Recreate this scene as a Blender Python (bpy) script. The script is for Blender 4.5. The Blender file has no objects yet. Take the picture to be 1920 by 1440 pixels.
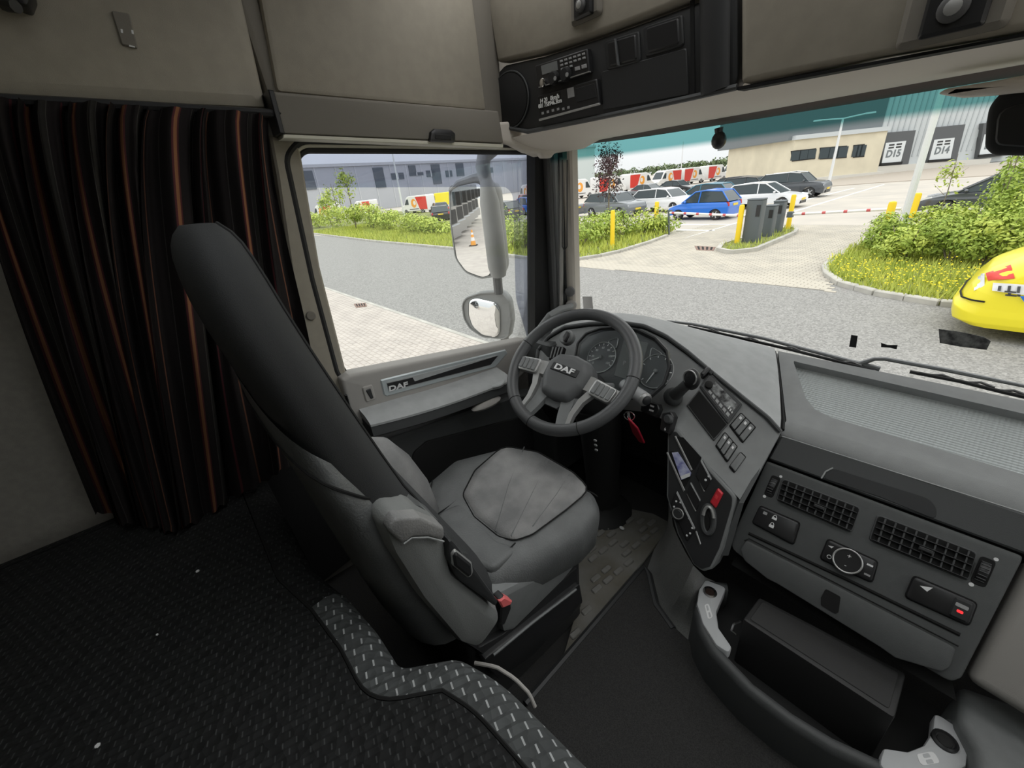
import bpy, bmesh, math, random
from mathutils import Vector as Vec, Matrix
from mathutils.geometry import tessellate_polygon
R = random.Random(7)
S = bpy.context.scene
COL = S.collection
H = 2.7                       # height of the eye above the ground; cab floor lies 1.35 m above the ground
# ------------------------------------------------------------------ camera (f = 770 px on a 1920 px wide frame)
F = 770.0
CX = Vec((0.65096775, 0.27827039, -0.7062624)); CY = Vec((0.75367263, -0.34803354, 0.55753944)); CZ = Vec((-0.09065629, -0.89523084, -0.43628338))
def ray(px, py):
    d = Vec((px - 960.0, py - 720.0, F))
    return Vec((CX.dot(d), CY.dot(d), CZ.dot(d)))
cd = bpy.data.cameras.new('camera'); cam = bpy.data.objects.new('camera', cd); COL.objects.link(cam)
cd.sensor_width = 36.0; cd.lens = F / 1920.0 * 36.0; cd.clip_start = 0.02; cd.clip_end = 2000
cam.matrix_world = Matrix(((CX.x, -CX.y, -CX.z, 0), (CY.x, -CY.y, -CY.z, 0), (CZ.x, -CZ.y, -CZ.z, H), (0, 0, 0, 1)))
S.camera = cam
# ------------------------------------------------------------------ overcast sky, brighter overhead, white at the horizon
W = bpy.data.worlds.new('overcast_sky'); S.world = W; W.use_nodes = True
nt = W.node_tree; nt.nodes.clear()
wo = nt.nodes.new('ShaderNodeOutputWorld'); bg = nt.nodes.new('ShaderNodeBackground')
tc = nt.nodes.new('ShaderNodeTexCoord'); sp = nt.nodes.new('ShaderNodeSeparateXYZ'); rp = nt.nodes.new('ShaderNodeValToRGB')
nz = nt.nodes.new('ShaderNodeTexNoise'); nz.inputs['Scale'].default_value = 2.2; nz.inputs['Detail'].default_value = 4
mx = nt.nodes.new('ShaderNodeMixRGB'); mx.blend_type = 'MULTIPLY'; mx.inputs[0].default_value = 0.12
nt.links.new(tc.outputs['Generated'], sp.inputs[0]); nt.links.new(sp.outputs['Z'], rp.inputs[0])
rp.color_ramp.elements[0].position = 0.0; rp.color_ramp.elements[0].color = (0.93, 0.945, 0.955, 1)
rp.color_ramp.elements[1].position = 1.0; rp.color_ramp.elements[1].color = (2.55, 2.55, 2.53, 1)
nt.links.new(rp.outputs[0], mx.inputs[1]); nt.links.new(tc.outputs['Generated'], nz.inputs['Vector']); nt.links.new(nz.outputs['Fac'], mx.inputs[2])
nt.links.new(mx.outputs[0], bg.inputs['Color']); bg.inputs['Strength'].default_value = 1.0
nt.links.new(bg.outputs[0], wo.inputs['Surface'])
vs = S.view_settings; vs.view_transform = 'Standard'; vs.look = 'None'; vs.gamma = 1.0; vs.use_curve_mapping = False; vs.exposure = 0.12
S.cycles.max_bounces = 12; S.cycles.diffuse_bounces = 6; S.cycles.transparent_max_bounces = 16; S.cycles.glossy_bounces = 4

# ------------------------------------------------------------------ materials
MATS = {}
def mat(name, col, rough=0.6, metal=0.0, spec=0.5, bump=0.0, bscale=200.0, var=0.0, vscale=8.0, emit=None, estr=0.0, coat=0.0, col2=None, det=4.0):
    m = bpy.data.materials.new(name); m.use_nodes = True; n = m.node_tree.nodes; l = m.node_tree.links
    b = n['Principled BSDF']; b.inputs['Base Color'].default_value = (*col, 1); b.inputs['Roughness'].default_value = rough
    b.inputs['Metallic'].default_value = metal; b.inputs['Specular IOR Level'].default_value = spec
    if coat: b.inputs['Coat Weight'].default_value = coat; b.inputs['Coat Roughness'].default_value = 0.05
    if emit: b.inputs['Emission Color'].default_value = (*emit, 1); b.inputs['Emission Strength'].default_value = estr
    t = n.new('ShaderNodeTexCoord')
    if bump:
        a = n.new('ShaderNodeTexNoise'); a.inputs['Scale'].default_value = bscale; a.inputs['Detail'].default_value = det
        bm_ = n.new('ShaderNodeBump'); bm_.inputs['Strength'].default_value = bump; bm_.inputs['Distance'].default_value = 0.002
        l.new(t.outputs['Object'], a.inputs['Vector']); l.new(a.outputs['Fac'], bm_.inputs['Height']); l.new(bm_.outputs['Normal'], b.inputs['Normal'])
    if var or col2:
        a = n.new('ShaderNodeTexNoise'); a.inputs['Scale'].default_value = vscale; a.inputs['Detail'].default_value = 5
        r = n.new('ShaderNodeValToRGB'); c2 = col2 or tuple(min(1, c * (1 + var)) for c in col); c1 = col if col2 else tuple(c * (1 - var) for c in col)
        r.color_ramp.elements[0].position = 0.35; r.color_ramp.elements[1].position = 0.65
        r.color_ramp.elements[0].color = (*c1, 1); r.color_ramp.elements[1].color = (*c2, 1)
        l.new(t.outputs['Object'], a.inputs['Vector']); l.new(a.outputs['Fac'], r.inputs[0]); l.new(r.outputs[0], b.inputs['Base Color'])
    MATS[name] = m; return m
def glass(name, tint=(1, 1, 1), refl=0.9, rough=0.0):
    m = bpy.data.materials.new(name); m.use_nodes = True; n = m.node_tree.nodes; l = m.node_tree.links; n.clear()
    o = n.new('ShaderNodeOutputMaterial'); t = n.new('ShaderNodeBsdfTransparent'); g = n.new('ShaderNodeBsdfGlossy'); x = n.new('ShaderNodeMixShader'); f = n.new('ShaderNodeFresnel'); mm = n.new('ShaderNodeMath')
    t.inputs[0].default_value = (*tint, 1); g.inputs['Roughness'].default_value = rough; f.inputs[0].default_value = 1.45
    mm.operation = 'MULTIPLY'; mm.inputs[1].default_value = refl
    l.new(f.outputs[0], mm.inputs[0]); l.new(mm.outputs[0], x.inputs[0]); l.new(t.outputs[0], x.inputs[1]); l.new(g.outputs[0], x.inputs[2]); l.new(x.outputs[0], o.inputs[0])
    MATS[name] = m; return m

# ------------------------------------------------------------------ geometry helpers (cab coordinates: x right, y ahead, z up, measured from the eye)
def V(*a): return Vec(a)
class Frame:
    """a flat working plane given by three points; uv() meets the sight line of a pixel with the plane"""
    def __init__(s, a, b, c):
        s.O = Vec(a); s.U = (Vec(b) - s.O).normalized(); n_ = s.U.cross(Vec(c) - s.O).normalized()
        if n_.dot(-s.O) < 0: n_ = -n_
        s.N = n_; s.V = s.N.cross(s.U).normalized()
    def p3(s, px, py, h=0.0):
        d = ray(px, py); t = (s.O + s.N * h).dot(s.N) / d.dot(s.N); return d * t
    def uv(s, px, py):
        q = s.p3(px, py) - s.O; return (q.dot(s.U), q.dot(s.V))
    def pt(s, u, v, h=0.0): return s.O + s.U * u + s.V * v + s.N * h
def on(px, py, ax, val):
    d = ray(px, py); return d * (val / d[ax])
def at(px, py, dist): return ray(px, py).normalized() * dist
def FX(x): return Frame((x, 1, 0), (x, 0, 0), (x, 0, 1)) if x > 0 else Frame((x, 0, 0), (x, 1, 0), (x, 0, 1))
def FY(y): return Frame((0, y, 0), (1, y, 0), (0, y, 1))
def FZ(z): return Frame((0, 0, z), (1, 0, z), (0, 1, z))
def area2(p): return sum(p[i][0] * p[(i + 1) % len(p)][1] - p[(i + 1) % len(p)][0] * p[i][1] for i in range(len(p))) / 2
class RP(list):
    """an outline with rounded corners that remembers its sharp corners, so that it can be offset cleanly"""
    src = None
    def __getitem__(s, k):
        q = list.__getitem__(s, k)
        if isinstance(k, slice) and k.step == -1 and s.src:
            o = RP(q); p, r, n = s.src; o.src = (p[::-1], r[::-1], n); return o
        return q
def rnd(pts, r, n=4):
    """round the corners of a 2-d outline; r is one radius or one per corner"""
    out = RP(); k = len(pts); out.src = ([tuple(q) for q in pts], list(r) if isinstance(r, (list, tuple)) else [r] * k, n)
    for i in range(k):
        ri = r[i] if isinstance(r, (list, tuple)) else r
        p = Vec(pts[i]).to_2d() if len(pts[i]) > 2 else Vec(pts[i]); a = Vec(pts[i - 1]) - p; b = Vec(pts[(i + 1) % k]) - p
        if ri <= 0: out.append(tuple(p)); continue
        la, lb = a.length, b.length; a /= la; b /= lb
        ang = math.acos(max(-1, min(1, a.dot(b)))); 
        if ang > 3.05: out.append(tuple(p)); continue
        d = min(ri / math.tan(ang / 2), la * .48, lb * .48); p0 = p + a * d; p1 = p + b * d
        for j in range(n + 1):
            t = j / n; q = p0 * (1 - t) ** 2 + p * 2 * t * (1 - t) + p1 * t * t; out.append(tuple(q))
    return out
def inset(pts, d):
    if isinstance(pts, RP) and pts.src:
        p, r, n = pts.src; s = 1 if area2(p) > 0 else -1; q = inset(list(p), d); rr = []
        for i in range(len(p)):
            a = Vec(p[i]) - Vec(p[i - 1]); b = Vec(p[(i + 1) % len(p)]) - Vec(p[i]); cv = (a.x * b.y - a.y * b.x) * s > 0
            rr.append(r[i] if r[i] <= 0 else max(.002, r[i] - d if cv else r[i] + d))
        return rnd(q, rr, n)
    k = len(pts); s = 1 if area2(pts) > 0 else -1; out = []
    for i in range(k):
        p = Vec(pts[i]); a = p - Vec(pts[i - 1]); b = Vec(pts[(i + 1) % k]) - p
        if a.length < 1e-9: a = b
        if b.length < 1e-9: b = a
        if a.length < 1e-9: out.append(tuple(p)); continue
        a.normalize(); b.normalize(); na = Vec((-a.y, a.x)) * s; nb = Vec((-b.y, b.x)) * s; m = na + nb
        if m.length < 1e-6: out.append(tuple(p)); continue
        m.normalize(); c = max(0.35, m.dot(na)); out.append(tuple(p + m * (d / c)))
    return out
def rect(u0, u1, v0, v1): return [(u0, v0), (u1, v0), (u1, v1), (u0, v1)]
def circ(u, v, r, n=24, ry=None, a0=0): return [(u + r * math.cos(a0 + 2 * math.pi * i / n), v + (ry or r) * math.sin(a0 + 2 * math.pi * i / n)) for i in range(n)]
class MB:
    def __init__(s): s.v = []; s.f = []; s.uvs = None
    def add(s, vs, fs):
        k = len(s.v); s.v += [Vec(q) for q in vs]; s.f += [tuple(i + k for i in f_) for f_ in fs]; return s
    def loops(s, L, cap0=True, cap1=True, closed=True):
        """skin a list of loops with equal counts"""
        k = len(L[0]); vs = [q for lp in L for q in lp]; fs = []
        for i in range(len(L) - 1):
            for j in range(k if closed else k - 1):
                j2 = (j + 1) % k; fs.append((i * k + j, i * k + j2, (i + 1) * k + j2, (i + 1) * k + j))
        if closed and cap0: fs.append(tuple(range(k))[::-1])
        if closed and cap1: fs.append(tuple((len(L) - 1) * k + j for j in range(k)))
        return s.add(vs, fs)
    def plate(s, fr, uv, h0, h1, ch=0.0, holes=None, steps=1):
        """outline on a frame, thick from h0 to h1 (towards the room), its front edge eased by ch"""
        if area2(uv) < 0: uv = uv[::-1]
        if holes:
            hs = [h[::-1] if area2(h) > 0 else h for h in holes]; rings = [uv] + hs; n0 = []
            for lvl in (h0, h1):
                for rg in rings: n0 += [fr.pt(a, b, lvl) for a, b in rg]
            tot = sum(len(x) for x in rings); tri = tessellate_polygon([[Vec((a, b, 0)) for a, b in rg] for rg in rings]); flat = [q for rg in rings for q in rg]; fs = []
            for t in tri:
                A = area2([flat[i] for i in t]); t = t if A > 0 else t[::-1]
                fs.append(tuple(i + tot for i in t)); fs.append(tuple(t[::-1]))
            b0 = 0
            for rg in rings:
                k = len(rg)
                for j in range(k): fs.append((b0 + j, b0 + (j + 1) % k, tot + b0 + (j + 1) % k, tot + b0 + j))
                b0 += k
            return s.add(n0, fs)
        L = [[fr.pt(a, b, h0) for a, b in uv]]
        if ch > 0:
            L.append([fr.pt(a, b, h1 - ch) for a, b in uv])
            for i in range(1, steps + 1):
                t = i / steps * math.pi / 2; q = inset(uv, ch * (1 - math.cos(t))); L.append([fr.pt(a, b, h1 - ch + ch * math.sin(t)) for a, b in q])
        else: L.append([fr.pt(a, b, h1) for a, b in uv])
        return s.loops(L)
    def box(s, x0, x1, y0, y1, z0, z1, ch=0.0, r=0.0):
        fr = Frame((0, 0, 0), (1, 0, 0), (0, 1, 0)); fr.O = Vec((0, 0, 0)); fr.U = Vec((1, 0, 0)); fr.V = Vec((0, 1, 0)); fr.N = Vec((0, 0, 1))
        uv = rect(x0, x1, y0, y1); uv = rnd(uv, r, 3) if r else uv
        return s.plate(fr, uv, z0, z1, ch)
    def tube(s, pts, r, seg=10, closed=False, caps=True, up=None, flat=1.0):
        P = [Vec(p) for p in pts]; k = len(P); L = []; prev = None
        for i in range(k):
            a = P[i - 1] if (i or closed) else P[0]; b = P[(i + 1) % k] if (i < k - 1 or closed) else P[-1]
            t = (b - a).normalized()
            if prev is None:
                g = Vec(up) if up else (Vec((0, 0, 1)) if abs(t.z) < .9 else Vec((1, 0, 0)))
            else: g = prev
            n_ = (g - t * g.dot(t)).normalized(); b_ = t.cross(n_); prev = n_
            ri = r[i] if isinstance(r, (list, tuple)) else r
            L.append([P[i] + (n_ * math.cos(2 * math.pi * j / seg) + b_ * math.sin(2 * math.pi * j / seg) * flat) * ri for j in range(seg)])
        if closed: L.append(L[0]); return s.loops(L, False, False)
        return s.loops(L, caps, caps)
    def lathe(s, c, ax, prof, seg=20):
        """prof: list of (radius, height along ax)"""
        ax = Vec(ax).normalized(); c = Vec(c); u = ax.orthogonal().normalized(); w = ax.cross(u)
        L = [[c + ax * h + (u * math.cos(2 * math.pi * j / seg) + w * math.sin(2 * math.pi * j / seg)) * max(r_, 1e-5) for j in range(seg)] for r_, h in prof]
        return s.loops(L)
    def ell(s, c, rx, ry, rz, nu=14, nv=8):
        c = Vec(c); L = []
        for i in range(nv + 1):
            t = math.pi * i / nv; L.append([c + Vec((rx * max(math.sin(t), 1e-4) * math.cos(2 * math.pi * j / nu), ry * max(math.sin(t), 1e-4) * math.sin(2 * math.pi * j / nu), -rz * math.cos(t))) for j in range(nu)])
        return s.loops(L)
    def grid(s, fn, nu, nv):
        vs = [fn(i / nu, j / nv) for j in range(nv + 1) for i in range(nu + 1)]; fs = []
        for j in range(nv):
            for i in range(nu):
                a = j * (nu + 1) + i; fs.append((a, a + 1, a + nu + 2, a + nu + 1))
        k = len(s.v); s.add(vs, fs)
        s.uvs = s.uvs or {}
        for j in range(nv + 1):
            for i in range(nu + 1): s.uvs[k + j * (nu + 1) + i] = (i / nu, j / nv)
        return s
    def text(s, fr, txt, u, v, size, h0, h1, ang=0.0, sx=1.0, bold=0.0):
        tl, pol = text_outline(txt, bold); k = Vec((math.cos(ang), math.sin(ang))); q = Vec((-math.sin(ang), math.cos(ang)))
        def m(p, h): w = k * (p[0] * size * sx) + q * (p[1] * size); return fr.pt(u + w.x, v + w.y, h)
        n_ = len(tl); vs = [m(p, h1) for p in tl] + [m(p, h0) for p in tl]; fs = [tuple(f_) for f_ in pol]
        cnt = {}
        for f_ in pol:
            for i in range(len(f_)):
                e = (f_[i], f_[(i + 1) % len(f_)]); cnt[e] = 1
        for (a, b) in cnt:
            if (b, a) not in cnt: fs.append((b, a, a + n_, b + n_))
        return s.add(vs, fs)
    def build(s, name, m, parent=None, smooth=35, base=None, **kw):
        me = bpy.data.meshes.new(name)
        ws = [q + Vec((0, 0, H)) for q in s.v]
        if parent is not None: b0 = Vec(parent['_b'])
        elif base is not None: b0 = Vec(base) + Vec((0, 0, H))
        else:
            lo = [min(q[i] for q in ws) for i in range(3)]; hi = [max(q[i] for q in ws) for i in range(3)]; b0 = Vec(((lo[0] + hi[0]) / 2, (lo[1] + hi[1]) / 2, lo[2]))
        me.from_pydata([q - b0 for q in ws], [], s.f); me.validate()
        if s.uvs:
            ul = me.uv_layers.new(name='UVMap')
            for lp in me.loops: ul.data[lp.index].uv = s.uvs.get(lp.vertex_index, (0, 0))
        bm = bmesh.new(); bm.from_mesh(me); bmesh.ops.remove_doubles(bm, verts=bm.verts, dist=1e-6)
        if kw.pop('fixn', True): bmesh.ops.recalc_face_normals(bm, faces=bm.faces)
        bm.to_mesh(me); bm.free()
        if smooth:
            me.polygons.foreach_set('use_smooth', [True] * len(me.polygons)); me.set_sharp_from_angle(angle=math.radians(smooth))
        mm = MATS[m] if isinstance(m, str) else m; me.materials.append(mm)
        o = bpy.data.objects.new(name, me); COL.objects.link(o); o['_b'] = tuple(b0)
        if parent is not None: o.parent = parent
        else: o.location = b0
        for k_, v_ in kw.items(): o[k_] = v_
        return o
_TX = {}
def text_outline(t, bold=0.0):
    if (t, bold) in _TX: return _TX[(t, bold)]
    c = bpy.data.curves.new('t', 'FONT'); c.body = t; c.size = 1.0; c.align_x = 'CENTER'; c.align_y = 'CENTER'; c.resolution_u = 3; c.offset = bold
    o = bpy.data.objects.new('t', c); COL.objects.link(o); dg = bpy.context.evaluated_depsgraph_get(); me = bpy.data.meshes.new_from_object(o.evaluated_get(dg))
    r_ = ([(q.co.x, q.co.y) for q in me.vertices], [tuple(p.vertices) for p in me.polygons])
    bpy.data.objects.remove(o); bpy.data.curves.remove(c); bpy.data.meshes.remove(me); _TX[(t, bold)] = r_; return r_
def thing(name, base, label, cat, group=None):
    o = bpy.data.objects.new(name, None); COL.objects.link(o); o.empty_display_size = 0.1
    b = Vec(base) + Vec((0, 0, H)); o.location = b; o['_b'] = tuple(b); o['label'] = label; o['category'] = cat
    if group: o['group'] = group
    return o
def tag(o, label, cat, group=None):
    o['label'] = label; o['category'] = cat
    if group: o['group'] = group
    return o
def struct(o): o['kind'] = 'structure'; return o
def copy_tree(o, parent=None, loc=None, rotz=None):
    c = o.copy(); COL.objects.link(c); c.parent = parent
    if parent is None and loc is not None: c.location = loc
    if rotz is not None: c.rotation_euler[2] = rotz
    for ch in list(o.children): copy_tree(ch, c)
    return c
def arc(c, r, a0, a1, n, ry=None): return [(c[0] + r * math.cos(math.radians(a0 + (a1 - a0) * i / n)), c[1] + (ry or r) * math.sin(math.radians(a0 + (a1 - a0) * i / n))) for i in range(n + 1)]
def lerp(a, b, t): return a + (b - a) * t
def interp(tbl, x):
    """smooth piecewise interpolation in a table of (x, y...)"""
    if x <= tbl[0][0]: return tbl[0][1:]
    for a, b in zip(tbl, tbl[1:]):
        if x <= b[0]:
            t = (x - a[0]) / (b[0] - a[0]); t = t * t * (3 - 2 * t); return tuple(lerp(p, q, t) for p, q in zip(a[1:], b[1:]))
    return tbl[-1][1:]
# ------------------------------------------------------------------ palette
mat('beige', (0.36, 0.328, 0.268), 0.85, bump=0.25, bscale=900, var=0.04, vscale=30)
mat('beige_dark', (0.22, 0.202, 0.172), 0.85, bump=0.2, bscale=900)
mat('beige_light', (0.66, 0.61, 0.54), 0.7, bump=0.15, bscale=900)
mat('wall_felt', (0.33, 0.312, 0.282), 0.95, bump=0.4, bscale=500, var=0.06, vscale=60)
mat('cream', (0.62, 0.60, 0.50), 0.5)
mat('taupe', (0.42, 0.40, 0.375), 0.7, bump=0.2, bscale=900)
mat('dash_top', (0.42, 0.43, 0.43), 0.75, bump=0.3, bscale=900, var=0.05, vscale=25)
mat('dash', (0.20, 0.207, 0.207), 0.65, bump=0.25, bscale=900, var=0.04, vscale=40)
mat('dash_roll', (0.27, 0.277, 0.277), 0.7, bump=0.3, bscale=900, var=0.05, vscale=25)
mat('panel_grey', (0.088, 0.092, 0.092), 0.62, bump=0.25, bscale=900, var=0.04, vscale=40)
mat('dash_dark', (0.070, 0.073, 0.074), 0.6, bump=0.25, bscale=900)
mat('dash_black', (0.028, 0.029, 0.030), 0.5, bump=0.1, bscale=900)
mat('gap', (0.006, 0.006, 0.006), 0.9)
mat('black_plastic', (0.020, 0.020, 0.021), 0.38)
mat('black_matt', (0.016, 0.016, 0.016), 0.85)
mat('rubber', (0.022, 0.022, 0.022), 0.7)
mat('chrome', (0.75, 0.75, 0.75), 0.18, metal=1.0)
mat('silver', (0.46, 0.46, 0.45), 0.38, metal=0.55)
mat('silver_light', (0.55, 0.60, 0.61), 0.35, metal=0.3)
mat('white_print', (0.80, 0.80, 0.80), 0.6)
mat('grey_print', (0.36, 0.36, 0.36), 0.6)
mat('red_plastic', (0.62, 0.03, 0.045), 0.35)
mat('red_bright', (0.80, 0.06, 0.07), 0.4)
mat('red_lamp', (0.6, 0.02, 0.02), 0.3, emit=(1.0, 0.05, 0.06), estr=0.8)
mat('leather', (0.12, 0.124, 0.124), 0.40, bump=0.55, bscale=260, var=0.12, vscale=14)
mat('leather_worn', (0.15, 0.15, 0.15), 0.42, bump=0.5, bscale=300, col2=(0.27, 0.265, 0.26), vscale=9)
mat('seat_cloth', (0.030, 0.031, 0.032), 0.85, bump=0.3, bscale=700)
mat('armrest_grey', (0.19, 0.195, 0.19), 0.6, bump=0.35, bscale=500)
mat('carpet', (0.040, 0.039, 0.038), 0.98, bump=1.0, bscale=900, var=0.3, vscale=400)
mat('floor_rubber', (0.21, 0.205, 0.19), 0.6, bump=0.4, bscale=300, col2=(0.13, 0.118, 0.09), vscale=7)
mat('kick_grey', (0.22, 0.22, 0.213), 0.36, bump=0.6, bscale=500, var=0.15, vscale=300)
mat('pad_grey', (0.50, 0.51, 0.52), 0.6, bump=0.15, bscale=900)
mat('box_black', (0.022, 0.022, 0.022), 0.55, bump=0.2, bscale=400)
mat('screen_dark', (0.012, 0.013, 0.014), 0.12)
mat('lcd', (0.20, 0.21, 0.21), 0.2)
mat('mirror', (0.92, 0.93, 0.93), 0.015, metal=1.0)
mat('mirror_housing', (0.28, 0.285, 0.28), 0.55, bump=0.15, bscale=600)
mat('mirror_dark', (0.10, 0.10, 0.10), 0.5)
mat('body_paint', (0.55, 0.55, 0.53), 0.3, coat=0.5)
mat('gauge_face', (0.10, 0.105, 0.108), 0.45)
mat('gauge_ring', (0.42, 0.43, 0.43), 0.3, metal=0.5)
glass('window_glass', (0.97, 0.985, 0.98), 0.5)
glass('deflector_tint', (0.72, 0.74, 0.81), 0.6)
glass('cluster_glass', (0.95, 0.96, 0.96), 0.3, 0.15)
glass('added_hatch_glass', (0.9, 0.92, 0.92), 0.5)
# windscreen glass with a green shade band along its top
m = glass('windscreen_glass', (0.97, 0.985, 0.98), 0.45); n = m.node_tree.nodes; l = m.node_tree.links
tcn = n.new('ShaderNodeUVMap'); se = n.new('ShaderNodeSeparateXYZ'); rr = n.new('ShaderNodeValToRGB')
l.new(tcn.outputs[0], se.inputs[0]); l.new(se.outputs['Y'], rr.inputs[0])
rr.color_ramp.elements[0].position = 0.885; rr.color_ramp.elements[0].color = (0.97, 0.985, 0.98, 1)
rr.color_ramp.elements[1].position = 0.905; rr.color_ramp.elements[1].color = (0.17, 0.42, 0.42, 1)
l.new(rr.outputs[0], [q for q in n if q.type == 'BSDF_TRANSPARENT'][0].inputs[0])
# curtain: dark cloth with rust, plum and pale stripes across its width
def curtain_mat():
    m = bpy.data.materials.new('curtain_cloth'); m.use_nodes = True; n = m.node_tree.nodes; l = m.node_tree.links; b = n['Principled BSDF']; b.inputs['Roughness'].default_value = 0.95; b.inputs['Specular IOR Level'].default_value = 0.1
    u = n.new('ShaderNodeUVMap'); s = n.new('ShaderNodeSeparateXYZ'); l.new(u.outputs[0], s.inputs[0])
    a = n.new('ShaderNodeMath'); a.operation = 'MULTIPLY'; a.inputs[1].default_value = 6.0; l.new(s.outputs['X'], a.inputs[0])
    fr = n.new('ShaderNodeMath'); fr.operation = 'FRACT'; l.new(a.outputs[0], fr.inputs[0])
    r = n.new('ShaderNodeValToRGB'); r.color_ramp.interpolation = 'CONSTANT'; e = r.color_ramp.elements
    base = (0.020, 0.017, 0.017, 1)
    st = [(0, base), (.08, (.055, .05, .048, 1)), (.086, base), (.20, (.085, .028, .030, 1)), (.225, (.25, .115, .060, 1)), (.265, (.085, .028, .030, 1)), (.285, base), (.42, (.075, .07, .065, 1)), (.427, (.028, .026, .024, 1)), (.50, (.075, .07, .065, 1)), (.507, base), (.68, (.085, .026, .030, 1)), (.705, base), (.86, (.15, .07, .045, 1)), (.88, base)]
    e[0].position, e[0].color = st[0]; e[1].position, e[1].color = st[1]
    for p, c in st[2:]: q = e.new(p); q.color = c
    l.new(fr.outputs[0], r.inputs[0]); l.new(r.outputs[0], b.inputs['Base Color'])
    t = n.new('ShaderNodeTexNoise'); t.inputs['Scale'].default_value = 600; bp = n.new('ShaderNodeBump'); bp.inputs['Strength'].default_value = 0.4; bp.inputs['Distance'].default_value = .002
    l.new(t.outputs['Fac'], bp.inputs['Height']); l.new(bp.outputs[0], b.inputs['Normal']); MATS['curtain'] = m
curtain_mat()
# black bunk fabric: woven relief and short pale dashes
def bunk_mat(name, dash, base, cell=0.022):
    m = bpy.data.materials.new(name); m.use_nodes = True; n = m.node_tree.nodes; l = m.node_tree.links; b = n['Principled BSDF']; b.inputs['Roughness'].default_value = 0.9; b.inputs['Specular IOR Level'].default_value = 0.25
    t = n.new('ShaderNodeTexCoord'); mp = n.new('ShaderNodeMapping'); mp.inputs['Rotation'].default_value = (0, 0, math.radians(105)); l.new(t.outputs['Object'], mp.inputs[0])
    br = n.new('ShaderNodeTexBrick'); br.inputs['Scale'].default_value = 1.0; br.inputs['Brick Width'].default_value = cell; br.inputs['Row Height'].default_value = cell * .62; br.inputs['Mortar Size'].default_value = cell * 0.055
    br.inputs['Color1'].default_value = (*base, 1); br.inputs['Color2'].default_value = tuple(c * 1.5 for c in base) + (1,); br.inputs['Mortar'].default_value = (*dash, 1); br.offset = 0.5
    # keep only the short upright joints as dashes: cut the long joints out with a second, row-wise mask
    sx = n.new('ShaderNodeSeparateXYZ'); l.new(mp.outputs[0], sx.inputs[0]); q = n.new('ShaderNodeMath'); q.operation = 'DIVIDE'; q.inputs[1].default_value = cell * .62; l.new(sx.outputs['Y'], q.inputs[0])
    fr = n.new('ShaderNodeMath'); fr.operation = 'FRACT'; l.new(q.outputs[0], fr.inputs[0]); d = n.new('ShaderNodeMath'); d.operation = 'SUBTRACT'; d.inputs[1].default_value = .5; l.new(fr.outputs[0], d.inputs[0])
    ab = n.new('ShaderNodeMath'); ab.operation = 'ABSOLUTE'; l.new(d.outputs[0], ab.inputs[0]); gt = n.new('ShaderNodeMath'); gt.operation = 'LESS_THAN'; gt.inputs[1].default_value = .36; l.new(ab.outputs[0], gt.inputs[0])
    mx = n.new('ShaderNodeMixRGB'); mx.inputs[1].default_value = (*base, 1); l.new(gt.outputs[0], mx.inputs[0]); l.new(br.outputs['Color'], mx.inputs[2]); l.new(mx.outputs[0], b.inputs['Base Color']); l.new(mp.outputs[0], br.inputs['Vector'])
    wv = n.new('ShaderNodeTexVoronoi'); wv.inputs['Scale'].default_value = 60; l.new(mp.outputs[0], wv.inputs['Vector']); bp = n.new('ShaderNodeBump'); bp.inputs['Strength'].default_value = .9; bp.inputs['Distance'].default_value = .006; l.new(wv.outputs['Distance'], bp.inputs['Height']); l.new(bp.outputs[0], b.inputs['Normal']); MATS[name] = m
bunk_mat('bunk_top', (0.050, 0.052, 0.052), (0.0125, 0.0128, 0.0128), .018)
bunk_mat('bunk_band', (0.38, 0.39, 0.39), (0.055, 0.058, 0.058), 0.026)

# ================================================================== the cab shell
FLZ = -1.35; XL = -1.42; XR = 0.98; YR = -0.80; YF = 1.70; ZT = 0.78
struct(MB().box(XL - .03, XR + .03, YR, YF + .05, FLZ - .06, FLZ).build('floor', 'carpet'))
o = MB().plate(FZ(ZT), rect(XL - .04, XR + .04, YR, YF), -.04, 0, holes=[rect(-.75, .35, -.55, .25)]).build('ceiling', 'beige'); struct(o)
fr_ = MB().plate(FZ(ZT), rect(-.80, .40, -.60, .30), 0.001, .025, holes=[rect(-.75, .35, -.55, .25)]).build('window_frame', 'black_matt', o)
MB().plate(FZ(ZT + .03), rect(-.78, .38, -.58, .28), -.006, 0).build('added_hatch_pane', 'added_hatch_glass', o)  # unseen roof hatch, added to let sky light brighten the cab
struct(MB().plate(FY(YR), rect(XL, XR, FLZ, ZT), -.04, 0).build('wall_rear', 'wall_felt'))
fw = FX(XL)
# wall_left with an opening where the driver's window is
wl = struct(MB().plate(fw, rect(YR, 1.50, FLZ, ZT), -.04, 0, holes=[rect(.36, 1.36, -.70, .17)]).build('wall_left', 'wall_felt'))
wr = struct(MB().plate(FX(XR), [(1 - y, z) for y, z in rect(YR, 1.5, FLZ, ZT)], -.04, 0, holes=[[(1 - y, z) for y, z in rect(.36, 1.36, -.60, .17)]]).build('wall_right', 'wall_felt'))
MB().plate(FX(XR + .02), [(1 - y, z) for y, z in rect(.34, 1.38, -.62, .19)], -.005, 0).build('window_pane', 'window_glass', wr)
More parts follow.
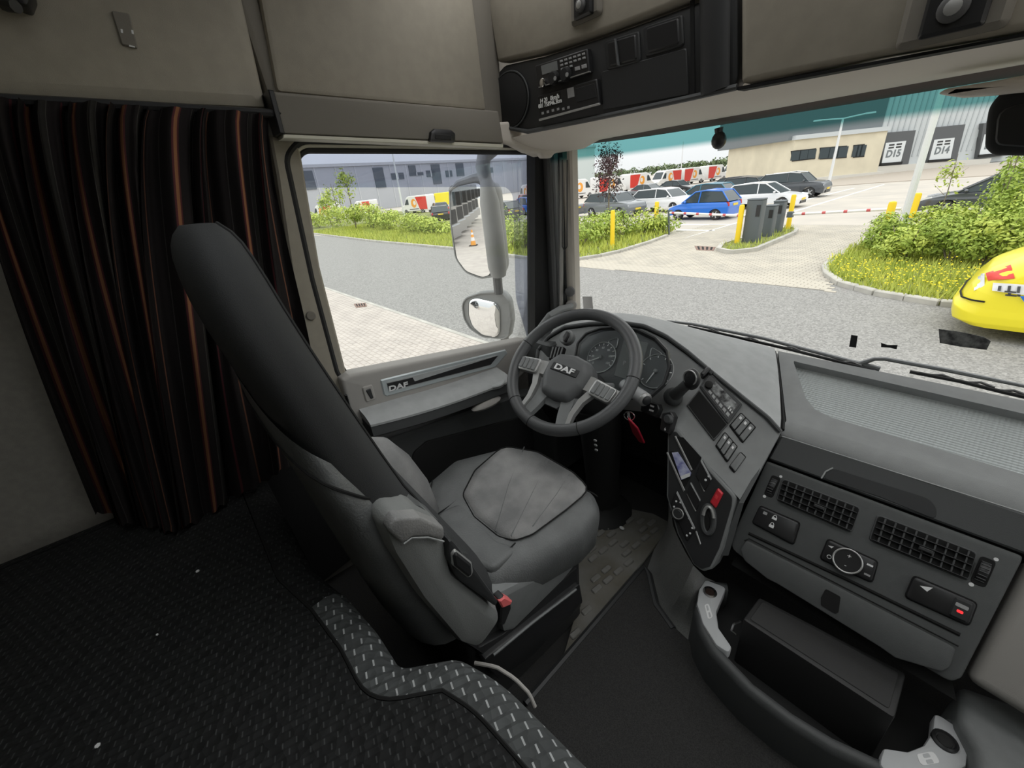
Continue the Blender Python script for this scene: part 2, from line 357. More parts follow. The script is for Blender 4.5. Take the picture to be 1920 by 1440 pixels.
# front bulkhead below the windscreen and roof nose above it
struct(MB().box(XL, XR, 1.70, 1.75, FLZ, -.70).build('wall_front', 'dash_black'))
struct(MB().loops([[Vec((x_, y_, z_)) for x_, y_ in ((XL - .02, 1.30), (XL + .06, 1.45), (-1.2, 1.56), (-.9, 1.64), (-.2, 1.67), (.5, 1.64), (.78, 1.56), (XR - .04, 1.45), (XR + .02, 1.30), (XR + .02, 1.72), (XL - .02, 1.72))] for z_ in (.165, ZT)]).build('wall_front_upper', 'beige_dark'))
# upper sleeper side panel, its dark seam and the panel above the door
def wall_panel(px, x, th, m_, name='trim_panel', ch=.012, parent=wl):
    f_ = FX(x); return MB().plate(f_, rnd([f_.uv(*q) for q in px], .01, 2), -th, 0, ch, steps=2).build(name, m_, parent)
def curved(fn, nu, nv, name, m_, parent=None, th=.01, dirn=(0, 0, 0)):
    g = MB().grid(fn, nu, nv); return g.build(name, m_, parent)
wall_panel([(-420, 170), (505, 207), (452, -30), (430, -120), (-420, -260)], -1.345, .07, 'beige', ch=.03)
wall_panel([(500, 170), (507, 212), (545, 225), (470, -60), (425, -60)], -1.375, .04, 'beige_dark', 'seam_strip')
wall_panel([(478, -60), (520, 172), (912, 207), (895, 60), (880, -60)], -1.36, .05, 'beige', ch=.01)
wall_panel([(878, -60), (905, 200), (928, 270), (948, 270), (935, 100), (930, -60)], -1.375, .04, 'beige_dark', 'seam_strip', ch=.004)
wall_panel([(470, 880), (610, 780), (670, 780), (700, 870), (710, 1010), (560, 1130), (470, 1010)], -1.372, .03, 'black_matt', 'black_wall_sheet')  # black sheet over the felt wall between seat and bunk
# B-pillar cover between the curtain and the window, with a round cap
fp = FX(-1.375)
bp = MB().plate(fp, rnd([fp.uv(*q) for q in [(505, 250), (560, 262), (600, 500), (655, 720), (660, 785), (620, 785), (560, 600), (520, 330)]], .01, 2), -.04, 0, .006).build('pillar_cover', 'beige', wl)
f2 = FX(-1.372); u, v_ = f2.uv(583, 592); MB().plate(f2, circ(u, v_, .014, 16), -.004, .004, .002).build('screw_cap', 'beige_dark', bp)
# ------------------------------------------------------------------ driver's door with its window
door = struct(thing('door_1', (-1.38, .85, FLZ), 'grey driver door with big window and long armrest', 'door')); del door['category']
fd = FX(-1.385)
win = [(556, 305), (572, 285), (760, 286), (1003, 288), (1003, 630), (985, 640), (657, 706), (645, 690), (601, 520)]
wuv = rnd([fd.uv(*q) for q in win], [.03, .04, 0, .03, .03, .02, .02, .03, 0], 4)
def grow(d): return inset(wuv, -d)
MB().plate(fd, grow(.055), -.045, -.005, holes=[grow(.02)]).build('window_frame', 'cream', door)
MB().tube([fd.pt(a, b, .0) for a, b in grow(.028)], .013, 8, True).build('outer_seal', 'rubber', door)
MB().tube([fd.pt(a, b, .002) for a, b in grow(.0165)], .0065, 8, True).build('window_channel', 'cream', door)
MB().tube([fd.pt(a, b, -.006) for a, b in grow(.006)], .010, 8, True).build('inner_seal', 'rubber', door)
MB().plate(fd, grow(.012), -.022, -.018).build('window_pane', 'window_glass', door)
fdf = FX(-1.37)
MB().plate(fdf, [fdf.uv(*q) for q in [(1003, 270), (1033, 270), (1037, 420), (1034, 640), (1003, 645)]], -.05, .004, .004).build('front_frame', 'black_matt', door)
# taupe trim under the window
ft = FX(-1.335)
tr = [(640, 712), (655, 703), (800, 674), (985, 637), (1035, 640), (1010, 680), (965, 716), (900, 733), (790, 757), (700, 792), (668, 800), (655, 770)]
MB().plate(ft, rnd([ft.uv(*q) for q in tr], [.01, .01, 0, .02, .02, .05, .05, .0, 0, 0, .02, .0], 3), -.06, 0, .012, steps=3).build('door_trim', 'taupe', door)
# pale inlay frame with black graphic and lettering
inl = MB().plate(ft, rnd([ft.uv(*q) for q in [(712, 712), (947, 655), (951, 662), (928, 688), (724, 743), (719, 740)]], .006, 2), -.004, .005, .004).build('inlay_frame', 'silver_light', door)
MB().plate(ft, rnd([ft.uv(*q) for q in [(723, 716), (932, 665), (918, 684), (729, 733)]], .003, 2), .004, .007, .001).build('inlay_panel', 'dash_top', inl)
MB().plate(ft, [ft.uv(*q) for q in [(724, 718), (772, 707), (776, 714), (850, 691), (932, 666), (918, 683), (800, 713), (728, 732)]], .0068, .0078).build('inlay_graphic', 'black_plastic', inl)
u0, v0 = ft.uv(745, 724); u1, v1 = ft.uv(900, 683)
MB().text(ft, 'DAF', u0, v0, .027, .0076, .0095, math.atan2(v1 - v0, u1 - u0), 1.5, .03).build('lettering', 'white_print', inl)
# lock latch
lk = MB().plate(ft, rnd([ft.uv(*q) for q in [(678, 726), (697, 720), (704, 747), (686, 754)]], .008, 3), -.002, .006, .003).build('lock_plate', 'taupe', door)
MB().plate(ft, rnd([ft.uv(*q) for q in [(684, 731), (693, 727), (699, 745), (694, 747)]], .003, 2), .005, .010, .002).build('lock_slider', 'dash_black', lk)
# armrest: long shelf swelling out of the door
def px_x(px, py, x): return on(px, py, 0, x)
secs = []; secf = []
for k in range(15):
    t = k / 14; xt = lerp(694, 960, t); ye = (795 - 84 * t + 6 * math.sin(t * math.pi))
    f0 = px_x(xt, ye, lerp(-1.255, -1.235, min(1, t * 3)))
    x_in = -1.345; bk = Vec((x_in, f0.y, f0.z + .030)); lo = Vec((f0.x + .002, f0.y, f0.z - .058)); lo2 = Vec((x_in, f0.y, f0.z - .085))
    secs.append([bk, bk.lerp(f0, .6) + Vec((0, 0, .006)), f0 + Vec((-.012, 0, .006)), f0 + Vec((.001, 0, -.004)), f0 + Vec((.001, 0, -.012)), f0 + Vec((-.03, 0, -.014)), bk + Vec((0, 0, -.03))])
    secf.append([f0 + Vec((-.03, 0, -.012)), f0 + Vec((-.002, 0, -.012)), lo + Vec((-.002, 0, .008)), lo + Vec((-.014, 0, 0)), lo2, bk + Vec((0, 0, -.04))])
ar_ = MB().loops(secs).build('armrest', 'dash_top', door); MB().loops(secf).build('armrest_front', 'dash_dark', ar_)
# finger dish in the armrest front and the pull cup below
c = px_x(912, 757, -1.245); MB().ell(c + Vec((0, 0, 0)), .030, .075, .018).build('pull_handle', 'taupe', door)
c = px_x(925, 717, -1.27); MB().lathe(c, (0, 0, 1), [(.045, -.012), (.05, 0), (.047, .004), (.035, .006)], 20).build('dish_cap', 'dash_top', door)
# middle panel and black lower pocket
fm = FX(-1.33)
MB().plate(fm, rnd([fm.uv(*q) for q in [(676, 815), (700, 835), (965, 742), (1010, 735), (1005, 1010), (700, 1010), (690, 900)]], .02, 2), -.07, 0, .01, holes=None).build('lower_panel', 'dash_dark', door)
fk = FX(-1.322)
MB().plate(fk, rnd([fk.uv(*q) for q in [(775, 850), (800, 828), (985, 780), (1010, 790), (1005, 990), (760, 1000)]], .03, 3), -.02, .003, .002).build('door_pocket', 'black_matt', door)
h = px_x(722, 855, -1.30); MB().tube([h + Vec((0, -.03, .05)), h + Vec((.015, .0, .04)), h + Vec((.02, .02, 0)), h + Vec((.015, .03, -.06))], .014, 8).build('grab_loop', 'dash_black', door)
# tinted wind deflector outside the window
fo = FX(-1.46)
tag(MB().plate(fo, rnd([fo.uv(*q) for q in [(548, 262), (1010, 262), (1012, 646), (993, 646), (968, 560), (963, 365), (950, 350), (556, 352)]], [.02, .0, .02, .06, .2, .06, .06, .02], 4), -.004, 0).build('wind_deflector', 'deflector_tint'), 'smoky tinted wind deflector along top and front of driver window', 'deflector')
# ------------------------------------------------------------------ roller blind above the driver's window
rb = thing('roller_blind', (-1.33, .72, .14), 'beige roller blind cassette with black handle above driver window', 'blind')
fb = FX(-1.305)
MB().plate(fb, rnd([fb.uv(*q) for q in [(512, 171), (935, 208), (945, 268), (533, 250)]], .004, 2), -.06, 0, .006, steps=2).build('cassette', 'beige_dark', rb)
MB().plate(fb, [fb.uv(*q) for q in [(502, 168), (513, 170), (534, 252), (524, 250)]], -.065, .004, .002).build('end_cap', 'black_plastic', rb)
MB().plate(fb, [fb.uv(*q) for q in [(531, 251), (945, 270), (945, 277), (531, 259)]], -.05, -.003, .002).build('lower_rail', 'cream', rb)
hd = MB().plate(fb, rnd([fb.uv(*q) for q in [(803, 266), (805, 248), (812, 242), (843, 244), (851, 251), (851, 268)]], .006, 3), -.02, .012, .006, steps=2).build('pull_handle', 'black_plastic', rb)
MB().plate(fb, rnd([fb.uv(*q) for q in [(811, 262), (813, 252), (842, 254), (843, 264)]], .004, 2), .010, .014, .002).build('finger_pad', 'black_matt', hd)

# ------------------------------------------------------------------ windscreen
PL = [(-1.30, 1.36), (-1.265, 1.46), (-1.20, 1.54), (-1.08, 1.605), (-.9, 1.645), (-.5, 1.67), (-.2, 1.675), (.1, 1.67), (.5, 1.645), (.68, 1.605), (.80, 1.54), (.87, 1.46), (.90, 1.36)]
ws = struct(thing('window_1', (-.2, 1.66, -.72), 'wide curved windscreen with green shade band', 'windscreen')); del ws['category']
def wsfn(u, v):
    t = u * (len(PL) - 1); i = min(int(t), len(PL) - 2); q = t - i
    p_ = [Vec(PL[max(0, min(len(PL) - 1, j))]) for j in (i - 1, i, i + 1, i + 2)]
    w = .5 * ((2 * p_[1]) + (p_[2] - p_[0]) * q + (2 * p_[0] - 5 * p_[1] + 4 * p_[2] - p_[3]) * q * q + (3 * p_[1] - p_[0] - 3 * p_[2] + p_[3]) * q ** 3)
    return Vec((w.x, w.y - .05 * v + .02, lerp(-.74, .16, v)))
MB().grid(wsfn, 72, 4).build('windscreen_pane', 'windscreen_glass', ws)
# dark print border at the foot of the glass
def foot(u, v): p = wsfn(u, .0); return Vec((p.x, p.y - .006, lerp(-.80, -.705, v)))
MB().grid(foot, 72, 1).build('lower_border', 'black_matt', ws)
def hdr(u, v):
    p = wsfn(u, .955); a = math.pi * v / 2; return Vec((p.x, p.y - .065 * (1 - v), p.z - .004 + .020 * (1 - v) ** 2))
MB().grid(hdr, 72, 3).build('header_strip', mat('header_brown', (0.10, 0.075, 0.065), .7), ws)
# black marks left on the outside of the glass
fs = FY(1.655)
for k, q in enumerate([[(1596, 628), (1608, 630), (1605, 652), (1592, 650)], [(1652, 643), (1664, 647), (1683, 647), (1681, 655), (1668, 652), (1652, 651)], [(1760, 617), (1800, 622), (1845, 632), (1858, 640), (1850, 656), (1800, 650), (1762, 643)]]):
    MB().plate(fs, [fs.uv(*w) for w in q], -.0015, 0).build('glass_mark', 'black_matt' if k < 2 else mat('mark_grey', (.05, .05, .05), .8, col2=(.25, .25, .24), vscale=60), ws)
MB().plate(fs, [fs.uv(*w) for w in [(1092, 556), (1110, 556), (1112, 580), (1094, 580)]], -.0015, 0).build('grey_sticker', 'grey_print', ws)
# ------------------------------------------------------------------ A-pillar
ap = struct(thing('trim_1', (-1.30, 1.42, -.70), 'grey windscreen pillar with rubber seals and cable', 'pillar')); del ap['category']
def pil(px0, px1, x0, y0, x1, y1, m_, nm, z0=-.66, z1=.20, d=.03):
    a = Vec((x0, y0)); b = Vec((x1, y1)); t = (b - a).normalized(); n_ = Vec((-t.y, t.x))
    if n_.dot(-a) < 0: n_ = -n_
    c = [a - n_ * d, a, a + n_ * .008 + t * .008, b + n_ * .008 - t * .008, b, b - n_ * d]
    return MB().loops([[Vec((q.x, q.y, z)) for q in c] for z in (z0, z1)]).build(nm, m_, ap)
def xy(px, x): d = ray(px, 420); return (x, x / d.x * d.y)
pil(0, 0, *xy(1031, -1.335), *xy(1040, -1.33), 'mirror_dark', 'inner_rib')
pil(0, 0, *xy(1040, -1.34), *xy(1052, -1.325), 'pad_grey', 'pillar_cover')
pil(0, 0, *xy(1050, -1.335), *xy(1061, -1.30), 'rubber', 'dark_channel')
pil(0, 0, *xy(1059, -1.31), *xy(1076, -1.255), 'beige_light', 'front_cover')
cb = [on(1049, y_, 0, -1.32) + Vec((.012, 0, 0)) for y_ in (296, 400, 500, 590)]
MB().tube(cb, .009, 8).build('cable', 'taupe', ap)
lp = [on(x_, y_, 0, -1.275) + Vec((.004, 0, 0)) for x_, y_ in [(1053, 300), (1053, 400), (1053, 462), (1057, 470), (1062, 462), (1062, 400), (1062, 300)]]
MB().tube(lp, .0025, 6).build('wire_loop', 'black_plastic', ap)
# grab handle and knob at the foot of the pillar
gh = thing('grab_handle', on(1040, 600, 0, -1.27), 'curved grey grab handle at foot of windscreen pillar', 'handle')
MB().tube([on(x_, y_, 0, x3) for x_, y_, x3 in [(1000, 640, -1.30), (1012, 615, -1.26), (1030, 592, -1.235), (1050, 580, -1.235), (1066, 576, -1.25), (1072, 572, -1.28)]], [.012, .014, .015, .015, .015, .017], 10).build('grip', 'dash', gh)
MB().tube([on(x_, y_, 0, x3) for x_, y_, x3 in [(1012, 640, -1.31), (1022, 616, -1.28), (1040, 598, -1.265), (1060, 592, -1.27)]], .008, 8).build('lower_bar', 'dash_dark', gh)
MB().lathe(on(1072, 572, 0, -1.27), Vec((.8, -.6, .1)), [(.024, -.02), (.026, 0), (.020, .012), (.008, .013)], 16).build('end_boss', 'taupe', gh)
kn = thing('hook_knob', on(1068, 548, 0, -1.27), 'round black knob on windscreen pillar above grab handle', 'knob')
MB().lathe(on(1068, 546, 0, -1.275), Vec((.75, -.65, .1)), [(.012, -.02), (.012, 0), (.021, .004), (.023, .016), (.018, .026), (.006, .030)], 18).build('knob_head', 'mirror_dark', kn)

# ------------------------------------------------------------------ overhead console
oc = thing('overhead_console', (-.6, 1.25, .12), 'beige overhead console with black radio fascia above windscreen', 'console')
YC = 1.17; ff = FY(YC)
fas = [(988, 250), (950, 241), (930, 217), (920, 182), (924, 146), (945, 122), (1020, 105), (1100, 79), (1200, 44), (1310, 2), (1384, -28), (1384, 163)]
fuv = [ff.uv(*q) for q in fas]
fasc = MB().plate(ff, rnd(fuv, [.04, .03, .05, .05, .05, .04, 0, 0, 0, 0, .01, .02], 3), -.04, .0, .010, steps=2).build('fascia', 'dash_black', oc)
# raised silver lip along the lower edge of the fascia
MB().tube([ff.p3(*q, .002) for q in [(930, 220), (950, 239), (990, 247), (1100, 225), (1200, 204), (1300, 182), (1382, 163)]], .007, 8).build('fascia_rim', 'dash_dark', fasc)
# speaker
u, v_ = ff.uv(957, 187); sr = abs(ff.uv(957, 135)[1] - v_)
spk = MB().plate(ff, [ff.uv(957 + 33 * math.cos(a) , 187 + 53 * math.sin(a) - 4 * math.cos(a)) for a in [2 * math.pi * i / 32 for i in range(32)]], -.004, .006, .005, steps=2).build('speaker_grille', 'black_matt', oc)
MB().tube([ff.p3(957 + 34 * math.cos(a), 187 + 54 * math.sin(a) - 4 * math.cos(a), .004) for a in [2 * math.pi * i / 32 for i in range(32)]], .003, 6, True).build('speaker_ring', 'dash_dark', spk)
# upper-right covers
for nm, q in (('cover_frame', [(1134, 78), (1200, 58), (1203, 116), (1140, 131)]), ('cover_frame', [(1207, 51), (1281, 27), (1284, 86), (1212, 106)])):
    fr2 = MB().plate(ff, rnd([ff.uv(*w) for w in q], .008, 3), -.002, .006, .003).build(nm, 'dash_black', oc)
    cx_ = sum(w[0] for w in q) / 4; cy_ = sum(w[1] for w in q) / 4
    MB().plate(ff, rnd([ff.uv(lerp(cx_, w[0], .82), lerp(cy_, w[1], .82)) for w in q], .006, 3), .005, .009, .003).build('cover_flap', 'black_plastic', fr2)
MB().plate(ff, [ff.uv(*q) for q in [(1157, 74), (1160, 73), (1166, 124), (1162, 125)]], .008, .016, .002).build('cover_rib', 'dash_dark', oc)
MB().plate(ff, rnd([ff.uv(*q) for q in [(1128, 135), (1288, 90), (1292, 178), (1132, 207)]], .006, 2), -.002, .004, .002).build('blank_panel', 'dash_black', oc)
MB().plate(ff, rnd([ff.uv(*q) for q in [(1294, 0), (1302, -3), (1304, 176), (1296, 178)]], .003, 2), -.002, .002, .001).build('panel_joint', 'gap', oc)
MB().tube([ff.p3(1340, y_, .002) for y_ in (-40, 60, 172)], .035, 12, flat=.4).build('end_column', 'dash_black', oc)
# locker doors in beige above and beside the fascia
lk1 = MB().plate(ff, rnd([ff.uv(*q) for q in [(938, 118), (1020, 100), (1100, 74), (1200, 38), (1330, -12), (1330, -140), (900, -140), (925, 40)]], .012, 2), -.04, .014, .012, steps=3).build('locker_door', 'beige', oc)
lk2 = MB().plate(ff, rnd([ff.uv(*q) for q in [(1392, 158), (1500, 135), (1650, 107), (2700, -80), (2700, -330), (1392, -150)]], .010, 2), -.04, .010, .012, steps=3).build('locker_door', 'beige', oc)
def latch(px, py, par, sc=1.0):
    u, v_ = ff.uv(px, py); a = .03
    b_ = MB().plate(ff, rnd(rect(u - .055 * sc, u + .055 * sc, v_ - .032 * sc, v_ + .05 * sc), .012, 3), .010, .028, .010).build('latch_housing', 'beige_dark', par)
    l_ = MB().plate(ff, rnd(rect(u - .030 * sc, u + .034 * sc, v_ - .026 * sc, v_ + .03 * sc), .006, 3), .026, .040, .005).build('latch', 'black_plastic', par)
    MB().lathe(ff.pt(u, v_, .04), ff.N, [(.016 * sc, -.005), (.016 * sc, .006), (.012 * sc, .009)], 18).build('latch_button', 'mirror_dark', l_)
    MB().lathe(ff.pt(u, v_, .046), ff.N, [(.009 * sc, -.002), (.009 * sc, .004), (.006 * sc, .005)], 14).build('lock_core', 'silver', l_)
latch(1107, 14, lk1); latch(1795, 22, lk2, 1.25)
# underside lip running to the windscreen, with pale edge
def lip(u, v):
    x = lerp(-1.36, .95, u); d = min(1, max(0, (x + 1.30) / .35)); yb = interp([(-1.36, 1.30), (-1.25, 1.40), (-1.1, 1.53), (-.9, 1.58), (-.2, 1.60), (.5, 1.58), (.7, 1.53), (.95, 1.36)], x)[0]
    q = lerp(YC - .002, yb, v); z0 = .154; z1 = .083 * yb - (0.02 if x < -1.2 else 0)
    return Vec((x, q, lerp(z0, z1, v) - .010 * math.sin(math.pi * v)))
MB().grid(lip, 60, 8).build('underside_lip', 'beige_light', oc)
def lip2(u, v): p = lip(u, 1.0); return Vec((p.x, p.y + .03 * v, p.z + .03 * v))
MB().grid(lip2, 60, 2).build('lip_return', 'beige_light', oc)
MB().plate(ff, rnd([ff.uv(*q) for q in [(1384, 163), (2500, -45), (2500, -40), (1384, 170)]], .001, 1), -.03, .004).build('lip_shadow_strip', 'gap', oc)  # near-black strip paints the shade in the joint between lip and locker
# corner cover where console meets pillar
a_ = Vec((-1.365, 1.09, .15)); b_ = Vec((-1.25, 1.43, .15)); fc = Frame(a_, b_, a_ + Vec((0, 0, .1)))
MB().plate(fc, rnd([fc.uv(*q) for q in [(922, 230), (926, 264), (955, 270), (985, 286), (1012, 288), (1018, 296), (1034, 296), (1040, 288), (1056, 283), (1078, 272), (1082, 240), (990, 225)]], [.01, .02, .04, .03, .02, .01, .01, .02, .03, .02, 0, 0], 4), -.03, .004, .010, steps=3).build('corner_cover', 'beige_light', oc)
# ------------------------------------------------------------------ two radio units in the fascia
cbr = thing('cb_radio', ff.p3(1060, 150), 'small black radio with knobs and keypad in overhead fascia', 'radio')
Q = [(1010, 124), (1108, 92), (1113, 136), (1016, 166)]
def bil(q, s, t): return (lerp(lerp(q[0][0], q[1][0], s), lerp(q[3][0], q[2][0], s), t), lerp(lerp(q[0][1], q[1][1], s), lerp(q[3][1], q[2][1], s), t))
def cell(q, s0, s1, t0, t1, fr): return [fr.uv(*bil(q, s, t)) for s, t in ((s0, t0), (s1, t0), (s1, t1), (s0, t1))]
MB().plate(ff, rnd(cell(Q, 0, 1, 0, 1, ff), .003, 2), -.002, .018, .003).build('body', 'black_plastic', cbr)
MB().plate(ff, cell(Q, .12, .42, .10, .50, ff), .017, .0195).build('display', 'lcd', cbr)
for s in (.05, .26, .52, .70)[:1]: MB().lathe(ff.p3(*bil(Q, s, .78), .018), ff.N, [(.012, 0), (.012, .008), (.009, .010)], 14).build('microphone_socket', 'chrome', cbr)
for s in (.27, .50): 
    k_ = MB().lathe(ff.p3(*bil(Q, s, .74), .018), ff.N, [(.019, 0), (.018, .012), (.015, .015)], 16).build('tuning_knob', 'black_matt', cbr)
    MB().lathe(ff.p3(*bil(Q, s, .74), .033), ff.N, [(.006, -.001), (.006, .001)], 8).build('knob_mark', 'grey_print', k_)
for r_ in range(3):
    for c_ in range(6):
        if r_ == 2 and c_ > 2: continue
        s = .48 + c_ * .085; t = .14 + r_ * .17
        MB().plate(ff, cell(Q, s, s + .05, t, t + .085, ff), .017, .021, .0008).build('key', 'grey_print' if (r_ + c_) % 2 else 'dash_top', cbr)
for c_ in range(2): MB().plate(ff, cell(Q, .74 + c_ * .13, .83 + c_ * .13, .62, .78, ff), .017, .021, .001).build('key', 'grey_print', cbr)
MB().plate(ff, cell(Q, .02, 1, .96, 1.0, ff), .012, .020).build('bottom_edge', 'silver', cbr)
tac = thing('tachograph', ff.p3(1070, 210), 'black tachograph with lit text display below overhead radio', 'tachograph')
Q = [(1013, 180), (1124, 148), (1130, 196), (1017, 226)]
MB().plate(ff, rnd(cell(Q, 0, 1, 0, 1, ff), .003, 2), -.002, .014, .003).build('body', 'black_plastic', tac)
ds = MB().plate(ff, cell(Q, .02, .38, .12, .58, ff), .013, .0155).build('display', 'screen_dark', tac)
mat('lcd_text', (.5, .5, .48), .5, emit=(.9, .9, .86), estr=.12)
for i_, (tx, t_) in enumerate((('14 20   0km/h', .26), ('001 758946.3km', .45))):
    a_ = ff.uv(*bil(Q, .20, t_)); b_ = ff.uv(*bil(Q, .36, t_)); MB().text(ff, tx, a_[0], a_[1], .017, .0153, .0165, math.atan2(b_[1] - a_[1], b_[0] - a_[0]), .92, .01).build('display_text', 'lcd_text', ds)
for i_ in range(6): MB().plate(ff, cell(Q, .05 + i_ * .085, .085 + i_ * .085, .70 + .05 * (i_ > 3), .80 + .05 * (i_ > 3), ff), .013, .016, .0005).build('key', 'grey_print', tac)
MB().plate(ff, cell(Q, .50, .61, .06, .44, ff), .0135, .0145).build('paper_label', 'grey_print', tac)
MB().plate(ff, cell(Q, .0, 1.0, .94, 1.02, ff), .010, .017, .001).build('bottom_edge', 'silver', tac)
MB().plate(ff, cell(Q, .64, .97, .15, .70, ff), .013, .015, .001).build('printer_drawer', 'black_matt', tac)
# ------------------------------------------------------------------ hanging bits at the windscreen head
bk = thing('blind_knob', on(1348, 262, 1, 1.585), 'small black knob hanging from windscreen header', 'knob')
c0 = on(1348, 240, 1, 1.585); c1 = on(1348, 263, 1, 1.585)
MB().tube([c0, c0.lerp(c1, .5), c1], [.014, .012, .014], 12).build('stem', 'black_plastic', bk)
MB().ell(c1, .024, .022, .027).build('knob_ball', 'black_plastic', bk)
mh = thing('mirror_housing', on(1890, 240, 1, 1.5), 'black rounded mirror housing hanging at top right of windscreen', 'mirror')
fh = FY(1.48)
MB().plate(fh, rnd([fh.uv(*q) for q in [(1880, 168), (1854, 200), (1849, 230), (1846, 276), (1860, 291), (1990, 294), (1990, 150)]], [.03, .04, .02, .03, .03, .02, .02], 4), -.05, .012, .02, steps=3).build('housing', 'black_matt', mh)
MB().plate(fh, rnd([fh.uv(*q) for q in [(1872, 205), (1866, 272), (1985, 280), (1985, 180)]], .02, 3), .011, .016, .003).build('face', 'black_plastic', mh)
sv = thing('visor_bracket', on(1840, 165, 1, 1.45), 'beige moulded visor bracket beside black mirror housing', 'bracket')
MB().plate(FY(1.44), rnd([FY(1.44).uv(*q) for q in [(1757, 176), (1775, 166), (1860, 152), (1990, 128), (1990, 165), (1880, 176), (1800, 182)]], .012, 4), -.05, .01, .012, steps=3).build('bracket_body', 'beige_light', sv)
# ================================================================== curtain and rail
rl = tag(MB().tube([on(x_, y_, 0, -1.315) for x_, y_ in [(-420, 172), (0, 186), (260, 199), (535, 214)]], .010, 8).build('curtain_rail', 'black_plastic'), 'thin black curtain rail along the sleeper side wall', 'rail')
CT = [on(x_, y_, 0, -1.305) for x_, y_ in [(-60, 186), (130, 193), (300, 203), (512, 216)]]
CBm = [on(186, 958, 0, -1.315), on(290, 990, 2, -.668), on(360, 983, 2, -.668), on(640, 935, 0, -1.25)]; CBm[3].z = -.668
def pl(P, t): t = t * (len(P) - 1); i = min(int(t), len(P) - 2); return P[i].lerp(P[i + 1], t - i)
rc = random.Random(4); ph = [rc.uniform(0, 6.28) for _ in range(6)]
def cur(u, v):
    a = pl(CT, u); b = pl(CBm, u); e = v ** .9; p = a.lerp(b, v)
    p.y = lerp(a.y, b.y, min(1, v * 1.0) ** .8)
    w = u * 13 * 2 * math.pi + .8 * math.sin(3 * v + ph[0] + 9 * u) + .5 * math.sin(u * 31 + ph[1])
    am = (.016 + .020 * abs(math.sin(u * 11 + ph[2]))) * (1 - .35 * v) * (.55 + .45 * min(1, v * 6))
    x = am * math.sin(w) + .4 * am * math.sin(2.3 * w + ph[3] + 2 * v) + .010 * math.sin(u * 17 + 5 * v + ph[4])
    return p + Vec((x + .012, .010 * math.sin(w * .5 + 3 * v + ph[5]), (.012 * math.sin(w) if v > .98 else 0)))
tag(MB().grid(cur, 260, 40).build('curtain', 'curtain', None, 80), 'dark striped curtain with rust and plum stripes hanging behind driver seat', 'curtain')
# little black frame and clip on the upper sleeper panel
lf = thing('clip_plate', on(236, 60, 0, -1.335), 'small clear plastic clip plate on beige side panel', 'clip')
fl = FX(-1.342); MB().plate(fl, rnd([fl.uv(*q) for q in [(208, 20), (243, 26), (259, 92), (228, 84)]], .004, 2), -.002, .003, .002).build('plate_back', 'beige_dark', lf)
for q in ([(226, 55), (230, 56), (231, 63), (227, 62)], [(246, 57), (250, 58), (251, 65), (247, 64)], [(242, 85), (253, 88), (253, 90), (242, 88)]): MB().plate(fl, [fl.uv(*w) for w in q], .002, .004).build('plate_rivet', 'white_print', lf)
rl2 = thing('reading_lamp', on(40, 10, 0, -1.33), 'black reading lamp at upper corner of sleeper wall', 'lamp')
MB().plate(fl, rnd([fl.uv(*q) for q in [(5, -30), (60, -40), (70, 8), (62, 30), (45, 24), (12, 4)]], .01, 3), -.01, .045, .012, steps=2).build('lamp_head', 'black_plastic', rl2)
MB().tube([on(-10, -20, 0, -1.335), on(10, 10, 0, -1.31), on(30, 12, 0, -1.29)], .01, 8).build('lamp_arm', 'dash_black', rl2)

# ================================================================== bunk
ZB = -.68; fz = FZ(ZB)
bk = thing('bunk', (-.6, -.25, -1.0), 'black fabric bunk mattress behind the driver seat', 'bunk')
bout = [fz.uv(*q) for q in [(560, 1030), (630, 1105), (690, 1175), (735, 1248), (790, 1240), (850, 1227), (885, 1236), (930, 1272), (1010, 1352), (1110, 1452)]]
bo = [(-1.352, YR + .02), (.92, YR + .02), (.92, .27), (.35, .25)] + [bout[9], bout[7], bout[5], bout[3], bout[2], bout[1], (-.80, .02), (-1.352, .02)]
bo = rnd(bo, [0, 0, .04, .2, .3, .3, .05, .04, .08, .08, .1, 0], 5)
if area2(bo) < 0: bo = bo[::-1]
BW = .050
L = []
for h_, d in ((-.20, .0), (-.06, -.012), (-.03, -.008), (-.012, .006), (-.003, .022), (0, BW)): L.append([fz.pt(a, b, h_) for a, b in inset(bo, d)])
MB().loops(L, True, False).build('mattress_edge', 'bunk_top', bk, 50)
sel = [i for i, q in enumerate(bo) if q[0] > -.70 and q[1] > .0 and q[0] < .9]
MB().loops([[lp_[i] + Vec((0, -.0, .0015)) + Vec((0, .0015, 0)) for i in sel] for lp_ in L], closed=False).build('edge_band', 'bunk_band', bk, 50)
ins = inset(bo, BW)
MB().tube([fz.pt(a, b, -.001) for a, b in ins], .0035, 6, True).build('piping', 'gap', bk)
top = inset(bo, BW + .004)
MB().loops([[fz.pt(a, b, -.05) for a, b in top], [fz.pt(a, b, .0) for a, b in top], [fz.pt(a, b, .006) for a, b in inset(bo, BW + .03)]]).build('mattress', 'bunk_top', bk, 50)
MB().box(-1.352, .92, YR + .02, -.08, FLZ + .001, ZB - .20).build('bunk_base', 'black_matt', bk)
rc2 = random.Random(3)
for q in ((370, 1070), (182, 1397), (294, 1189)):
    p = on(*q, 2, ZB + .008); f9 = FZ(ZB + .006)
    tag(MB().plate(f9, circ(p.x, p.y, .0035 if q[0] != 294 else .002, 6), 0, .0015).build('lint_speck', 'white_print'), {370: 'white lint speck on the black mattress nearest the curtain', 182: 'round white crumb on mattress near lower photo edge', 294: 'tiny pale fleck midway between two white specks on mattress'}[q[0]], 'lint')

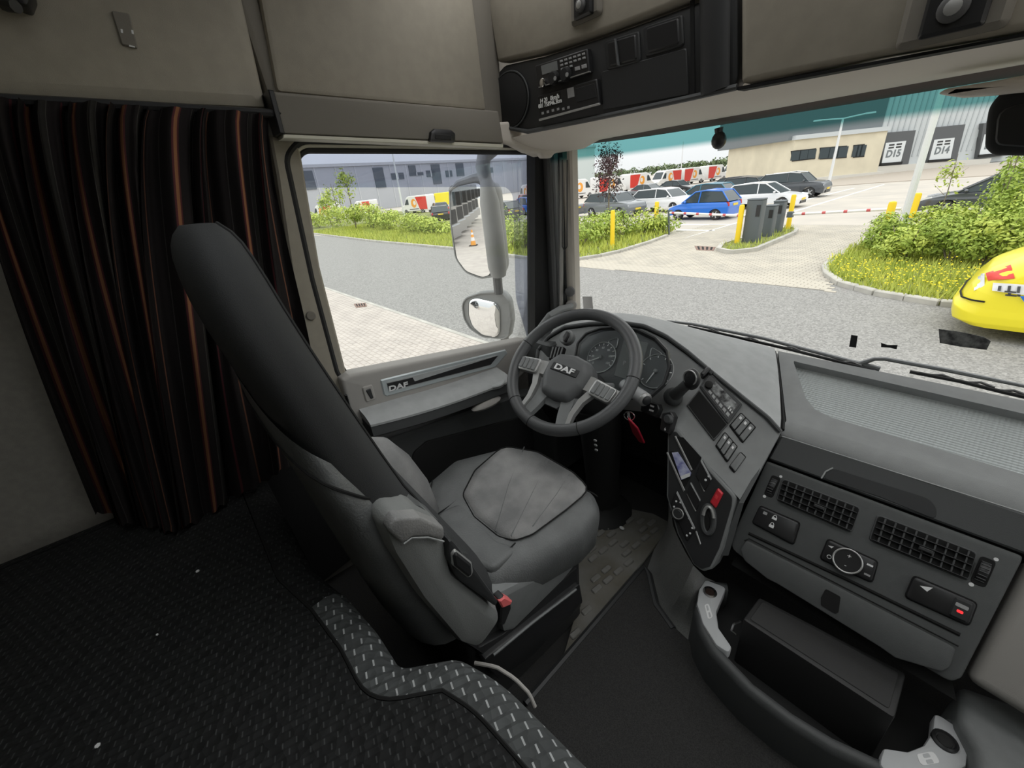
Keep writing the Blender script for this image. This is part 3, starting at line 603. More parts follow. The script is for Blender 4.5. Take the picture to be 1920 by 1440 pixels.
# ================================================================== driver seat
st = thing('driver_seat', (-.82, .5, FLZ), 'dark grey leather driver seat with tall backrest and folded armrest', 'seat')
fc_ = FZ(-.885)
co = [(775, 950), (790, 905), (850, 862), (940, 846), (1010, 860), (1080, 897), (1120, 938), (1123, 965), (1090, 1000), (1000, 1050), (925, 1088), (870, 1085), (800, 1010)]
cuv = rnd([fc_.uv(*q) for q in co], .06, 3)
if area2(cuv) < 0: cuv = cuv[::-1]
L = []
for h_, d in ((-.17, .05), (-.12, .006), (-.05, -.004), (-.02, .006), (-.005, .022), (.006, .05), (.010, .09)): L.append([fc_.pt(a, b, h_ + .03 * min(1, max(0, (b - .45) / .3)) * (h_ > -.06)) for a, b in inset(cuv, d)])
MB().loops(L).build('cushion', 'leather', st, 50)
ci = [(868, 935), (892, 893), (945, 853), (1010, 866), (1075, 905), (1108, 938), (1062, 972), (1000, 1012), (965, 1022), (935, 1012), (890, 975)]
iuv = rnd([fc_.uv(*q) for q in ci], .05, 3)
if area2(iuv) < 0: iuv = iuv[::-1]
def lift(b): return .03 * min(1, max(0, (b - .45) / .3))
L = [[fc_.pt(a, b, h_ + lift(b)) for a, b in inset(iuv, d)] for h_, d in ((-.01, 0), (.010, 0), (.016, .008), (.018, .03))]
MB().loops(L).build('cushion_insert', 'leather_worn', st, 50)
MB().tube([fc_.pt(a, b, .0125 + lift(b)) for a, b in iuv], .0022, 6, True).build('insert_seam', 'gap', st)
for k in range(3):   # stitched cross channels
    p = [fc_.pt(*fc_.uv(x_, y_), .0165 + lift(fc_.uv(x_, y_)[1])) for x_, y_ in ([(985, 858), (955, 925), (930, 1005)], [(1030, 885), (1000, 940), (960, 1015)], [(1068, 912), (1045, 945), (1000, 1000)])[k]]
    MB().tube(p, .0022, 5).build('stitch_channel', 'leather', st)
for q in ([(967, 1024), (945, 1045), (925, 1066)], [(1100, 938), (1112, 944), (1120, 950)], [(868, 935), (845, 952), (822, 968)], [(812, 905), (806, 930), (805, 955)]):
    MB().tube([fc_.pt(*fc_.uv(*w), .0095 + lift(fc_.uv(*w)[1])) for w in q], .0022, 5).build('cushion_seam', 'gap', st)
# perforated flank between insert and backrest
MB().plate(fc_, rnd([fc_.uv(*q) for q in [(815, 970), (868, 945), (935, 1020), (975, 1030), (925, 1075), (870, 1056)]], .03, 3), -.01, .014, .012, steps=3).build('cushion_flank', 'leather', st)
# cushion side skirts and plinth
def bx_px(q, x, d, m_, nm, par, ch=.008, r=.012):
    f_ = FX(x); return MB().plate(f_, rnd([f_.uv(*w) for w in q], r, 3), -d, 0, ch, steps=2).build(nm, m_, par)
bx_px([(925, 1118), (1000, 1080), (1096, 1030), (1090, 1052), (1060, 1090), (965, 1185), (945, 1190)], -.595, .40, 'dash', 'cushion_pan', st, .02)
bx_px([(850, 1190), (900, 1215), (945, 1190), (1085, 1062), (1088, 1110), (1092, 1140), (930, 1250)], -.60, .38, 'black_plastic', 'plinth', st, .01)
bx_px([(905, 1240), (1088, 1095), (1094, 1130), (1000, 1230), (935, 1275)], -.585, .40, 'black_plastic', 'slide_rail', st, .006)
MB().tube([on(x_, y_, 0, -.58) for x_, y_ in [(925, 1228), (1000, 1166), (1080, 1105)]], .004, 6).build('slide_edge', 'dash', st)
MB().box(-1.04, -.62, .26, .70, FLZ, -1.02, .01, .03).build('suspension_cover', 'rubber', st)
# backrest: lofted rounded sections  (z, y back, y front, x left, x right)
BR = [(-.95, .17, .40, -1.02, -.60), (-.88, .14, .385, -1.07, -.575), (-.66, .105, .295, -1.085, -.57), (-.47, .080, .215, -1.085, -.565), (-.26, .045, .158, -1.075, -.585), (-.15, .026, .132, -1.05, -.61), (-.07, .024, .118, -1.02, -.645), (-.03, .034, .108, -.99, -.68), (-.012, .052, .092, -.95, -.73)]
def sec(z, y0, y1, x0, x1, g=0.0, sh=0.0, e=3.2, n_=40):
    cx, cy, rx, ry = (x0 + x1) / 2, (y0 + y1) / 2, (x1 - x0) / 2 + g, (y1 - y0) / 2 + g; out = []
    for j in range(n_):
        a = 2 * math.pi * j / n_; c_, s_ = math.cos(a), math.sin(a); q = (abs(c_) ** e + abs(s_) ** e) ** (-1 / e); y = cy + ry * q * s_
        out.append(Vec((cx + rx * q * c_, y, z + sh * (y - cy) / (ry + 1e-6))))
    return out
def br(z):
    T = sorted(BR)
    for a, b in zip(T, T[1:]):
        if z <= b[0]: t = (z - a[0]) / (b[0] - a[0]); return tuple(lerp(p, q, t) for p, q in zip(a[1:], b[1:]))
    return T[-1][1:]
zs = [-.95, -.88, -.80, -.72, -.64, -.56, -.48, -.40, -.32, -.24, -.18, -.13, -.09, -.06, -.04, -.025, -.012]
MB().loops([sec(z, *br(z)) for z in zs]).build('backrest', 'seat_cloth', st, 60)
L = []
for k in range(10):
    t = k / 9; zt = lerp(-.285, -.90, t); sh = lerp(-.075, -.01, t); g = .012 if k else .002; y0, y1, x0, x1 = br(zt); lp = sec(zt, y0, y1 - .03, x0, x1, g, 0)
    L.append([Vec((p.x, p.y, zt - (p.y - y0) / max(.05, y1 - y0) * .16 * (1 - t))) for p in lp])
MB().loops(L, False, True).build('backrest_cover', 'leather', st, 60)
MB().tube([Vec((p.x, p.y, p.z)) for p in L[1]], .003, 6, True).build('cover_seam', 'gap', st)
# piping along the shoulder edge
pp_ = [sec(z, *br(z), .001)[5] for z in zs[4:]]; MB().tube(pp_, .0028, 6).build('shoulder_seam', 'black_matt', st)
# inner side bolster, seen past the backrest edge
MB().loops([[Vec((-.87, .255, -.80)) + Vec((.0, 0, 0)) + Vec((.06 * math.cos(a) * w, .085 * math.sin(a) * w + dy, dz)) for a in [2 * math.pi * j / 16 for j in range(16)]] for w, dy, dz in ((.3, .06, -.04), (.8, .05, 0), (1, .02, .10), (.95, -.01, .2), (.7, -.03, .27), (.2, -.04, .30))]).build('side_bolster', 'leather_worn', st, 60)
# folded right armrest with its pivot cover, lever and stitching
arm_px = [(716, 988), (735, 963), (785, 962), (834, 988), (852, 1076), (940, 1146), (942, 1166), (902, 1222), (866, 1212), (795, 1130), (740, 1045)]
ar = bx_px(arm_px, -.515, .095, 'armrest_grey', 'armrest', st, .022, .028)
MB().plate(FX(-.512), rnd([FX(-.512).uv(*q) for q in [(722, 990), (738, 968), (785, 966), (830, 986), (832, 1012), (800, 1003), (770, 1004), (752, 1018)]], .012, 3), -.03, .006, .006, steps=3).build('armrest_cap', 'leather_worn', ar)
f_ = FX(-.512)
MB().plate(f_, rnd([f_.uv(*q) for q in [(838, 1000), (862, 1030), (886, 1060), (903, 1085), (932, 1125), (926, 1135), (858, 1085), (838, 1045)]], .012, 3), -.06, .006, .006, steps=2).build('pivot_cover', 'dash_black', ar)
MB().plate(f_, rnd([f_.uv(*q) for q in [(841, 1033), (848, 1024), (880, 1050), (883, 1070), (874, 1080), (844, 1055)]], .008, 3), .004, .010, .003).build('lever_ring', 'silver', ar)
MB().plate(f_, rnd([f_.uv(*q) for q in [(843, 1035), (849, 1028), (877, 1051), (879, 1068), (873, 1076), (846, 1054)]], .007, 3), .008, .014, .004).build('lever', 'black_plastic', ar)
MB().tube([f_.pt(*f_.uv(*q), .004) for q in [(755, 1017), (770, 1006), (800, 1005), (830, 1013)]], .0016, 5).build('stitching', 'dash_top', ar)
MB().loops([[f_.pt(*f_.uv(*q), h_) for q in rr_] for h_, rr_ in ((-.10, [(770, 965), (815, 975), (850, 1000), (905, 1062), (880, 1060), (830, 990)]), (-.05, [(772, 966), (815, 976), (850, 1003), (906, 1066), (880, 1062), (832, 992)]))]).build('hip_flap', 'leather', st)
# seat belt buckle
bc = thing('belt_buckle', on(940, 1130, 0, -.565), 'red seat belt buckle beside driver seat cushion', 'buckle')
f_ = FX(-.555)
MB().plate(f_, rnd([f_.uv(*q) for q in [(934, 1124), (944, 1116), (958, 1128), (960, 1140), (946, 1175), (938, 1170), (940, 1140)]], .004, 2), -.02, 0, .004).build('housing', 'black_plastic', bc)
MB().plate(f_, rnd([f_.uv(*q) for q in [(934, 1126), (945, 1118), (960, 1126), (955, 1133), (941, 1139)]], .002, 2), -.016, .004, .003).build('release_button', mat('buckle_red', (.85, .17, .17), .45), bc)
# door-side belt strap
tag(MB().tube([on(648, 740, 0, -1.22), on(658, 775, 0, -1.22), on(668, 810, 0, -1.22)], .012, 8, flat=.3).build('belt_strap', 'black_matt'), 'short black seat belt strap between seat and door', 'belt')
cable = [on(890, 1243, 2, -1.0), on(930, 1250, 2, -1.0), on(965, 1272, 2, -1.02), on(992, 1300, 2, -1.05), on(1003, 1325, 2, -1.08)]
tag(MB().tube([p for i in range(12) for p in [pl(cable, i / 11)]], .0045, 8).build('cable', 'taupe'), 'thin grey cable looping out beside the mattress corner', 'cable')

# ================================================================== floor coverings
fz0 = FZ(FLZ + .004)
tm = [(1003, 1300), (1205, 1066), (1216, 1075), (1230, 1135), (1262, 1180), (1310, 1225), (1400, 1310), (1560, 1425), (1700, 1500), (1100, 1600), (950, 1400)]
tuv = rnd([fz0.uv(*q) for q in tm], [.02, .02, .01, .04, .04, .02, 0, 0, 0, 0, .02], 3)
tcp = thing('tunnel_carpet', on(1200, 1250, 2, FLZ), 'black carpet over engine tunnel between seat and dash tray', 'carpet')
MB().plate(fz0, tuv, -.003, .022, .006).build('carpet_pile', 'carpet', tcp)
MB().tube([fz0.p3(x_, y_, .016) for x_, y_ in [(985, 1320), (1003, 1300), (1100, 1187), (1195, 1076), (1208, 1064), (1217, 1078), (1230, 1135), (1262, 1180)]], .012, 8).build('edge_roll', 'dash_black', tcp)
fmx = [(1040, 1290), (1085, 1130), (1075, 1075), (1098, 1010), (1130, 945), (1225, 965), (1262, 985), (1230, 1025), (1205, 1058), (1100, 1180)]
mt_ = thing('floor_mat', on(1150, 1050, 2, FLZ), 'worn grey rubber floor mat in driver footwell', 'mat')
muv = rnd([fz0.uv(*q) for q in fmx], .02, 2)
MB().plate(fz0, muv, -.003, .008, .003).build('mat_sheet', 'floor_rubber', mt_)
# raised tread blocks
A = fz0.uv(1098, 1125); Bv = fz0.uv(1200, 1040); e1 = (Vec(Bv) - Vec(A)).normalized(); e2 = Vec((-e1.y, e1.x)); rm = random.Random(5); proto = None
from mathutils.geometry import intersect_point_tri_2d
def inside(p, poly):
    c = False; n_ = len(poly)
    for i in range(n_):
        a, b = poly[i], poly[i - 1]
        if (a[1] > p[1]) != (b[1] > p[1]) and p[0] < (b[0] - a[0]) * (p[1] - a[1]) / (b[1] - a[1]) + a[0]: c = not c
    return c
small = inset(muv if area2(muv) > 0 else muv[::-1], .035)
for i in range(-3, 16):
    for j in range(-14, 10):
        c_ = Vec(A) + e1 * (.058 * i + (.029 if j % 2 else 0)) + e2 * (.034 * j)
        if not inside(c_, small) or rm.random() < .22: continue
        if proto is None:
            proto = MB().plate(fz0, rnd([tuple(Vec((0, 0)) + e1 * a + e2 * b) for a, b in ((-.022, -.010), (.022, -.010), (.022, .010), (-.022, .010))], .006, 2), .004, .014, .003).build('tread_block', 'floor_rubber', mt_); z_ = 0; proto.location = (c_.x, c_.y, 0); continue
        o = proto.copy(); COL.objects.link(o); o.parent = mt_; o.location = (c_.x, c_.y, 0); o.rotation_euler[2] = rm.uniform(-.1, .1) * 0
# white scrap and rusty dirt on the mat
p = on(1166, 990, 2, FLZ + .02); tag(MB().ell(p, .012, .008, .004, 8, 5).build('paper_scrap', 'white_print'), 'small white scrap lying on driver floor mat', 'scrap')

# ================================================================== steering wheel
wc = at(1069, 692, 1.38); ta = math.radians(40); tb = math.radians(11)
wn = Vec((math.sin(tb) * math.sin(ta), -math.cos(tb) * math.sin(ta), math.cos(ta))); wu = Vec((math.cos(tb), math.sin(tb), 0)).normalized(); wv = wn.cross(wu).normalized()
rw_ = math.radians(-7); wu, wv = wu * math.cos(rw_) + wv * math.sin(rw_), wv * math.cos(rw_) - wu * math.sin(rw_)
fwh = Frame(wc, wc + wu, wc + wv); fwh.N = wn; fwh.U = wu; fwh.V = wv
sw = thing('steering_wheel', wc, 'black leather steering wheel with silver spokes and airbag boss', 'steering wheel')
RW = .216
rim = [fwh.pt(RW * math.cos(2 * math.pi * i / 72), RW * math.sin(2 * math.pi * i / 72)) for i in range(72)]
mat('wheel_leather', (.085, .087, .089), .36, bump=.35, bscale=350)
MB().tube(rim, .0205, 14, True).build('rim', 'wheel_leather', sw, 60)
for a in (10, 170, 232, 262, 308):
    c_, s_ = math.cos(math.radians(a)), math.sin(math.radians(a)); cc = fwh.pt(RW * c_, RW * s_); tn = (wu * -s_ + wv * c_); ra = wu * c_ + wv * s_
    MB().tube([cc + (ra * math.cos(q) + wn * math.sin(q)) * .0208 for q in [2 * math.pi * i / 16 for i in range(16)]], .0012, 5, True).build('rim_stitch', 'gap', sw)
# boss with airbag cover
boss = rnd([(-.088, .004), (-.062, .042), (.0, .052), (.062, .042), (.088, .004), (.084, -.05), (.056, -.110), (.0, -.120), (-.056, -.110), (-.084, -.05)], .03, 3)
MB().plate(fwh, boss, -.055, .022, .030, steps=5).build('airbag_boss', mat('wheel_boss', (.105, .108, .11), .5, bump=.2, bscale=900), sw, 60)
bd = MB().plate(fwh, rnd(rect(-.056, .050, -.030, -.002), .003, 2), .018, .0255, .002).build('badge_plate', 'dash_black', sw)
MB().text(fwh, 'DAF', -.003, -.016, .027, .0254, .0275, 0, 1.55, .03).build('lettering', 'white_print', bd)
def spoke(pts, w0, w1, m_, nm, h=.0):
    L = []
    for i, (a, b) in enumerate(pts):
        t = i / (len(pts) - 1); w = lerp(w0, w1, t); d = Vec(pts[min(i + 1, len(pts) - 1)]) - Vec(pts[max(i - 1, 0)]); d.normalize(); q = Vec((-d.y, d.x))
        hh = h - .012 * t * 0
        L.append([fwh.pt(a + q.x * w, b + q.y * w, hh - .012), fwh.pt(a + q.x * w * .8, b + q.y * w * .8, hh + .004), fwh.pt(a - q.x * w * .8, b - q.y * w * .8, hh + .004), fwh.pt(a - q.x * w, b - q.y * w, hh - .012)])
    return MB().loops(L).build(nm, m_, sw)
for s in (-1, 1):
    spoke([(s * .070, -.025), (s * .13, -.030), (s * .212, -.040)], .032, .026, 'silver', 'upper_spoke')
    pod = MB().plate(fwh, rnd([(s * .106, -.060), (s * .184, -.068), (s * .192, -.016), (s * .110, -.004)], .012, 3), -.004, .016, .005, steps=2).build('switch_pod', 'silver', sw)
    for k in range(4): MB().plate(fwh, rnd([(s * (.114 + .018 * k), -.054 - .0015 * k), (s * (.129 + .018 * k), -.0555 - .0015 * k), (s * (.133 + .018 * k), -.014 - .002 * k), (s * (.118 + .018 * k), -.012 - .002 * k)], .003, 2), .014, .020, .002).build('switch_key', 'dash', pod)
    spoke([(s * .040, -.08), (s * .052, -.115), (s * .058, -.15), (s * .074, -.203)], .030, .020, 'dash', 'lower_spoke', -.008)
    spoke([(s * .112, -.050), (s * .094, -.090), (s * .088, -.14), (s * .096, -.196)], .015, .008, 'silver', 'spoke_trim', .0)
spoke([(0, -.10), (0, -.125), (0, -.14)], .05, .03, 'dash_dark', 'boss_skirt', -.012)
# column and shroud
cl = thing('steering_column', Vec((wc.x, 1.12, FLZ)), 'black steering column with shroud below the wheel', 'column')
MB().loops([[wc - wn * d + (wu * math.cos(a) * rx + wv * math.sin(a) * ry) for a in [2 * math.pi * j / 18 for j in range(18)]] for d, rx, ry in ((.05, .055, .05), (.09, .075, .06), (.16, .085, .07), (.26, .085, .08))]).build('shroud', 'dash_black', cl, 60)
c0 = wc - wn * .24; MB().tube([c0, c0 + Vec((0, .05, -.15)), c0 + Vec((0, .06, -.40)), Vec((c0.x, c0.y + .06, FLZ + .01))], [.09, .085, .07, .08], 14).build('column_cover', 'black_matt', cl)
MB().lathe(Vec((c0.x, c0.y + .06, FLZ + .012)), (0, 0, 1), [(.13, 0), (.12, .012), (.09, .03), (.075, .06)], 20).build('column_gaiter', 'rubber', cl)
sh = c0 + Vec((.0, -.03, -.06))
for k in range(3): MB().ell(on(1116 + k, 826 + 9 * k, 0, wc.x + .07), .008, .004, .005, 8, 5).build('column_button', 'silver', cl)
# ignition stalk: pale cylinder with black end, key and red tag
ig = thing('ignition_switch', on(1195, 745, 0, -.66), 'pale grey ignition stalk with black tip behind the wheel', 'switch')
a0 = on(1178, 727, 0, -.72); a1 = on(1208, 748, 0, -.635); ax = (a1 - a0)
MB().tube([a0 - ax * .3, a0, a1], [.020, .022, .022], 14).build('stalk_body', 'pad_grey', ig); MB().lathe(a1, ax, [(.0215, -.002), (.023, .006), (.017, .012)], 14).build('stalk_ring', 'silver', ig); MB().lathe(a1 + ax.normalized() * .010, ax, [(.015, 0), (.015, .006), (.010, .009)], 14).build('tip_button', 'black_plastic', ig)
for k in range(4): MB().tube([a0.lerp(a1, .35 + .16 * k) + (wu * math.cos(q) + wv * math.sin(q)) * .0222 for q in [.4 + .1 * i for i in range(14)]], .0015, 5).build('stalk_mark', 'grey_print', ig)
ky = thing('key_tag', on(1190, 810, 0, -.665), 'red plastic key tag on steel ring hanging below wheel', 'key tag')
kc = on(1180, 780, 0, -.67); MB().tube([kc + Vec((.016 * math.cos(q), .006 * math.cos(q), .016 * math.sin(q))) for q in [2 * math.pi * i / 20 for i in range(20)]], .0018, 6, True).build('ring', 'chrome', ky)
fk_ = Frame(on(1180, 790, 0, -.67), on(1186, 790, 0, -.655), on(1202, 830, 0, -.665))
MB().plate(fk_, rnd([fk_.uv(*q) for q in [(1177, 783), (1184, 790), (1196, 803), (1209, 831), (1199, 828), (1186, 810)]], .003, 2), -.003, .003, .002).build('tag', mat('tag_red', (.48, .02, .045), .4), ky)
MB().tube([on(1178, 772, 0, -.675), on(1179, 781, 0, -.672), on(1183, 792, 0, -.67)], .005, 8).build('key', 'chrome', ky)
# left hand stalk
MB().tube([wc - wn * .08 + wu * .06, wc - wn * .075 + wu * .13 + wv * .02], [.011, .009], 10).build('indicator_stalk', 'dash', cl)
# ================================================================== dashboard
da = thing('dashboard', (-.5, 1.35, FLZ), 'grey moulded truck dashboard wrapping from driver door to passenger side', 'dashboard')
def oy(px, py, y): return on(px, py, 1, y)
T1 = oy(1330, 694, 1.275); T2 = Vec((-.303, 1.24, -.737)); B2 = on(1392, 942, 0, -.312)
FR = Frame(T1, T2, B2)
topP = [oy(1012, 655, 1.14), oy(1030, 632, 1.18), oy(1060, 614, 1.225), oy(1110, 607, 1.255), oy(1165, 605, 1.27), oy(1210, 612, 1.28), oy(1250, 631, 1.28), oy(1290, 660, 1.278), T1, oy(1400, 751, 1.258), oy(1440, 783, 1.247), T2]
botP = [oy(1000, 745, 1.03), oy(1015, 750, 1.05), oy(1050, 755, 1.08), oy(1090, 760, 1.10), oy(1130, 765, 1.12), oy(1170, 768, 1.13), oy(1205, 772, 1.135), oy(1235, 782, 1.14), FR.p3(1262, 800), FR.p3(1325, 868), FR.p3(1360, 905), B2]
def face(u, v): return pl(topP, u).lerp(pl(botP, u), v)
MB().grid(face, 66, 6).build('driver_fascia', 'dash_roll', da)
# cowl roll over the top edge and slope to the windscreen
farP = [oy(1052, 640, 1.30), oy(1062, 615, 1.36), oy(1085, 600, 1.47), oy(1120, 596, 1.55), oy(1165, 596, 1.60), oy(1205, 600, 1.63), oy(1255, 607, 1.64), oy(1320, 622, 1.645), oy(1380, 636, 1.645), oy(1425, 648, 1.645), oy(1445, 653, 1.645), oy(1452, 655, 1.645)]
def cowl(u, v):
    a = pl(topP, u); b = pl(farP, u); w = v * v * (3 - 2 * v) * .25 + v * .75
    p = a.lerp(b, w); p.z += .030 * math.sin(math.pi * min(1, v * 1.0)) * (1 - .3 * u) * (1 if v < .5 else 1); return p
MB().grid(lambda u, v: cowl(u, v) + Vec((0, -.012 * max(0, 1 - v * 8), .004)), 66, 24).build('cowl_top', 'dash_top', da)
MB().tube([pl(topP, i / 60) + Vec((0, -.006, .004)) for i in range(61)], .007, 8).build('cowl_edge', 'dash_dark', da)
MB().tube([pl(topP, i / 60) + Vec((0, -.004, -.008)) for i in range(61)], .003, 6).build('cowl_seam', 'gap', da)
# defroster slot and shallow pocket on the cowl
fcw = Frame(oy(1360, 660, 1.60), oy(1440, 680, 1.60), oy(1400, 720, 1.42))
MB().plate(fcw, rnd([fcw.uv(*q) for q in [(1358, 659), (1420, 672), (1408, 676), (1366, 666)]], .004, 2), -.002, .016, .002).build('defroster_slot', 'dash_black', da)
MB().plate(fcw, rnd([fcw.uv(*q) for q in [(1362, 672), (1440, 665), (1452, 740), (1440, 750), (1395, 712)]], .02, 3), .0, .017, .004).build('cowl_pocket', 'dash_top', da)
# left vent, round light switch
FL = Frame(oy(1030, 660, 1.095), oy(1075, 650, 1.135), oy(1035, 700, 1.045))
hsw = MB().lathe(FL.p3(1062, 632, .01), FL.N, [(.030, -.02), (.031, .002), (.026, .008), (.010, .009)], 24).build('light_switch', 'dash', da)
MB().plate(Frame(FL.p3(1062, 632, .018), FL.p3(1072, 630, .018), FL.p3(1062, 640, .018)), rnd([Frame(FL.p3(1062, 632, .018), FL.p3(1072, 630, .018), FL.p3(1062, 640, .018)).uv(*q) for q in [(1058, 641), (1057, 633), (1064, 622), (1068, 624), (1068, 631), (1062, 642)]], .003, 2), -.002, .012, .004).build('switch_grip', 'black_plastic', hsw)
vq = [(1037, 650), (1060, 652), (1053, 674), (1030, 676)]
vt = MB().plate(FL, rnd([FL.uv(*q) for q in vq], .005, 2), -.01, .010, .003).build('side_vent', 'gap', da)
for k in range(4):
    s = .12 + .25 * k; MB().plate(FL, cell([(1037, 650), (1060, 652), (1053, 674), (1030, 676)], s, s + .09, .08, .92, FL), .008, .014, .001).build('vent_slat', 'dash', vt)
# door-side edge strip of the dash
MB().tube([pl(topP, 0) + Vec((-.006, -.004, .0)), pl(topP, 0).lerp(pl(botP, 0), .5) + Vec((-.006, -.004, 0)), pl(botP, 0) + Vec((-.006, -.004, 0))], .008, 8).build('side_edge', 'dash_dark', da)
MB().box(-1.33, -1.16, 1.14, 1.40, -1.30, -.62, .01, .02).build('side_block', 'dash_dark', da)
# lower knee panel under the driver fascia, dark
def knee(u, v):
    a = pl(botP, min(u, .72)) ; b = Vec((a.x, a.y + .16, FLZ + .25)); return a.lerp(b, v)
MB().grid(knee, 30, 4).build('knee_panel', 'black_matt', da)
MB().box(-1.40, -.30, 1.40, 1.46, FLZ, -.80).build('footwell_wall', 'black_matt', da)
# ------------------------------------------------------------------ instrument cluster
ic = thing('instrument_cluster', oy(1170, 740, 1.17), 'instrument cluster with two round gauges and centre display', 'gauge cluster')
FG = Frame(oy(1090, 655, 1.115), oy(1255, 655, 1.165), oy(1170, 745, 1.045))
hood = [(1081, 672), (1086, 645), (1102, 627), (1130, 617), (1165, 614), (1200, 620), (1232, 636), (1254, 660), (1258, 690), (1248, 722), (1222, 745), (1180, 748), (1130, 735), (1095, 710)]
huv = rnd([FG.uv(*q) for q in hood], .02, 3)
if area2(huv) < 0: huv = huv[::-1]
L = [[FG.pt(a, b, h_) for a, b in inset(huv, d)] for h_, d in ((.002, -.004), (.016, -.002), (.016, .003), (.001, .012))]
MB().loops(L, False, True).build('hood', 'dash_black', ic)
MB().plate(FG, inset(huv, .011), .000, .003).build('dial_plate', 'gauge_face', ic)
def gauge(px, py, rx, tx, need, n0, n1, cnt):
    u, v_ = FG.uv(px, py); r = rx
    g = MB().plate(FG, circ(u, v_, r, 40), .002, .006, .001).build('gauge', 'gauge_face', ic)
    MB().tube([FG.pt(a, b, .007) for a, b in circ(u, v_, r, 40)], .0018, 6, True).build('gauge_ring', 'gauge_ring', g)
    for k in range(cnt):
        a = math.radians(lerp(n0, n1, k / (cnt - 1))); ca, sa = math.cos(a), math.sin(a); w = .0013
        MB().plate(FG, [(u + ca * r * .80 - sa * w, v_ + sa * r * .80 + ca * w), (u + ca * r * .80 + sa * w, v_ + sa * r * .80 - ca * w), (u + ca * r * .93 + sa * w, v_ + sa * r * .93 - ca * w), (u + ca * r * .93 - sa * w, v_ + sa * r * .93 + ca * w)], .0055, .0068).build('tick', 'white_print', g)
        if tx and k % 2 == 0: MB().text(FG, str(tx * k), u + ca * r * .64, v_ + sa * r * .64, r * .20, .0055, .0066, 0).build('numeral', 'white_print', g)
    a = math.radians(need); MB().tube([FG.pt(u - math.cos(a) * r * .1, v_ - math.sin(a) * r * .1, .010), FG.pt(u + math.cos(a) * r * .85, v_ + math.sin(a) * r * .85, .010)], [.003, .0012], 6).build('needle', 'white_print', g)
    MB().lathe(FG.pt(u, v_, .006), FG.N, [(r * .12, 0), (r * .12, .006), (r * .08, .008)], 14).build('needle_hub', 'dash', g)
gr = abs(FG.uv(1105, 671)[0] - FG.uv(1130, 671)[0]) * 1.02
gauge(1129, 671, gr, 10, 200, 215, -35, 13); gauge(1231, 697, gr, 0, 240, 215, -35, 9)
for q in ([(1161, 634), (1140, 641), (1157, 656)], [(1223, 652), (1246, 666), (1219, 672)]):
    gq = MB().plate(FG, rnd([FG.uv(*w) for w in q], .006, 3), .003, .006, .002).build('warning_field', 'gauge_face', ic); gu = rnd([FG.uv(*w) for w in q], .006, 3); MB().tube([FG.pt(a, b, .006) for a, b in gu], .0015, 5, True).build('field_rim', 'gauge_ring', gq)
ds = MB().plate(FG, [FG.uv(*q) for q in [(1172, 634), (1216, 644), (1203, 700), (1188, 716), (1152, 705)]], .003, .006, .001).build('centre_display', 'lcd', ic)
MB().text(FG, 'P', *FG.uv(1172, 682), .022, .0055, .0068).build('display_symbol', 'grey_print', ds)
MB().plate(FG, inset(huv, .009), .0135, .0145).build('cover_glass', 'cluster_glass', ic)
# ------------------------------------------------------------------ radio bay (panel turned to the driver)
rd = thing('car_radio', FR.p3(1340, 790), 'dark stripped radio unit in dashboard bay above empty slot', 'radio')
Q = [(1330, 702), (1389, 761), (1364, 794), (1313, 727)]
MB().plate(FR, rnd(cell(Q, -.02, 1.02, -.06, 1.04, FR), .004, 2), .0, .012, .003).build('bezel', 'dash_dark', rd)
MB().plate(FR, cell(Q, .02, .98, .04, .96, FR), .010, .0135, .001).build('face', 'black_plastic', rd)
MB().plate(FR, cell(Q, .22, .94, .12, .62, FR), .0130, .0150, .001).build('window', mat('radio_reflections', (.03, .03, .032), .12, col2=(.42, .43, .43), vscale=55), rd)  # pale mottling paints broken reflections onto the radio window
MB().lathe(FR.p3(*bil(Q, .13, .5), .013), FR.N, [(.012, 0), (.012, .012), (.009, .014)], 16).build('volume_knob', 'black_matt', rd)
for k in range(6): MB().plate(FR, cell(Q, .22 + k * .125, .31 + k * .125, .70, .86, FR), .0130, .0165, .001).build('key', 'dash_top' if k % 2 else 'grey_print', rd)
for k in range(3): MB().plate(FR, cell(Q, .80 + .06 * k, .84 + .06 * k, .44 + .04 * k, .62, FR), .0140, .0165, .001).build('key', 'silver', rd)
Q = [(1311, 735), (1362, 797), (1338, 824), (1290, 761)]
sl = MB().plate(FR, rnd(cell(Q, -.03, 1.03, -.05, 1.06, FR), .003, 2), 0, .008, .002).build('slot_frame', 'dash_dark', da)
MB().plate(FR, cell(Q, .0, 1, 0, 1, FR), .006, .0085).build('slot_opening', 'gap', sl)
def switches(q, n_, nm, icons=True):
    b = MB().plate(FR, rnd(cell(q, -.03, 1.03, -.03, 1.03, FR), .005, 3), 0, .006, .001).build(nm, 'gap', da)
    for k in range(n_):
        s = k / n_; kq = MB().plate(FR, rnd(cell(q, s + .02, s + 1 / n_ - .02, .04, .96, FR), .003, 2), .004, .013, .004, steps=2).build('switch_key', 'dash', b)
        if icons: MB().plate(FR, cell(q, s + .3 / n_, s + .68 / n_, .20, .34, FR), .0125, .0138).build('switch_icon', 'white_print', kq)
switches([(1389, 775), (1416, 802), (1392, 831), (1368, 799)], 3, 'switch_block')
switches([(1359, 811), (1382, 838), (1363, 867), (1342, 836)], 3, 'switch_block')
switches([(1388, 848), (1398, 858), (1377, 887), (1367, 875)], 1, 'switch_block', False)
ph_ = thing('phone_clip', FR.p3(1324, 702), 'small black phone clip above the dashboard radio', 'clip')
MB().plate(FR, rnd([FR.uv(*q) for q in [(1312, 706), (1326, 692), (1333, 697), (1318, 712)]], .004, 2), .0, .03, .004).build('clip_body', 'black_plastic', ph_)
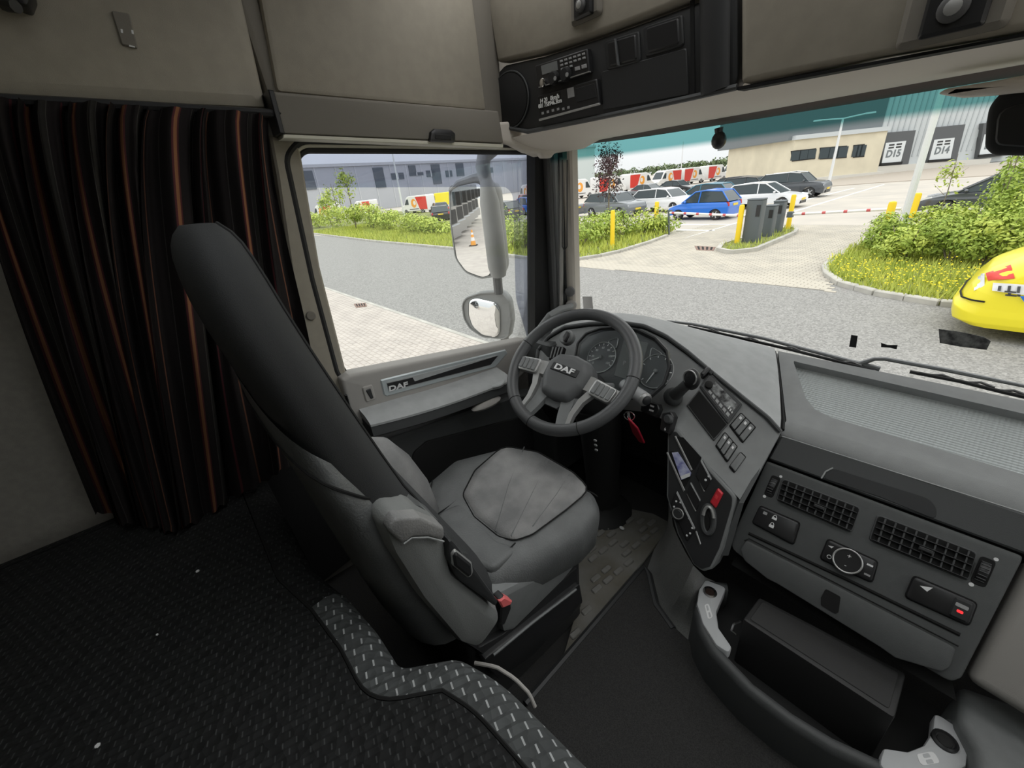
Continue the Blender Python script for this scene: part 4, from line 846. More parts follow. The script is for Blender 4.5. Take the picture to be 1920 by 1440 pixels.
MB().plate(FR, rnd([FR.uv(*q) for q in [(1328, 693), (1338, 700), (1332, 707), (1324, 701)]], .003, 2), .0, .022, .003).build('clip_jaw', 'dash_black', ph_)
# parking brake lever
pb = thing('brake_lever', FR.p3(1262, 740), 'black hand brake lever with silver ring beside radio', 'lever')
q0 = oy(1262, 744, 1.16); q1 = oy(1278, 730, 1.13); q2 = oy(1297, 712, 1.12)
MB().ell(q0, .032, .030, .032).build('lever_base', 'dash_dark', pb)
MB().tube([q0, q1, q2], [.022, .017, .016], 12).build('lever_arm', 'dash_dark', pb)
fp_ = Frame(q2, q2 + (q2 - q1), q2 + Vec((0, .1, .1)))
gp = MB().ell(q2 + Vec((0, 0, .002)), .026, .020, .036, 16, 10).build('lever_grip', 'black_plastic', pb)
MB().tube([q2 + Vec((.020 * math.cos(a), -.014, .012 + .024 * math.sin(a))) for a in [2 * math.pi * i / 20 for i in range(20)]], .0025, 6, True).build('grip_ring', 'silver', gp)
# small switch panel and rotary knob right of the column
FS = Frame(oy(1195, 765, 1.11), oy(1245, 765, 1.11), oy(1215, 790, 1.09))
sp_ = MB().plate(FS, rnd([FS.uv(*q) for q in [(1208, 748), (1237, 758), (1240, 768), (1233, 784), (1204, 770)]], .004, 2), -.01, .012, .003).build('switch_panel', 'black_plastic', da)
for q in ([(1224, 759), (1231, 762), (1230, 765), (1223, 762)], [(1222, 767), (1230, 770), (1229, 773), (1221, 770)]): MB().plate(FS, [FS.uv(*w) for w in q], .0115, .013).build('switch_icon', 'white_print', sp_)
rk = MB().plate(FS, rnd([FS.uv(*q) for q in [(1246, 775), (1262, 772), (1268, 782), (1258, 815), (1241, 806)]], .006, 2), -.01, .014, .003).build('mirror_panel', 'black_plastic', da)
MB().lathe(FS.p3(1254, 786, .014), FS.N, [(.016, -.002), (.015, .008), (.011, .011)], 16).build('mirror_knob', 'dash_dark', rk); MB().text(FS, '6', *FS.uv(1252, 805), .014, .0138, .0150).build('switch_icon', 'white_print', rk)
# ------------------------------------------------------------------ lower driver-side console
C1 = FR.p3(1262, 800); tip = oy(1330, 1066, .95); FC = Frame(C1, B2, tip)
cons = [(1252, 812), (1270, 800), (1300, 838), (1345, 890), (1382, 930), (1380, 950), (1356, 1030), (1338, 1066), (1318, 1072), (1300, 1058), (1270, 1000), (1250, 930)]
cuv = rnd([FC.uv(*q) for q in cons], [.01, .02, 0, 0, .03, .02, .0, .02, .02, .02, .0, .02], 3)
cn = MB().plate(FC, cuv, -.06, .010, .012, steps=2).build('lower_console', 'dash', da)
if area2(cuv) < 0: cuv = cuv[::-1]
MB().plate(FC, inset(cuv, .009), .008, .0115, .001).build('console_inset', 'dash_black', cn)
def sw_px(q, m_, nm, h0=.010, h1=.016, ch=.002, r=.003, par=cn): return MB().plate(FC, rnd([FC.uv(*w) for w in q], r, 2), h0, h1, ch).build(nm, m_, par)
for q in ([(1267, 818), (1270, 817), (1301, 880), (1298, 882)], [(1252, 848), (1255, 847), (1287, 918), (1284, 921)], [(1308, 890), (1309, 889), (1324, 920), (1322, 921)], [(1290, 925), (1292, 924), (1308, 957), (1306, 958)], [(1306, 995), (1309, 994), (1317, 1018), (1315, 1020)]): sw_px(q, 'silver', 'metal_line', .010, .0145, .001, .0)
sw_px([(1271, 818), (1284, 820), (1318, 858), (1304, 882), (1300, 876)], 'gap', 'storage_slot', .0108, .0122, 0)
sw_px([(1256, 846), (1266, 846), (1299, 880), (1298, 893), (1286, 915)], 'gap', 'storage_slot', .0108, .0122, 0)
for q in ([(1319, 860), (1338, 896), (1324, 920), (1307, 890)], [(1299, 902), (1317, 935), (1309, 957), (1291, 925)]):
    b = sw_px(q, 'black_plastic', 'switch_cover'); sw_px([(lerp(q[0][0], q[3][0], .04), lerp(q[0][1], q[3][1], .04)), (lerp(q[1][0], q[2][0], .04), lerp(q[1][1], q[2][1], .04)), (lerp(q[1][0], q[2][0], .16), lerp(q[1][1], q[2][1], .16)), (lerp(q[0][0], q[3][0], .16), lerp(q[0][1], q[3][1], .16))], 'dash_top', 'cover_edge', .0155, .0175, .0005, 0, b)
for q in ((1329, 893), (1323, 900)): MB().lathe(FC.p3(*q, .016), FC.N, [(.004, 0), (.003, .0015)], 8).build('switch_icon', 'white_print', cn)
rbn = sw_px([(1349, 913), (1359, 924), (1345, 952), (1334, 940)], 'red_plastic', 'hazard_switch', .010, .020, .004, .004)
sw_px([(1346, 925), (1351, 930), (1348, 935), (1343, 931)], 'red_bright', 'switch_icon', .0195, .0208, .0004, 0, rbn)
# rotary ring of the heater and climate panel
def ring(px, py, rx, ry, m_, nm, par, h=.012, t=.006):
    return MB().tube([FC.p3(px + rx * math.cos(a) - .15 * ry * math.sin(a) * 0, py + ry * math.sin(a), h) for a in [2 * math.pi * i / 28 for i in range(28)]], t, 8, True).build(nm, m_, par)
rg = ring(1328, 974, 11, 26, 'dash_dark', 'rotary_dial', cn, .012, .008)
MB().tube([FC.p3(1328 + 10 * math.cos(a), 974 + 24 * math.sin(a), .02) for a in [math.radians(200 + 14 * i) for i in range(12)]], .005, 6).build('dial_scale', 'silver', rg)
MB().plate(FC, [FC.uv(1327 + 7 * math.cos(a), 980 + 19 * math.sin(a)) for a in [2 * math.pi * i / 20 for i in range(20)]], .010, .016, .003).build('dial_face', 'gap', rg)
cp = sw_px([(1272, 918), (1307, 990), (1292, 1014), (1261, 946)], 'black_plastic', 'climate_panel', .010, .018, .003)
sw_px([(1274, 920), (1307, 988), (1305, 991), (1272, 923)], 'dash_top', 'panel_edge', .016, .0195, .0005, 0, cp)
MB().lathe(FC.p3(1271, 963, .017), FC.N, [(.020, -.002), (.020, .010), (.015, .014), (.004, .014)], 20).build('climate_knob', 'dash_black', cp); MB().tube([FC.p3(1271, 963, .030) + (FC.U * math.cos(a) + FC.V * math.sin(a)) * .016 for a in [2 * math.pi * i / 20 for i in range(20)]], .002, 6, True).build('knob_ring', 'silver', cp)
for q in ((1268, 940), (1276, 942), (1264, 950), (1292, 972), (1298, 990), (1294, 1000), (1288, 1004)): MB().lathe(FC.p3(*q, .0175), FC.N, [(.0035, 0), (.003, .0012)], 8).build('panel_icon', 'white_print', cp)
# bright leaflet stuck in a slot
lf = thing('leaflet', FC.p3(1282, 895), 'small blue and white card tucked in console slot', 'card')
MB().plate(FC, [FC.uv(*q) for q in [(1263, 848), (1274, 847), (1299, 886), (1297, 892), (1281, 899)]], .013, .0155).build('card_sheet', mat('leaflet', (.62, .64, .80), .5, col2=(.16, .17, .45), vscale=45), lf)
MB().plate(FC, [FC.uv(*q) for q in [(1279, 892), (1297, 885), (1297, 892), (1282, 898)]], .0153, .0165).build('card_band', 'white_print', lf)

# ------------------------------------------------------------------ passenger-side top with recessed ribbed tray
zN, yN, zF, yF = -.737, 1.24, -.655, 1.60
FT = Frame((-.303, yN, zN), (0, yN, zN), (-.303, yF, zF))
tray = [(1487, 676), (1500, 680), (1930, 778), (2600, 900), (2500, 1080), (1930, 893), (1560, 783), (1528, 768), (1510, 745)]
tuv = rnd([FT.uv(*q) for q in tray], [.02, 0, 0, 0, 0, 0, .03, .03, .01], 3); tuv = [(min(a, 1.18), b) for a, b in tuv]
outr = [FT.uv(1459, 658), (1.24, FT.uv(1459, 658)[1] - .004), (1.24, .056), (FT.uv(1469, 796)[0], .056)]
tt = MB().plate(FT, outr, -.05, 0, holes=[tuv]).build('passenger_top', 'dash_roll', da)
# rounded front roll
prof = [(0.056, 0), (.040, -.001), (.024, -.005), (.010, -.012), (0, -.022), (-.005, -.034), (-.005, -.046)]
MB().loops([[FT.pt(u_, v_, h_) for v_, h_ in prof] for u_ in (FT.uv(1469, 796)[0], .3, .7, 1.24)], closed=False).build('front_roll', 'dash_roll', da, 60)
def ribm():
    m = mat('tray_mat', (.46, .49, .49), .7); n = m.node_tree.nodes; l = m.node_tree.links; t = n.new('ShaderNodeTexCoord'); b = n['Principled BSDF']
    v1 = n.new('ShaderNodeTexWave'); v1.inputs['Scale'].default_value = 32; v1.bands_direction = 'X'; v2 = n.new('ShaderNodeTexWave'); v2.inputs['Scale'].default_value = 32; v2.bands_direction = 'Y'
    mp = n.new('ShaderNodeMapping'); mp.inputs['Rotation'].default_value = (0, 0, .0); l.new(t.outputs['Object'], mp.inputs[0]); l.new(mp.outputs[0], v1.inputs[0]); l.new(mp.outputs[0], v2.inputs[0])
    a = n.new('ShaderNodeMath'); a.operation = 'ADD'; l.new(v1.outputs['Fac'], a.inputs[0]); l.new(v2.outputs['Fac'], a.inputs[1]); bp = n.new('ShaderNodeBump'); bp.inputs['Strength'].default_value = .6; bp.inputs['Distance'].default_value = .003; l.new(a.outputs[0], bp.inputs['Height']); l.new(bp.outputs[0], b.inputs['Normal'])
ribm()
MB().plate(FT, inset(tuv if area2(tuv) > 0 else tuv[::-1], -.004), -.030, -.024).build('tray_mat', 'tray_mat', da)
MB().plate(FT, circ(*FT.uv(1545, 771), .0085, 14, .006), -.029, -.0265).build('drain_hole', 'gap', da)
MB().tube([FT.p3(*q, -.003) for q in [(1452, 660), (1464, 740), (1468, 790), (1467, 806)]], .006, 6).build('top_joint', 'gap', da)
# ------------------------------------------------------------------ centre panel
FP = Frame((-.303, 1.24, -.737), (0, 1.24, -.737), (-.303, 1.005, -1.047))
cpn = thing('centre_panel', (.0, 1.05, -1.05), 'dark grey centre dash panel with two air vents and drawer', 'dash panel')
up = MB().plate(FP, rnd([FP.uv(1466, 814), (1.235, FP.uv(1466, 814)[1]), (1.235, FP.uv(1934, 1042)[1]), FP.uv(1440, 860)], .006, 2), -.05, -.004, .004).build('upper_flap', 'dash_dark', cpn)
MB().plate(FP, rnd([FP.uv(*q) for q in [(1541, 896), (1560, 877), (1740, 934), (1757, 950), (1756, 975), (1650, 932)]], [.01, .02, .03, .03, .01, .0], 3), -.006, -.0025, .001).build('grip_recess', 'dash_black', up)
MB().tube([FP.p3(*q, -.003) for q in [(1540, 897), (1548, 884), (1562, 877)]], .002, 5).build('recess_edge', 'dash_top', up)
MB().tube([FP.p3(*q, -.004) for q in [(1466, 818), (1940, 968)]], .0018, 5).build('flap_line', 'dash_top', up)
MB().plate(FP, rnd([FP.uv(*q) for q in [(1437, 864), (1919, 1043), (1915, 1055), (1803, 1272), (1782, 1280), (1390, 1044), (1370, 1028), (1374, 1004)]], [.006, .01, .01, .02, .02, .02, .03, .01], 3), -.06, .0, .006, steps=2).build('panel_body', 'panel_grey', cpn)
def vent(q, tabpx):
    v0 = MB().plate(FP, rnd(cell(q, -.02, 1.02, -.05, 1.05, FP), .010, 3), -.002, .003, .002).build('air_vent', 'dash_dark', cpn)
    MB().plate(FP, rnd(cell(q, 0, 1, 0, 1, FP), .008, 3), .002, .0035).build('vent_cavity', 'gap', v0)
    for k in range(4):
        t = (k + .5) / 4; MB().plate(FP, cell(q, .01, .99, t + .07, t + .11, FP), .0034, .012, .001).build('vent_slat', 'dash_black', v0)
    for k in range(9):
        s = (k + .7) / 9.4; MB().plate(FP, cell(q, s - .008, s + .012, .02, .98, FP), .003, .0085, .0005).build('vent_blade', 'dash_dark', v0)
    MB().plate(FP, cell(q, .46, .60, .50, .64, FP), .010, .018, .002).build('vent_tab', 'dash_black', v0)
vent([(1469, 899), (1612, 953), (1596, 997), (1458, 937)], None); vent([(1647, 967), (1830, 1037), (1814, 1087), (1632, 1012)], None)
def thumb(px, py, sx=1.0):
    u, v_ = FP.uv(px, py); w = MB().plate(FP, rnd(rect(u - .012, u + .012, v_ - .032, v_ + .032), .008, 3), -.002, .002, .001).build('thumbwheel_slot', 'gap', cpn)
    MB().lathe(FP.pt(u - .008, v_, -.012), FP.U, [(.024, 0), (.026, .003), (.026, .013), (.024, .016)], 20).build('thumbwheel', 'black_plastic', w)
    for k in range(9): MB().tube([FP.pt(u - .008, v_, -.012) + (FP.V * math.cos(a) + FP.N * math.sin(a)) * .0262 + FP.U * d for a in [math.radians(18 * k + 18)] for d in (.001, .015)], .0012, 5).build('wheel_rib', 'dash_dark', w)
    MB().plate(FP, circ(u + .010, v_ + .036, .0038, 12), .0, .0012).build('open_mark', 'white_print', w); MB().plate(FP, circ(u - .008, v_ - .036, .0042, 12), .0, .0012).build('closed_mark', 'white_print', w)
thumb(1448, 912); thumb(1843, 1072)
def pnl(q, nm): 
    b = MB().plate(FP, rnd(cell(q, -.02, 1.02, -.05, 1.05, FP), .010, 3), -.001, .002, .001).build(nm, 'gap', cpn)
    return MB().plate(FP, rnd(cell(q, .0, 1, .0, 1, FP), .009, 3), .001, .008, .004, steps=2).build('button_face', 'black_plastic', b)
Q1 = [(1426, 949), (1500, 981), (1488, 1021), (1411, 980)]; b = pnl(Q1, 'button_panel')
def glyph(q, s, t, w, hgt, par, kind=0, m_='white_print'):
    c_ = bil(q, s, t); u, v_ = FP.uv(*c_); k = .0075
    g = MB()
    if kind == 0: g.plate(FP, circ(u, v_, w, 10), .0078, .0088)
    elif kind == 1: g.plate(FP, rect(u - w, u + w, v_ - hgt, v_ + hgt), .0078, .0088)
    elif kind == 2: g.tube([FP.pt(a, b_, .0082) for a, b_ in circ(u, v_, w, 14)], .0009, 5, True)
    elif kind == 3: g.plate(FP, [(u - w, v_ - hgt * .2), (u + w, v_ + hgt), (u + w * .4, v_ - hgt)], .0078, .0088)
    elif kind == 4: g.plate(FP, rect(u - w, u + w, v_ - hgt, v_ + hgt * .3), .0078, .0088); g.tube([FP.pt(u + w * .7 * math.cos(a), v_ + hgt * .3 + w * 1.1 * math.sin(a), .0082) for a in [math.pi * i / 8 for i in range(9)]], .0009, 5)
    g.build('button_icon', m_, par)
glyph(Q1, .18, .24, .005, .004, b, 1, 'grey_print'); glyph(Q1, .42, .26, .006, .005, b, 4); glyph(Q1, .42, .66, .006, .006, b, 4)
Q2 = [(1553, 1011), (1646, 1053), (1635, 1092), (1538, 1047)]; b = pnl(Q2, 'button_panel')
u, v_ = FP.uv(1590, 1051); dl = MB().lathe(FP.pt(u, v_, .006), FP.N, [(.031, 0), (.031, .010), (.028, .013), (.006, .0125)], 32).build('rotary_dial', 'black_plastic', b)
MB().tube([FP.pt(a, c_, .0195) for a, c_ in circ(u, v_, .029, 32)], .0022, 6, True).build('dial_ring', 'silver', dl)
MB().text(FP, '+', u, v_ + .012, .016, .018, .0195).build('dial_mark', 'white_print', dl); MB().text(FP, '-', u, v_ - .012, .016, .018, .0195).build('dial_mark', 'white_print', dl)
glyph(Q2, .10, .26, .006, .0035, b, 3); glyph(Q2, .14, .74, .0045, 0, b, 2); glyph(Q2, .88, .30, .006, .0022, b, 1); glyph(Q2, .88, .76, .006, .0022, b, 1, 'grey_print')
Q3 = [(1714, 1080), (1832, 1131), (1816, 1173), (1697, 1119)]; b = pnl(Q3, 'button_panel')
glyph(Q3, .22, .26, .010, .007, b, 3); rs = MB().plate(FP, rnd(cell(Q3, .66, .95, .10, .92, FP), .004, 2), .006, .012, .003).build('rocker', 'dash_black', b)
def gl2(q, s, t, w, hh, m_): 
    u, v_ = FP.uv(*bil(q, s, t)); MB().plate(FP, rnd(rect(u - w, u + w, v_ - hh, v_ + hh), .002, 2), .0115, .0132).build('rocker_icon', m_, rs)
gl2(Q3, .80, .36, .010, .004, 'grey_print'); gl2(Q3, .80, .60, .0050, .0030, 'red_lamp')
# groove and drawer
MB().tube([FP.p3(*q, .0) for q in [(1404, 1000), (1600, 1092), (1800, 1190)]], .0045, 6).build('groove', 'gap', cpn)
dr = MB().plate(FP, rnd([FP.uv(*q) for q in [(1400, 1012), (1560, 1093), (1793, 1214), (1780, 1250), (1765, 1258), (1678, 1232), (1650, 1212), (1460, 1095), (1440, 1085), (1396, 1050), (1390, 1030)]], [.012, 0, .012, .02, .01, .01, .01, .01, .01, .02, .01], 3), -.002, .010, .004, steps=2).build('drawer_front', 'panel_grey', cpn)
MB().plate(FP, rnd([FP.uv(*q) for q in [(1549, 1103), (1577, 1118), (1573, 1147), (1567, 1150), (1540, 1134), (1540, 1120)]], .005, 3), .0095, .0115).build('latch_hole', 'gap', dr)
MB().tube([FP.p3(*q, .008) for q in [(1396, 1014), (1404, 1010), (1560, 1090), (1797, 1212)]], .0018, 5).build('drawer_line', 'gap', dr)
MB().plate(FP, [FP.uv(*q) for q in [(1375, 1035), (1790, 1285), (1800, 1330), (1360, 1060)]], -.12, -.062).build('panel_underside', 'black_matt', cpn)
# filler between centre panel and driver console
MB().loops([[T2 + Vec((.0, 0, -.004)), T2 + Vec((-.012, -.01, -.012)), T2 + Vec((-.02, .03, -.012))], [B2 + Vec((.004, 0, 0)), B2 + Vec((-.006, -.008, 0)), B2 + Vec((-.03, .05, 0))], [Vec((-.305, 1.0, -1.06)), Vec((-.325, .98, -1.06)), Vec((-.36, 1.03, -1.06))]]).build('side_joint', 'dash_dark', cpn)
# ------------------------------------------------------------------ low tray with padded rim below the centre panel
tz = -1.19; fzt = FZ(tz)
tr = thing('floor_tray', (-.05, .9, FLZ), 'low dark tray with curved grey rim under the centre panel', 'tray')
rimp = [(1362, 1090), (1325, 1085), (1308, 1108), (1302, 1140), (1309, 1180), (1332, 1222), (1400, 1295), (1480, 1357), (1560, 1407), (1650, 1450), (1740, 1475), (1800, 1470), (1822, 1400), (1800, 1355)]
rp_ = [fzt.uv(*q) for q in rimp]
prof = [(-.004, -.16), (.0, -.02), (.006, -.002), (.018, .002), (.030, -.006), (.034, -.06)]
def rimloops():
    L = []
    P = [Vec(pl([Vec((a, b, 0)) for a, b in rp_], i / 52)) for i in range(53)]
    for i, p in enumerate(P):
        d = (P[min(i + 1, 52)] - P[max(i - 1, 0)]).normalized(); q = Vec((-d.y, d.x, 0)); q = q if q.dot(Vec((-.05, .95, 0)) - p) > 0 else -q
        L.append([Vec((p.x, p.y, tz)) + q * a + Vec((0, 0, b)) for a, b in prof])
    return L
MB().loops(rimloops()).build('tray_rim', 'dash_dark', tr, 60)
MB().plate(FZ(-1.30), [(a, b) for a, b in rp_] + [(.30, 1.12), (-.34, 1.12)], -.02, 0).build('tray_floor', 'black_matt', tr)
for q in ([(1322, 1089), (1362, 1104), (1343, 1150), (1347, 1180), (1372, 1216), (1366, 1228), (1342, 1212), (1317, 1172), (1306, 1135), (1310, 1108)], [(1750, 1337), (1818, 1382), (1810, 1440), (1760, 1470), (1700, 1465), (1645, 1442), (1655, 1405), (1700, 1412), (1730, 1400), (1746, 1375)]):
    MB().plate(fzt, rnd([fzt.uv(*w) for w in q], .012, 3), -.02, .008, .006, steps=2).build('end_pad', 'pad_grey', tr)
sk = MB().lathe(fzt.p3(1331, 1111, .008), (0, 0, 1), [(.019, -.004), (.020, .003), (.014, .004), (.0135, .0)], 20).build('power_socket', 'chrome', tr); MB().lathe(fzt.p3(1331, 1111, .0085), (0, 0, 1), [(.0130, 0), (.0130, .001)], 16).build('socket_hole', mat('socket_brown', (.02, .008, .004), .5), sk)
s2 = MB().lathe(fzt.p3(1771, 1390, .008), (0, 0, 1), [(.022, -.004), (.022, .005), (.018, .008), (.015, .004)], 22).build('socket_cap', 'black_plastic', tr); MB().lathe(fzt.p3(1771, 1390, .012), (0, 0, 1), [(.013, 0), (.012, .002), (.007, .004)], 18).build('cap_lid', 'black_matt', s2)
for q in ([(1320, 1138), (1328, 1135), (1336, 1160), (1327, 1166)], [(1716, 1418), (1748, 1412), (1760, 1434), (1724, 1440)]):
    ic_ = MB().plate(fzt, rnd([fzt.uv(*w) for w in q], .008, 4), .0078, .0092).build('socket_label', 'white_print', tr)
    cx_ = sum(w[0] for w in q) / 4; cy_ = sum(w[1] for w in q) / 4
    for k in (-.4, .45): MB().plate(fzt, rnd([fzt.uv(cx_ + (w[0] - cx_) * .35 + k * (q[2][0] - q[1][0]) * .6, cy_ + (w[1] - cy_) * .35 + k * (q[2][1] - q[1][1]) * .6) for w in q], .002, 2), .009, .0098).build('label_mark', 'pad_grey', ic_)
# the black box standing in the tray
bz = -1.115; fbz = FZ(bz)
bxx = thing('storage_box', (.0, .93, -1.30), 'black oblong storage box lying in the low tray', 'box')
ctop = [fbz.uv(*q) for q in [(1424, 1119), (1393, 1161), (1678, 1347), (1700, 1262)]]
MB().plate(fbz, rnd(ctop, .008, 2), -.185, 0, .006, steps=2).build('box_body', 'box_black', bxx)
MB().plate(fbz, rnd(inset(ctop if area2(ctop) > 0 else ctop[::-1], .012), .006, 2), -.001, .002, .001).build('box_lid', 'box_black', bxx)
q = fbz.p3(1388, 1165); MB().tube([q, q + Vec((-.012, -.004, -.02)), q + Vec((-.014, -.004, -.05)), q + Vec((-.004, 0, -.06))], .003, 6).build('box_catch', 'chrome', bxx)
# moulded tunnel side between mat and tray
z0, z1 = FLZ + .002, -1.06
ks = []
kb = [(1258, 975), (1232, 1015), (1213, 1068), (1222, 1110), (1240, 1150), (1268, 1185), (1305, 1212), (1345, 1245)]; kt = [(1254, 930), (1262, 985), (1270, 1005), (1285, 1035), (1300, 1060), (1312, 1072), (1322, 1082), (1340, 1090)]
kB = [on(*q, 2, z0) for q in kb]; kT = [on(*q, 2, z_) for q, z_ in zip(kt, (z1, z1, z1, z1, z1, -1.10, -1.17, -1.22))]
def kick(u, v):
    a = pl(kB, u); b = pl(kT, u); w = v ** .55; p = a.lerp(b, v); p.x = lerp(a.x, b.x, w); p.y = lerp(a.y, b.y, w); return p
tk = struct(MB().grid(kick, 28, 10).build('trim_2', 'kick_grey'))
# passenger-side lower dash at the frame edge
pd = thing('passenger_dash', (.5, 1.1, FLZ), 'pale grey lower passenger dash beside the centre panel', 'dashboard')
a_ = FP.uv(1932, 1052); b_ = FP.uv(1814, 1278)
MB().plate(FP, rnd([a_, (1.235, a_[1]), (1.235, b_[1] - .02), (b_[0] + .25, b_[1] - .02), b_], [.02, .03, .05, .05, .02], 4), -.08, -.012, .02, steps=3).build('knee_pad', mat('knee_grey', (.30, .285, .265), .75, bump=.2, bscale=900), pd)
MB().plate(FZ(-1.14), rnd([FZ(-1.14).uv(*q) for q in [(1800, 1280), (1840, 1295), (1940, 1330), (2300, 1480), (2300, 1700), (1860, 1560), (1830, 1400), (1800, 1345)]], .03, 3), -.21, 0, .02, steps=3).build('lower_block', 'dash', pd)
# ================================================================== outside: ground
G = -H
def og(px, py): return on(px, py, 2, G)
FGd = Frame((0, 0, G), (1, 0, G), (0, 1, G)); FGd.U = Vec((1, 0, 0)); FGd.V = Vec((0, 1, 0)); FGd.N = Vec((0, 0, 1))
mat('asphalt', (.285, .272, .238), .95, bump=.4, bscale=60, col2=(.215, .206, .183), vscale=60)
def speckle(m, sc, amt):
    n = m.node_tree.nodes; l = m.node_tree.links; b = n['Principled BSDF']; src = b.inputs['Base Color'].links[0].from_socket; t = n.new('ShaderNodeTexCoord'); v = n.new('ShaderNodeTexVoronoi'); v.inputs['Scale'].default_value = sc; l.new(t.outputs['Object'], v.inputs['Vector'])
    x = n.new('ShaderNodeMixRGB'); x.blend_type = 'OVERLAY'; x.inputs[0].default_value = amt; l.new(src, x.inputs[1]); bwn = n.new('ShaderNodeRGBToBW'); l.new(v.outputs['Color'], bwn.inputs[0]); l.new(bwn.outputs[0], x.inputs[2]); h = n.new('ShaderNodeHueSaturation'); h.inputs['Saturation'].default_value = .45; l.new(x.outputs[0], h.inputs['Color']); l.new(h.outputs[0], b.inputs['Base Color'])
speckle(MATS['asphalt'], 38, .38)
mat('lot_surface', (.50, .46, .40), .95, col2=(.43, .40, .355), vscale=.6)
mat('mortar', (.22, .205, .18), .95)
mat('paver', (.50, .455, .41), .9, col2=(.42, .38, .345), vscale=2.5)
mat('paver_drive', (.50, .46, .385), .9, col2=(.41, .38, .325), vscale=1.5)
mat('kerb_stone', (.44, .425, .385), .9, var=.12, vscale=3)
mat('soil', (.16, .17, .06), .95, col2=(.22, .25, .07), vscale=6)
mat('line_white', (.66, .65, .62), .9)
MB().plate(FGd, rect(-300, 200, -120, 300), -.30, -.03).build('ground', 'lot_surface', kind='structure')
# cab nose under the windscreen is the truck's own; the road runs across in front of it
MB().plate(FGd, rect(-160, 120, 4.30, 12.6), -.05, 0).build('road', 'asphalt', kind='structure')
# ------------------------------------------------------------------ block paving in front of the truck and on the drive
def bricks(name, poly, y0, y1, x0, x1, bw, bh, m_, base_m, key, nsingle, diag=False, gap=.010, lift=.0):
    par = struct(MB().plate(FGd, poly, -.05, -.006 + lift).build(name, base_m)); rb_ = random.Random(3); cells = []
    for j in range(int((y1 - y0) / bh)):
        for i in range(int((x1 - x0) / bw)):
            x = x0 + (i + (.5 if j % 2 else 0)) * bw; y = y0 + j * bh
            if inside((x + bw / 2, y + bh / 2), poly): cells.append((x, y))
    cells.sort(key=key); b0 = Vec(par['_b']); zz = G + H + lift
    proto = None
    fr = Frame((0, 0, 0), (1, 0, 0), (0, 1, 0)); fr.O = Vec((0, 0, -H)); fr.U, fr.V, fr.N = Vec((1, 0, 0)), Vec((0, 1, 0)), Vec((0, 0, 1))
    for (x, y) in cells[:nsingle]:
        if proto is None:
            proto = MB().plate(fr, rect(0, bw - gap, 0, bh - gap), -.02, 0, .006).build('paver', m_, None, base=(0, 0, -H)); proto.parent = par; o = proto
        else: o = proto.copy(); COL.objects.link(o); o.parent = par
        o.location = (x - b0.x, y - b0.y, zz - b0.z + rb_.uniform(0, .003))
    rest = MB(); vs = []; fs = []
    for (x, y) in cells[nsingle:]:
        z = G + lift + rb_.uniform(0, .003); k = len(vs); a, b = x + bw - gap, y + bh - gap; e = .006
        vs += [(x, y, z - .012), (a, y, z - .012), (a, b, z - .012), (x, b, z - .012), (x + e, y + e, z), (a - e, y + e, z), (a - e, b - e, z), (x + e, b - e, z)]
        fs += [(k + 4, k + 5, k + 6, k + 7), (k, k + 1, k + 5, k + 4), (k + 1, k + 2, k + 6, k + 5), (k + 2, k + 3, k + 7, k + 6), (k + 3, k, k + 4, k + 7)]
    rest.add(vs, fs); o = rest.build('paver_field', m_, par, 0, fixn=False); o['kind'] = 'stuff'
    return par
near = [(-34, -30), (60, -30), (60, 4.30), (-34, 4.30)]
bricks('pavement', near, 1.3, 4.30, -19, -1.5, .21, .105, 'paver', 'paver', lambda c: (c[0] + 3.2) ** 2 + (c[1] - 2.6) ** 2 * 1.3, 300)
drive = [tuple(og(*q)[:2]) for q in [(1080, 500), (1330, 522), (1560, 547), (1552, 525), (1545, 505), (1570, 488), (1610, 462)]] + [(-3.0, 21.5), (-10.2, 21.5), tuple(og(1258, 441)[:2]), tuple(og(1215, 458)[:2]), tuple(og(1160, 475)[:2]), tuple(og(1080, 490)[:2]), (-11.5, 11.2), (-11.5, 10.6)]
bricks('path', drive, 10.2, 21.5, -11.8, -1.0, .22, .11, 'paver_drive', 'mortar', lambda c: c[1], 300, lift=.012)
# edge course between pavement and road
kb = struct(thing('kerb', (-8, 4.3, G), 'flush concrete kerb between block paving and road', 'kerb')); del kb['category']
ed = None
for k in range(26):
    x = -26 + k; 
    if ed is None: ed = MB().plate(FGd, rect(0, .985, 0, .10), -.05, .006, .005).build('kerb_stone', 'kerb_stone', kb); ex = ed
    else: ex = ed.copy(); COL.objects.link(ex); ex.parent = kb
    ex.location = (x, 4.27, 0)
# red and dark drain gratings
for nm, q, lb in (('drain_grate', [(664, 571), (686, 569), (688, 575), (668, 577)], 'small reddish drain grating in pale block paving'), ('drain_grate', [(1302, 462), (1342, 464), (1338, 471), (1306, 470)], 'rusty drain cover in drive beside the barrier island')):
    pr = [og(*w) for w in q]; tg = thing(nm, pr[0], lb, 'drain'); MB().plate(FGd, [(p.x, p.y) for p in pr], 0, .022, .004).build('frame', mat('rust', (.24, .16, .13), .9) if 'rust' not in MATS else 'rust', tg)
    for k in range(4): 
        s = .12 + .22 * k; a = pr[0].lerp(pr[1], s); b = pr[0].lerp(pr[1], s + .1); c = pr[3].lerp(pr[2], s + .1); d = pr[3].lerp(pr[2], s); MB().plate(FGd, [(p.x, p.y) for p in (a.lerp(d, .12), b.lerp(c, .12), b.lerp(c, .88), a.lerp(d, .88))], .021, .026).build('grate_slot', 'gap', tg)
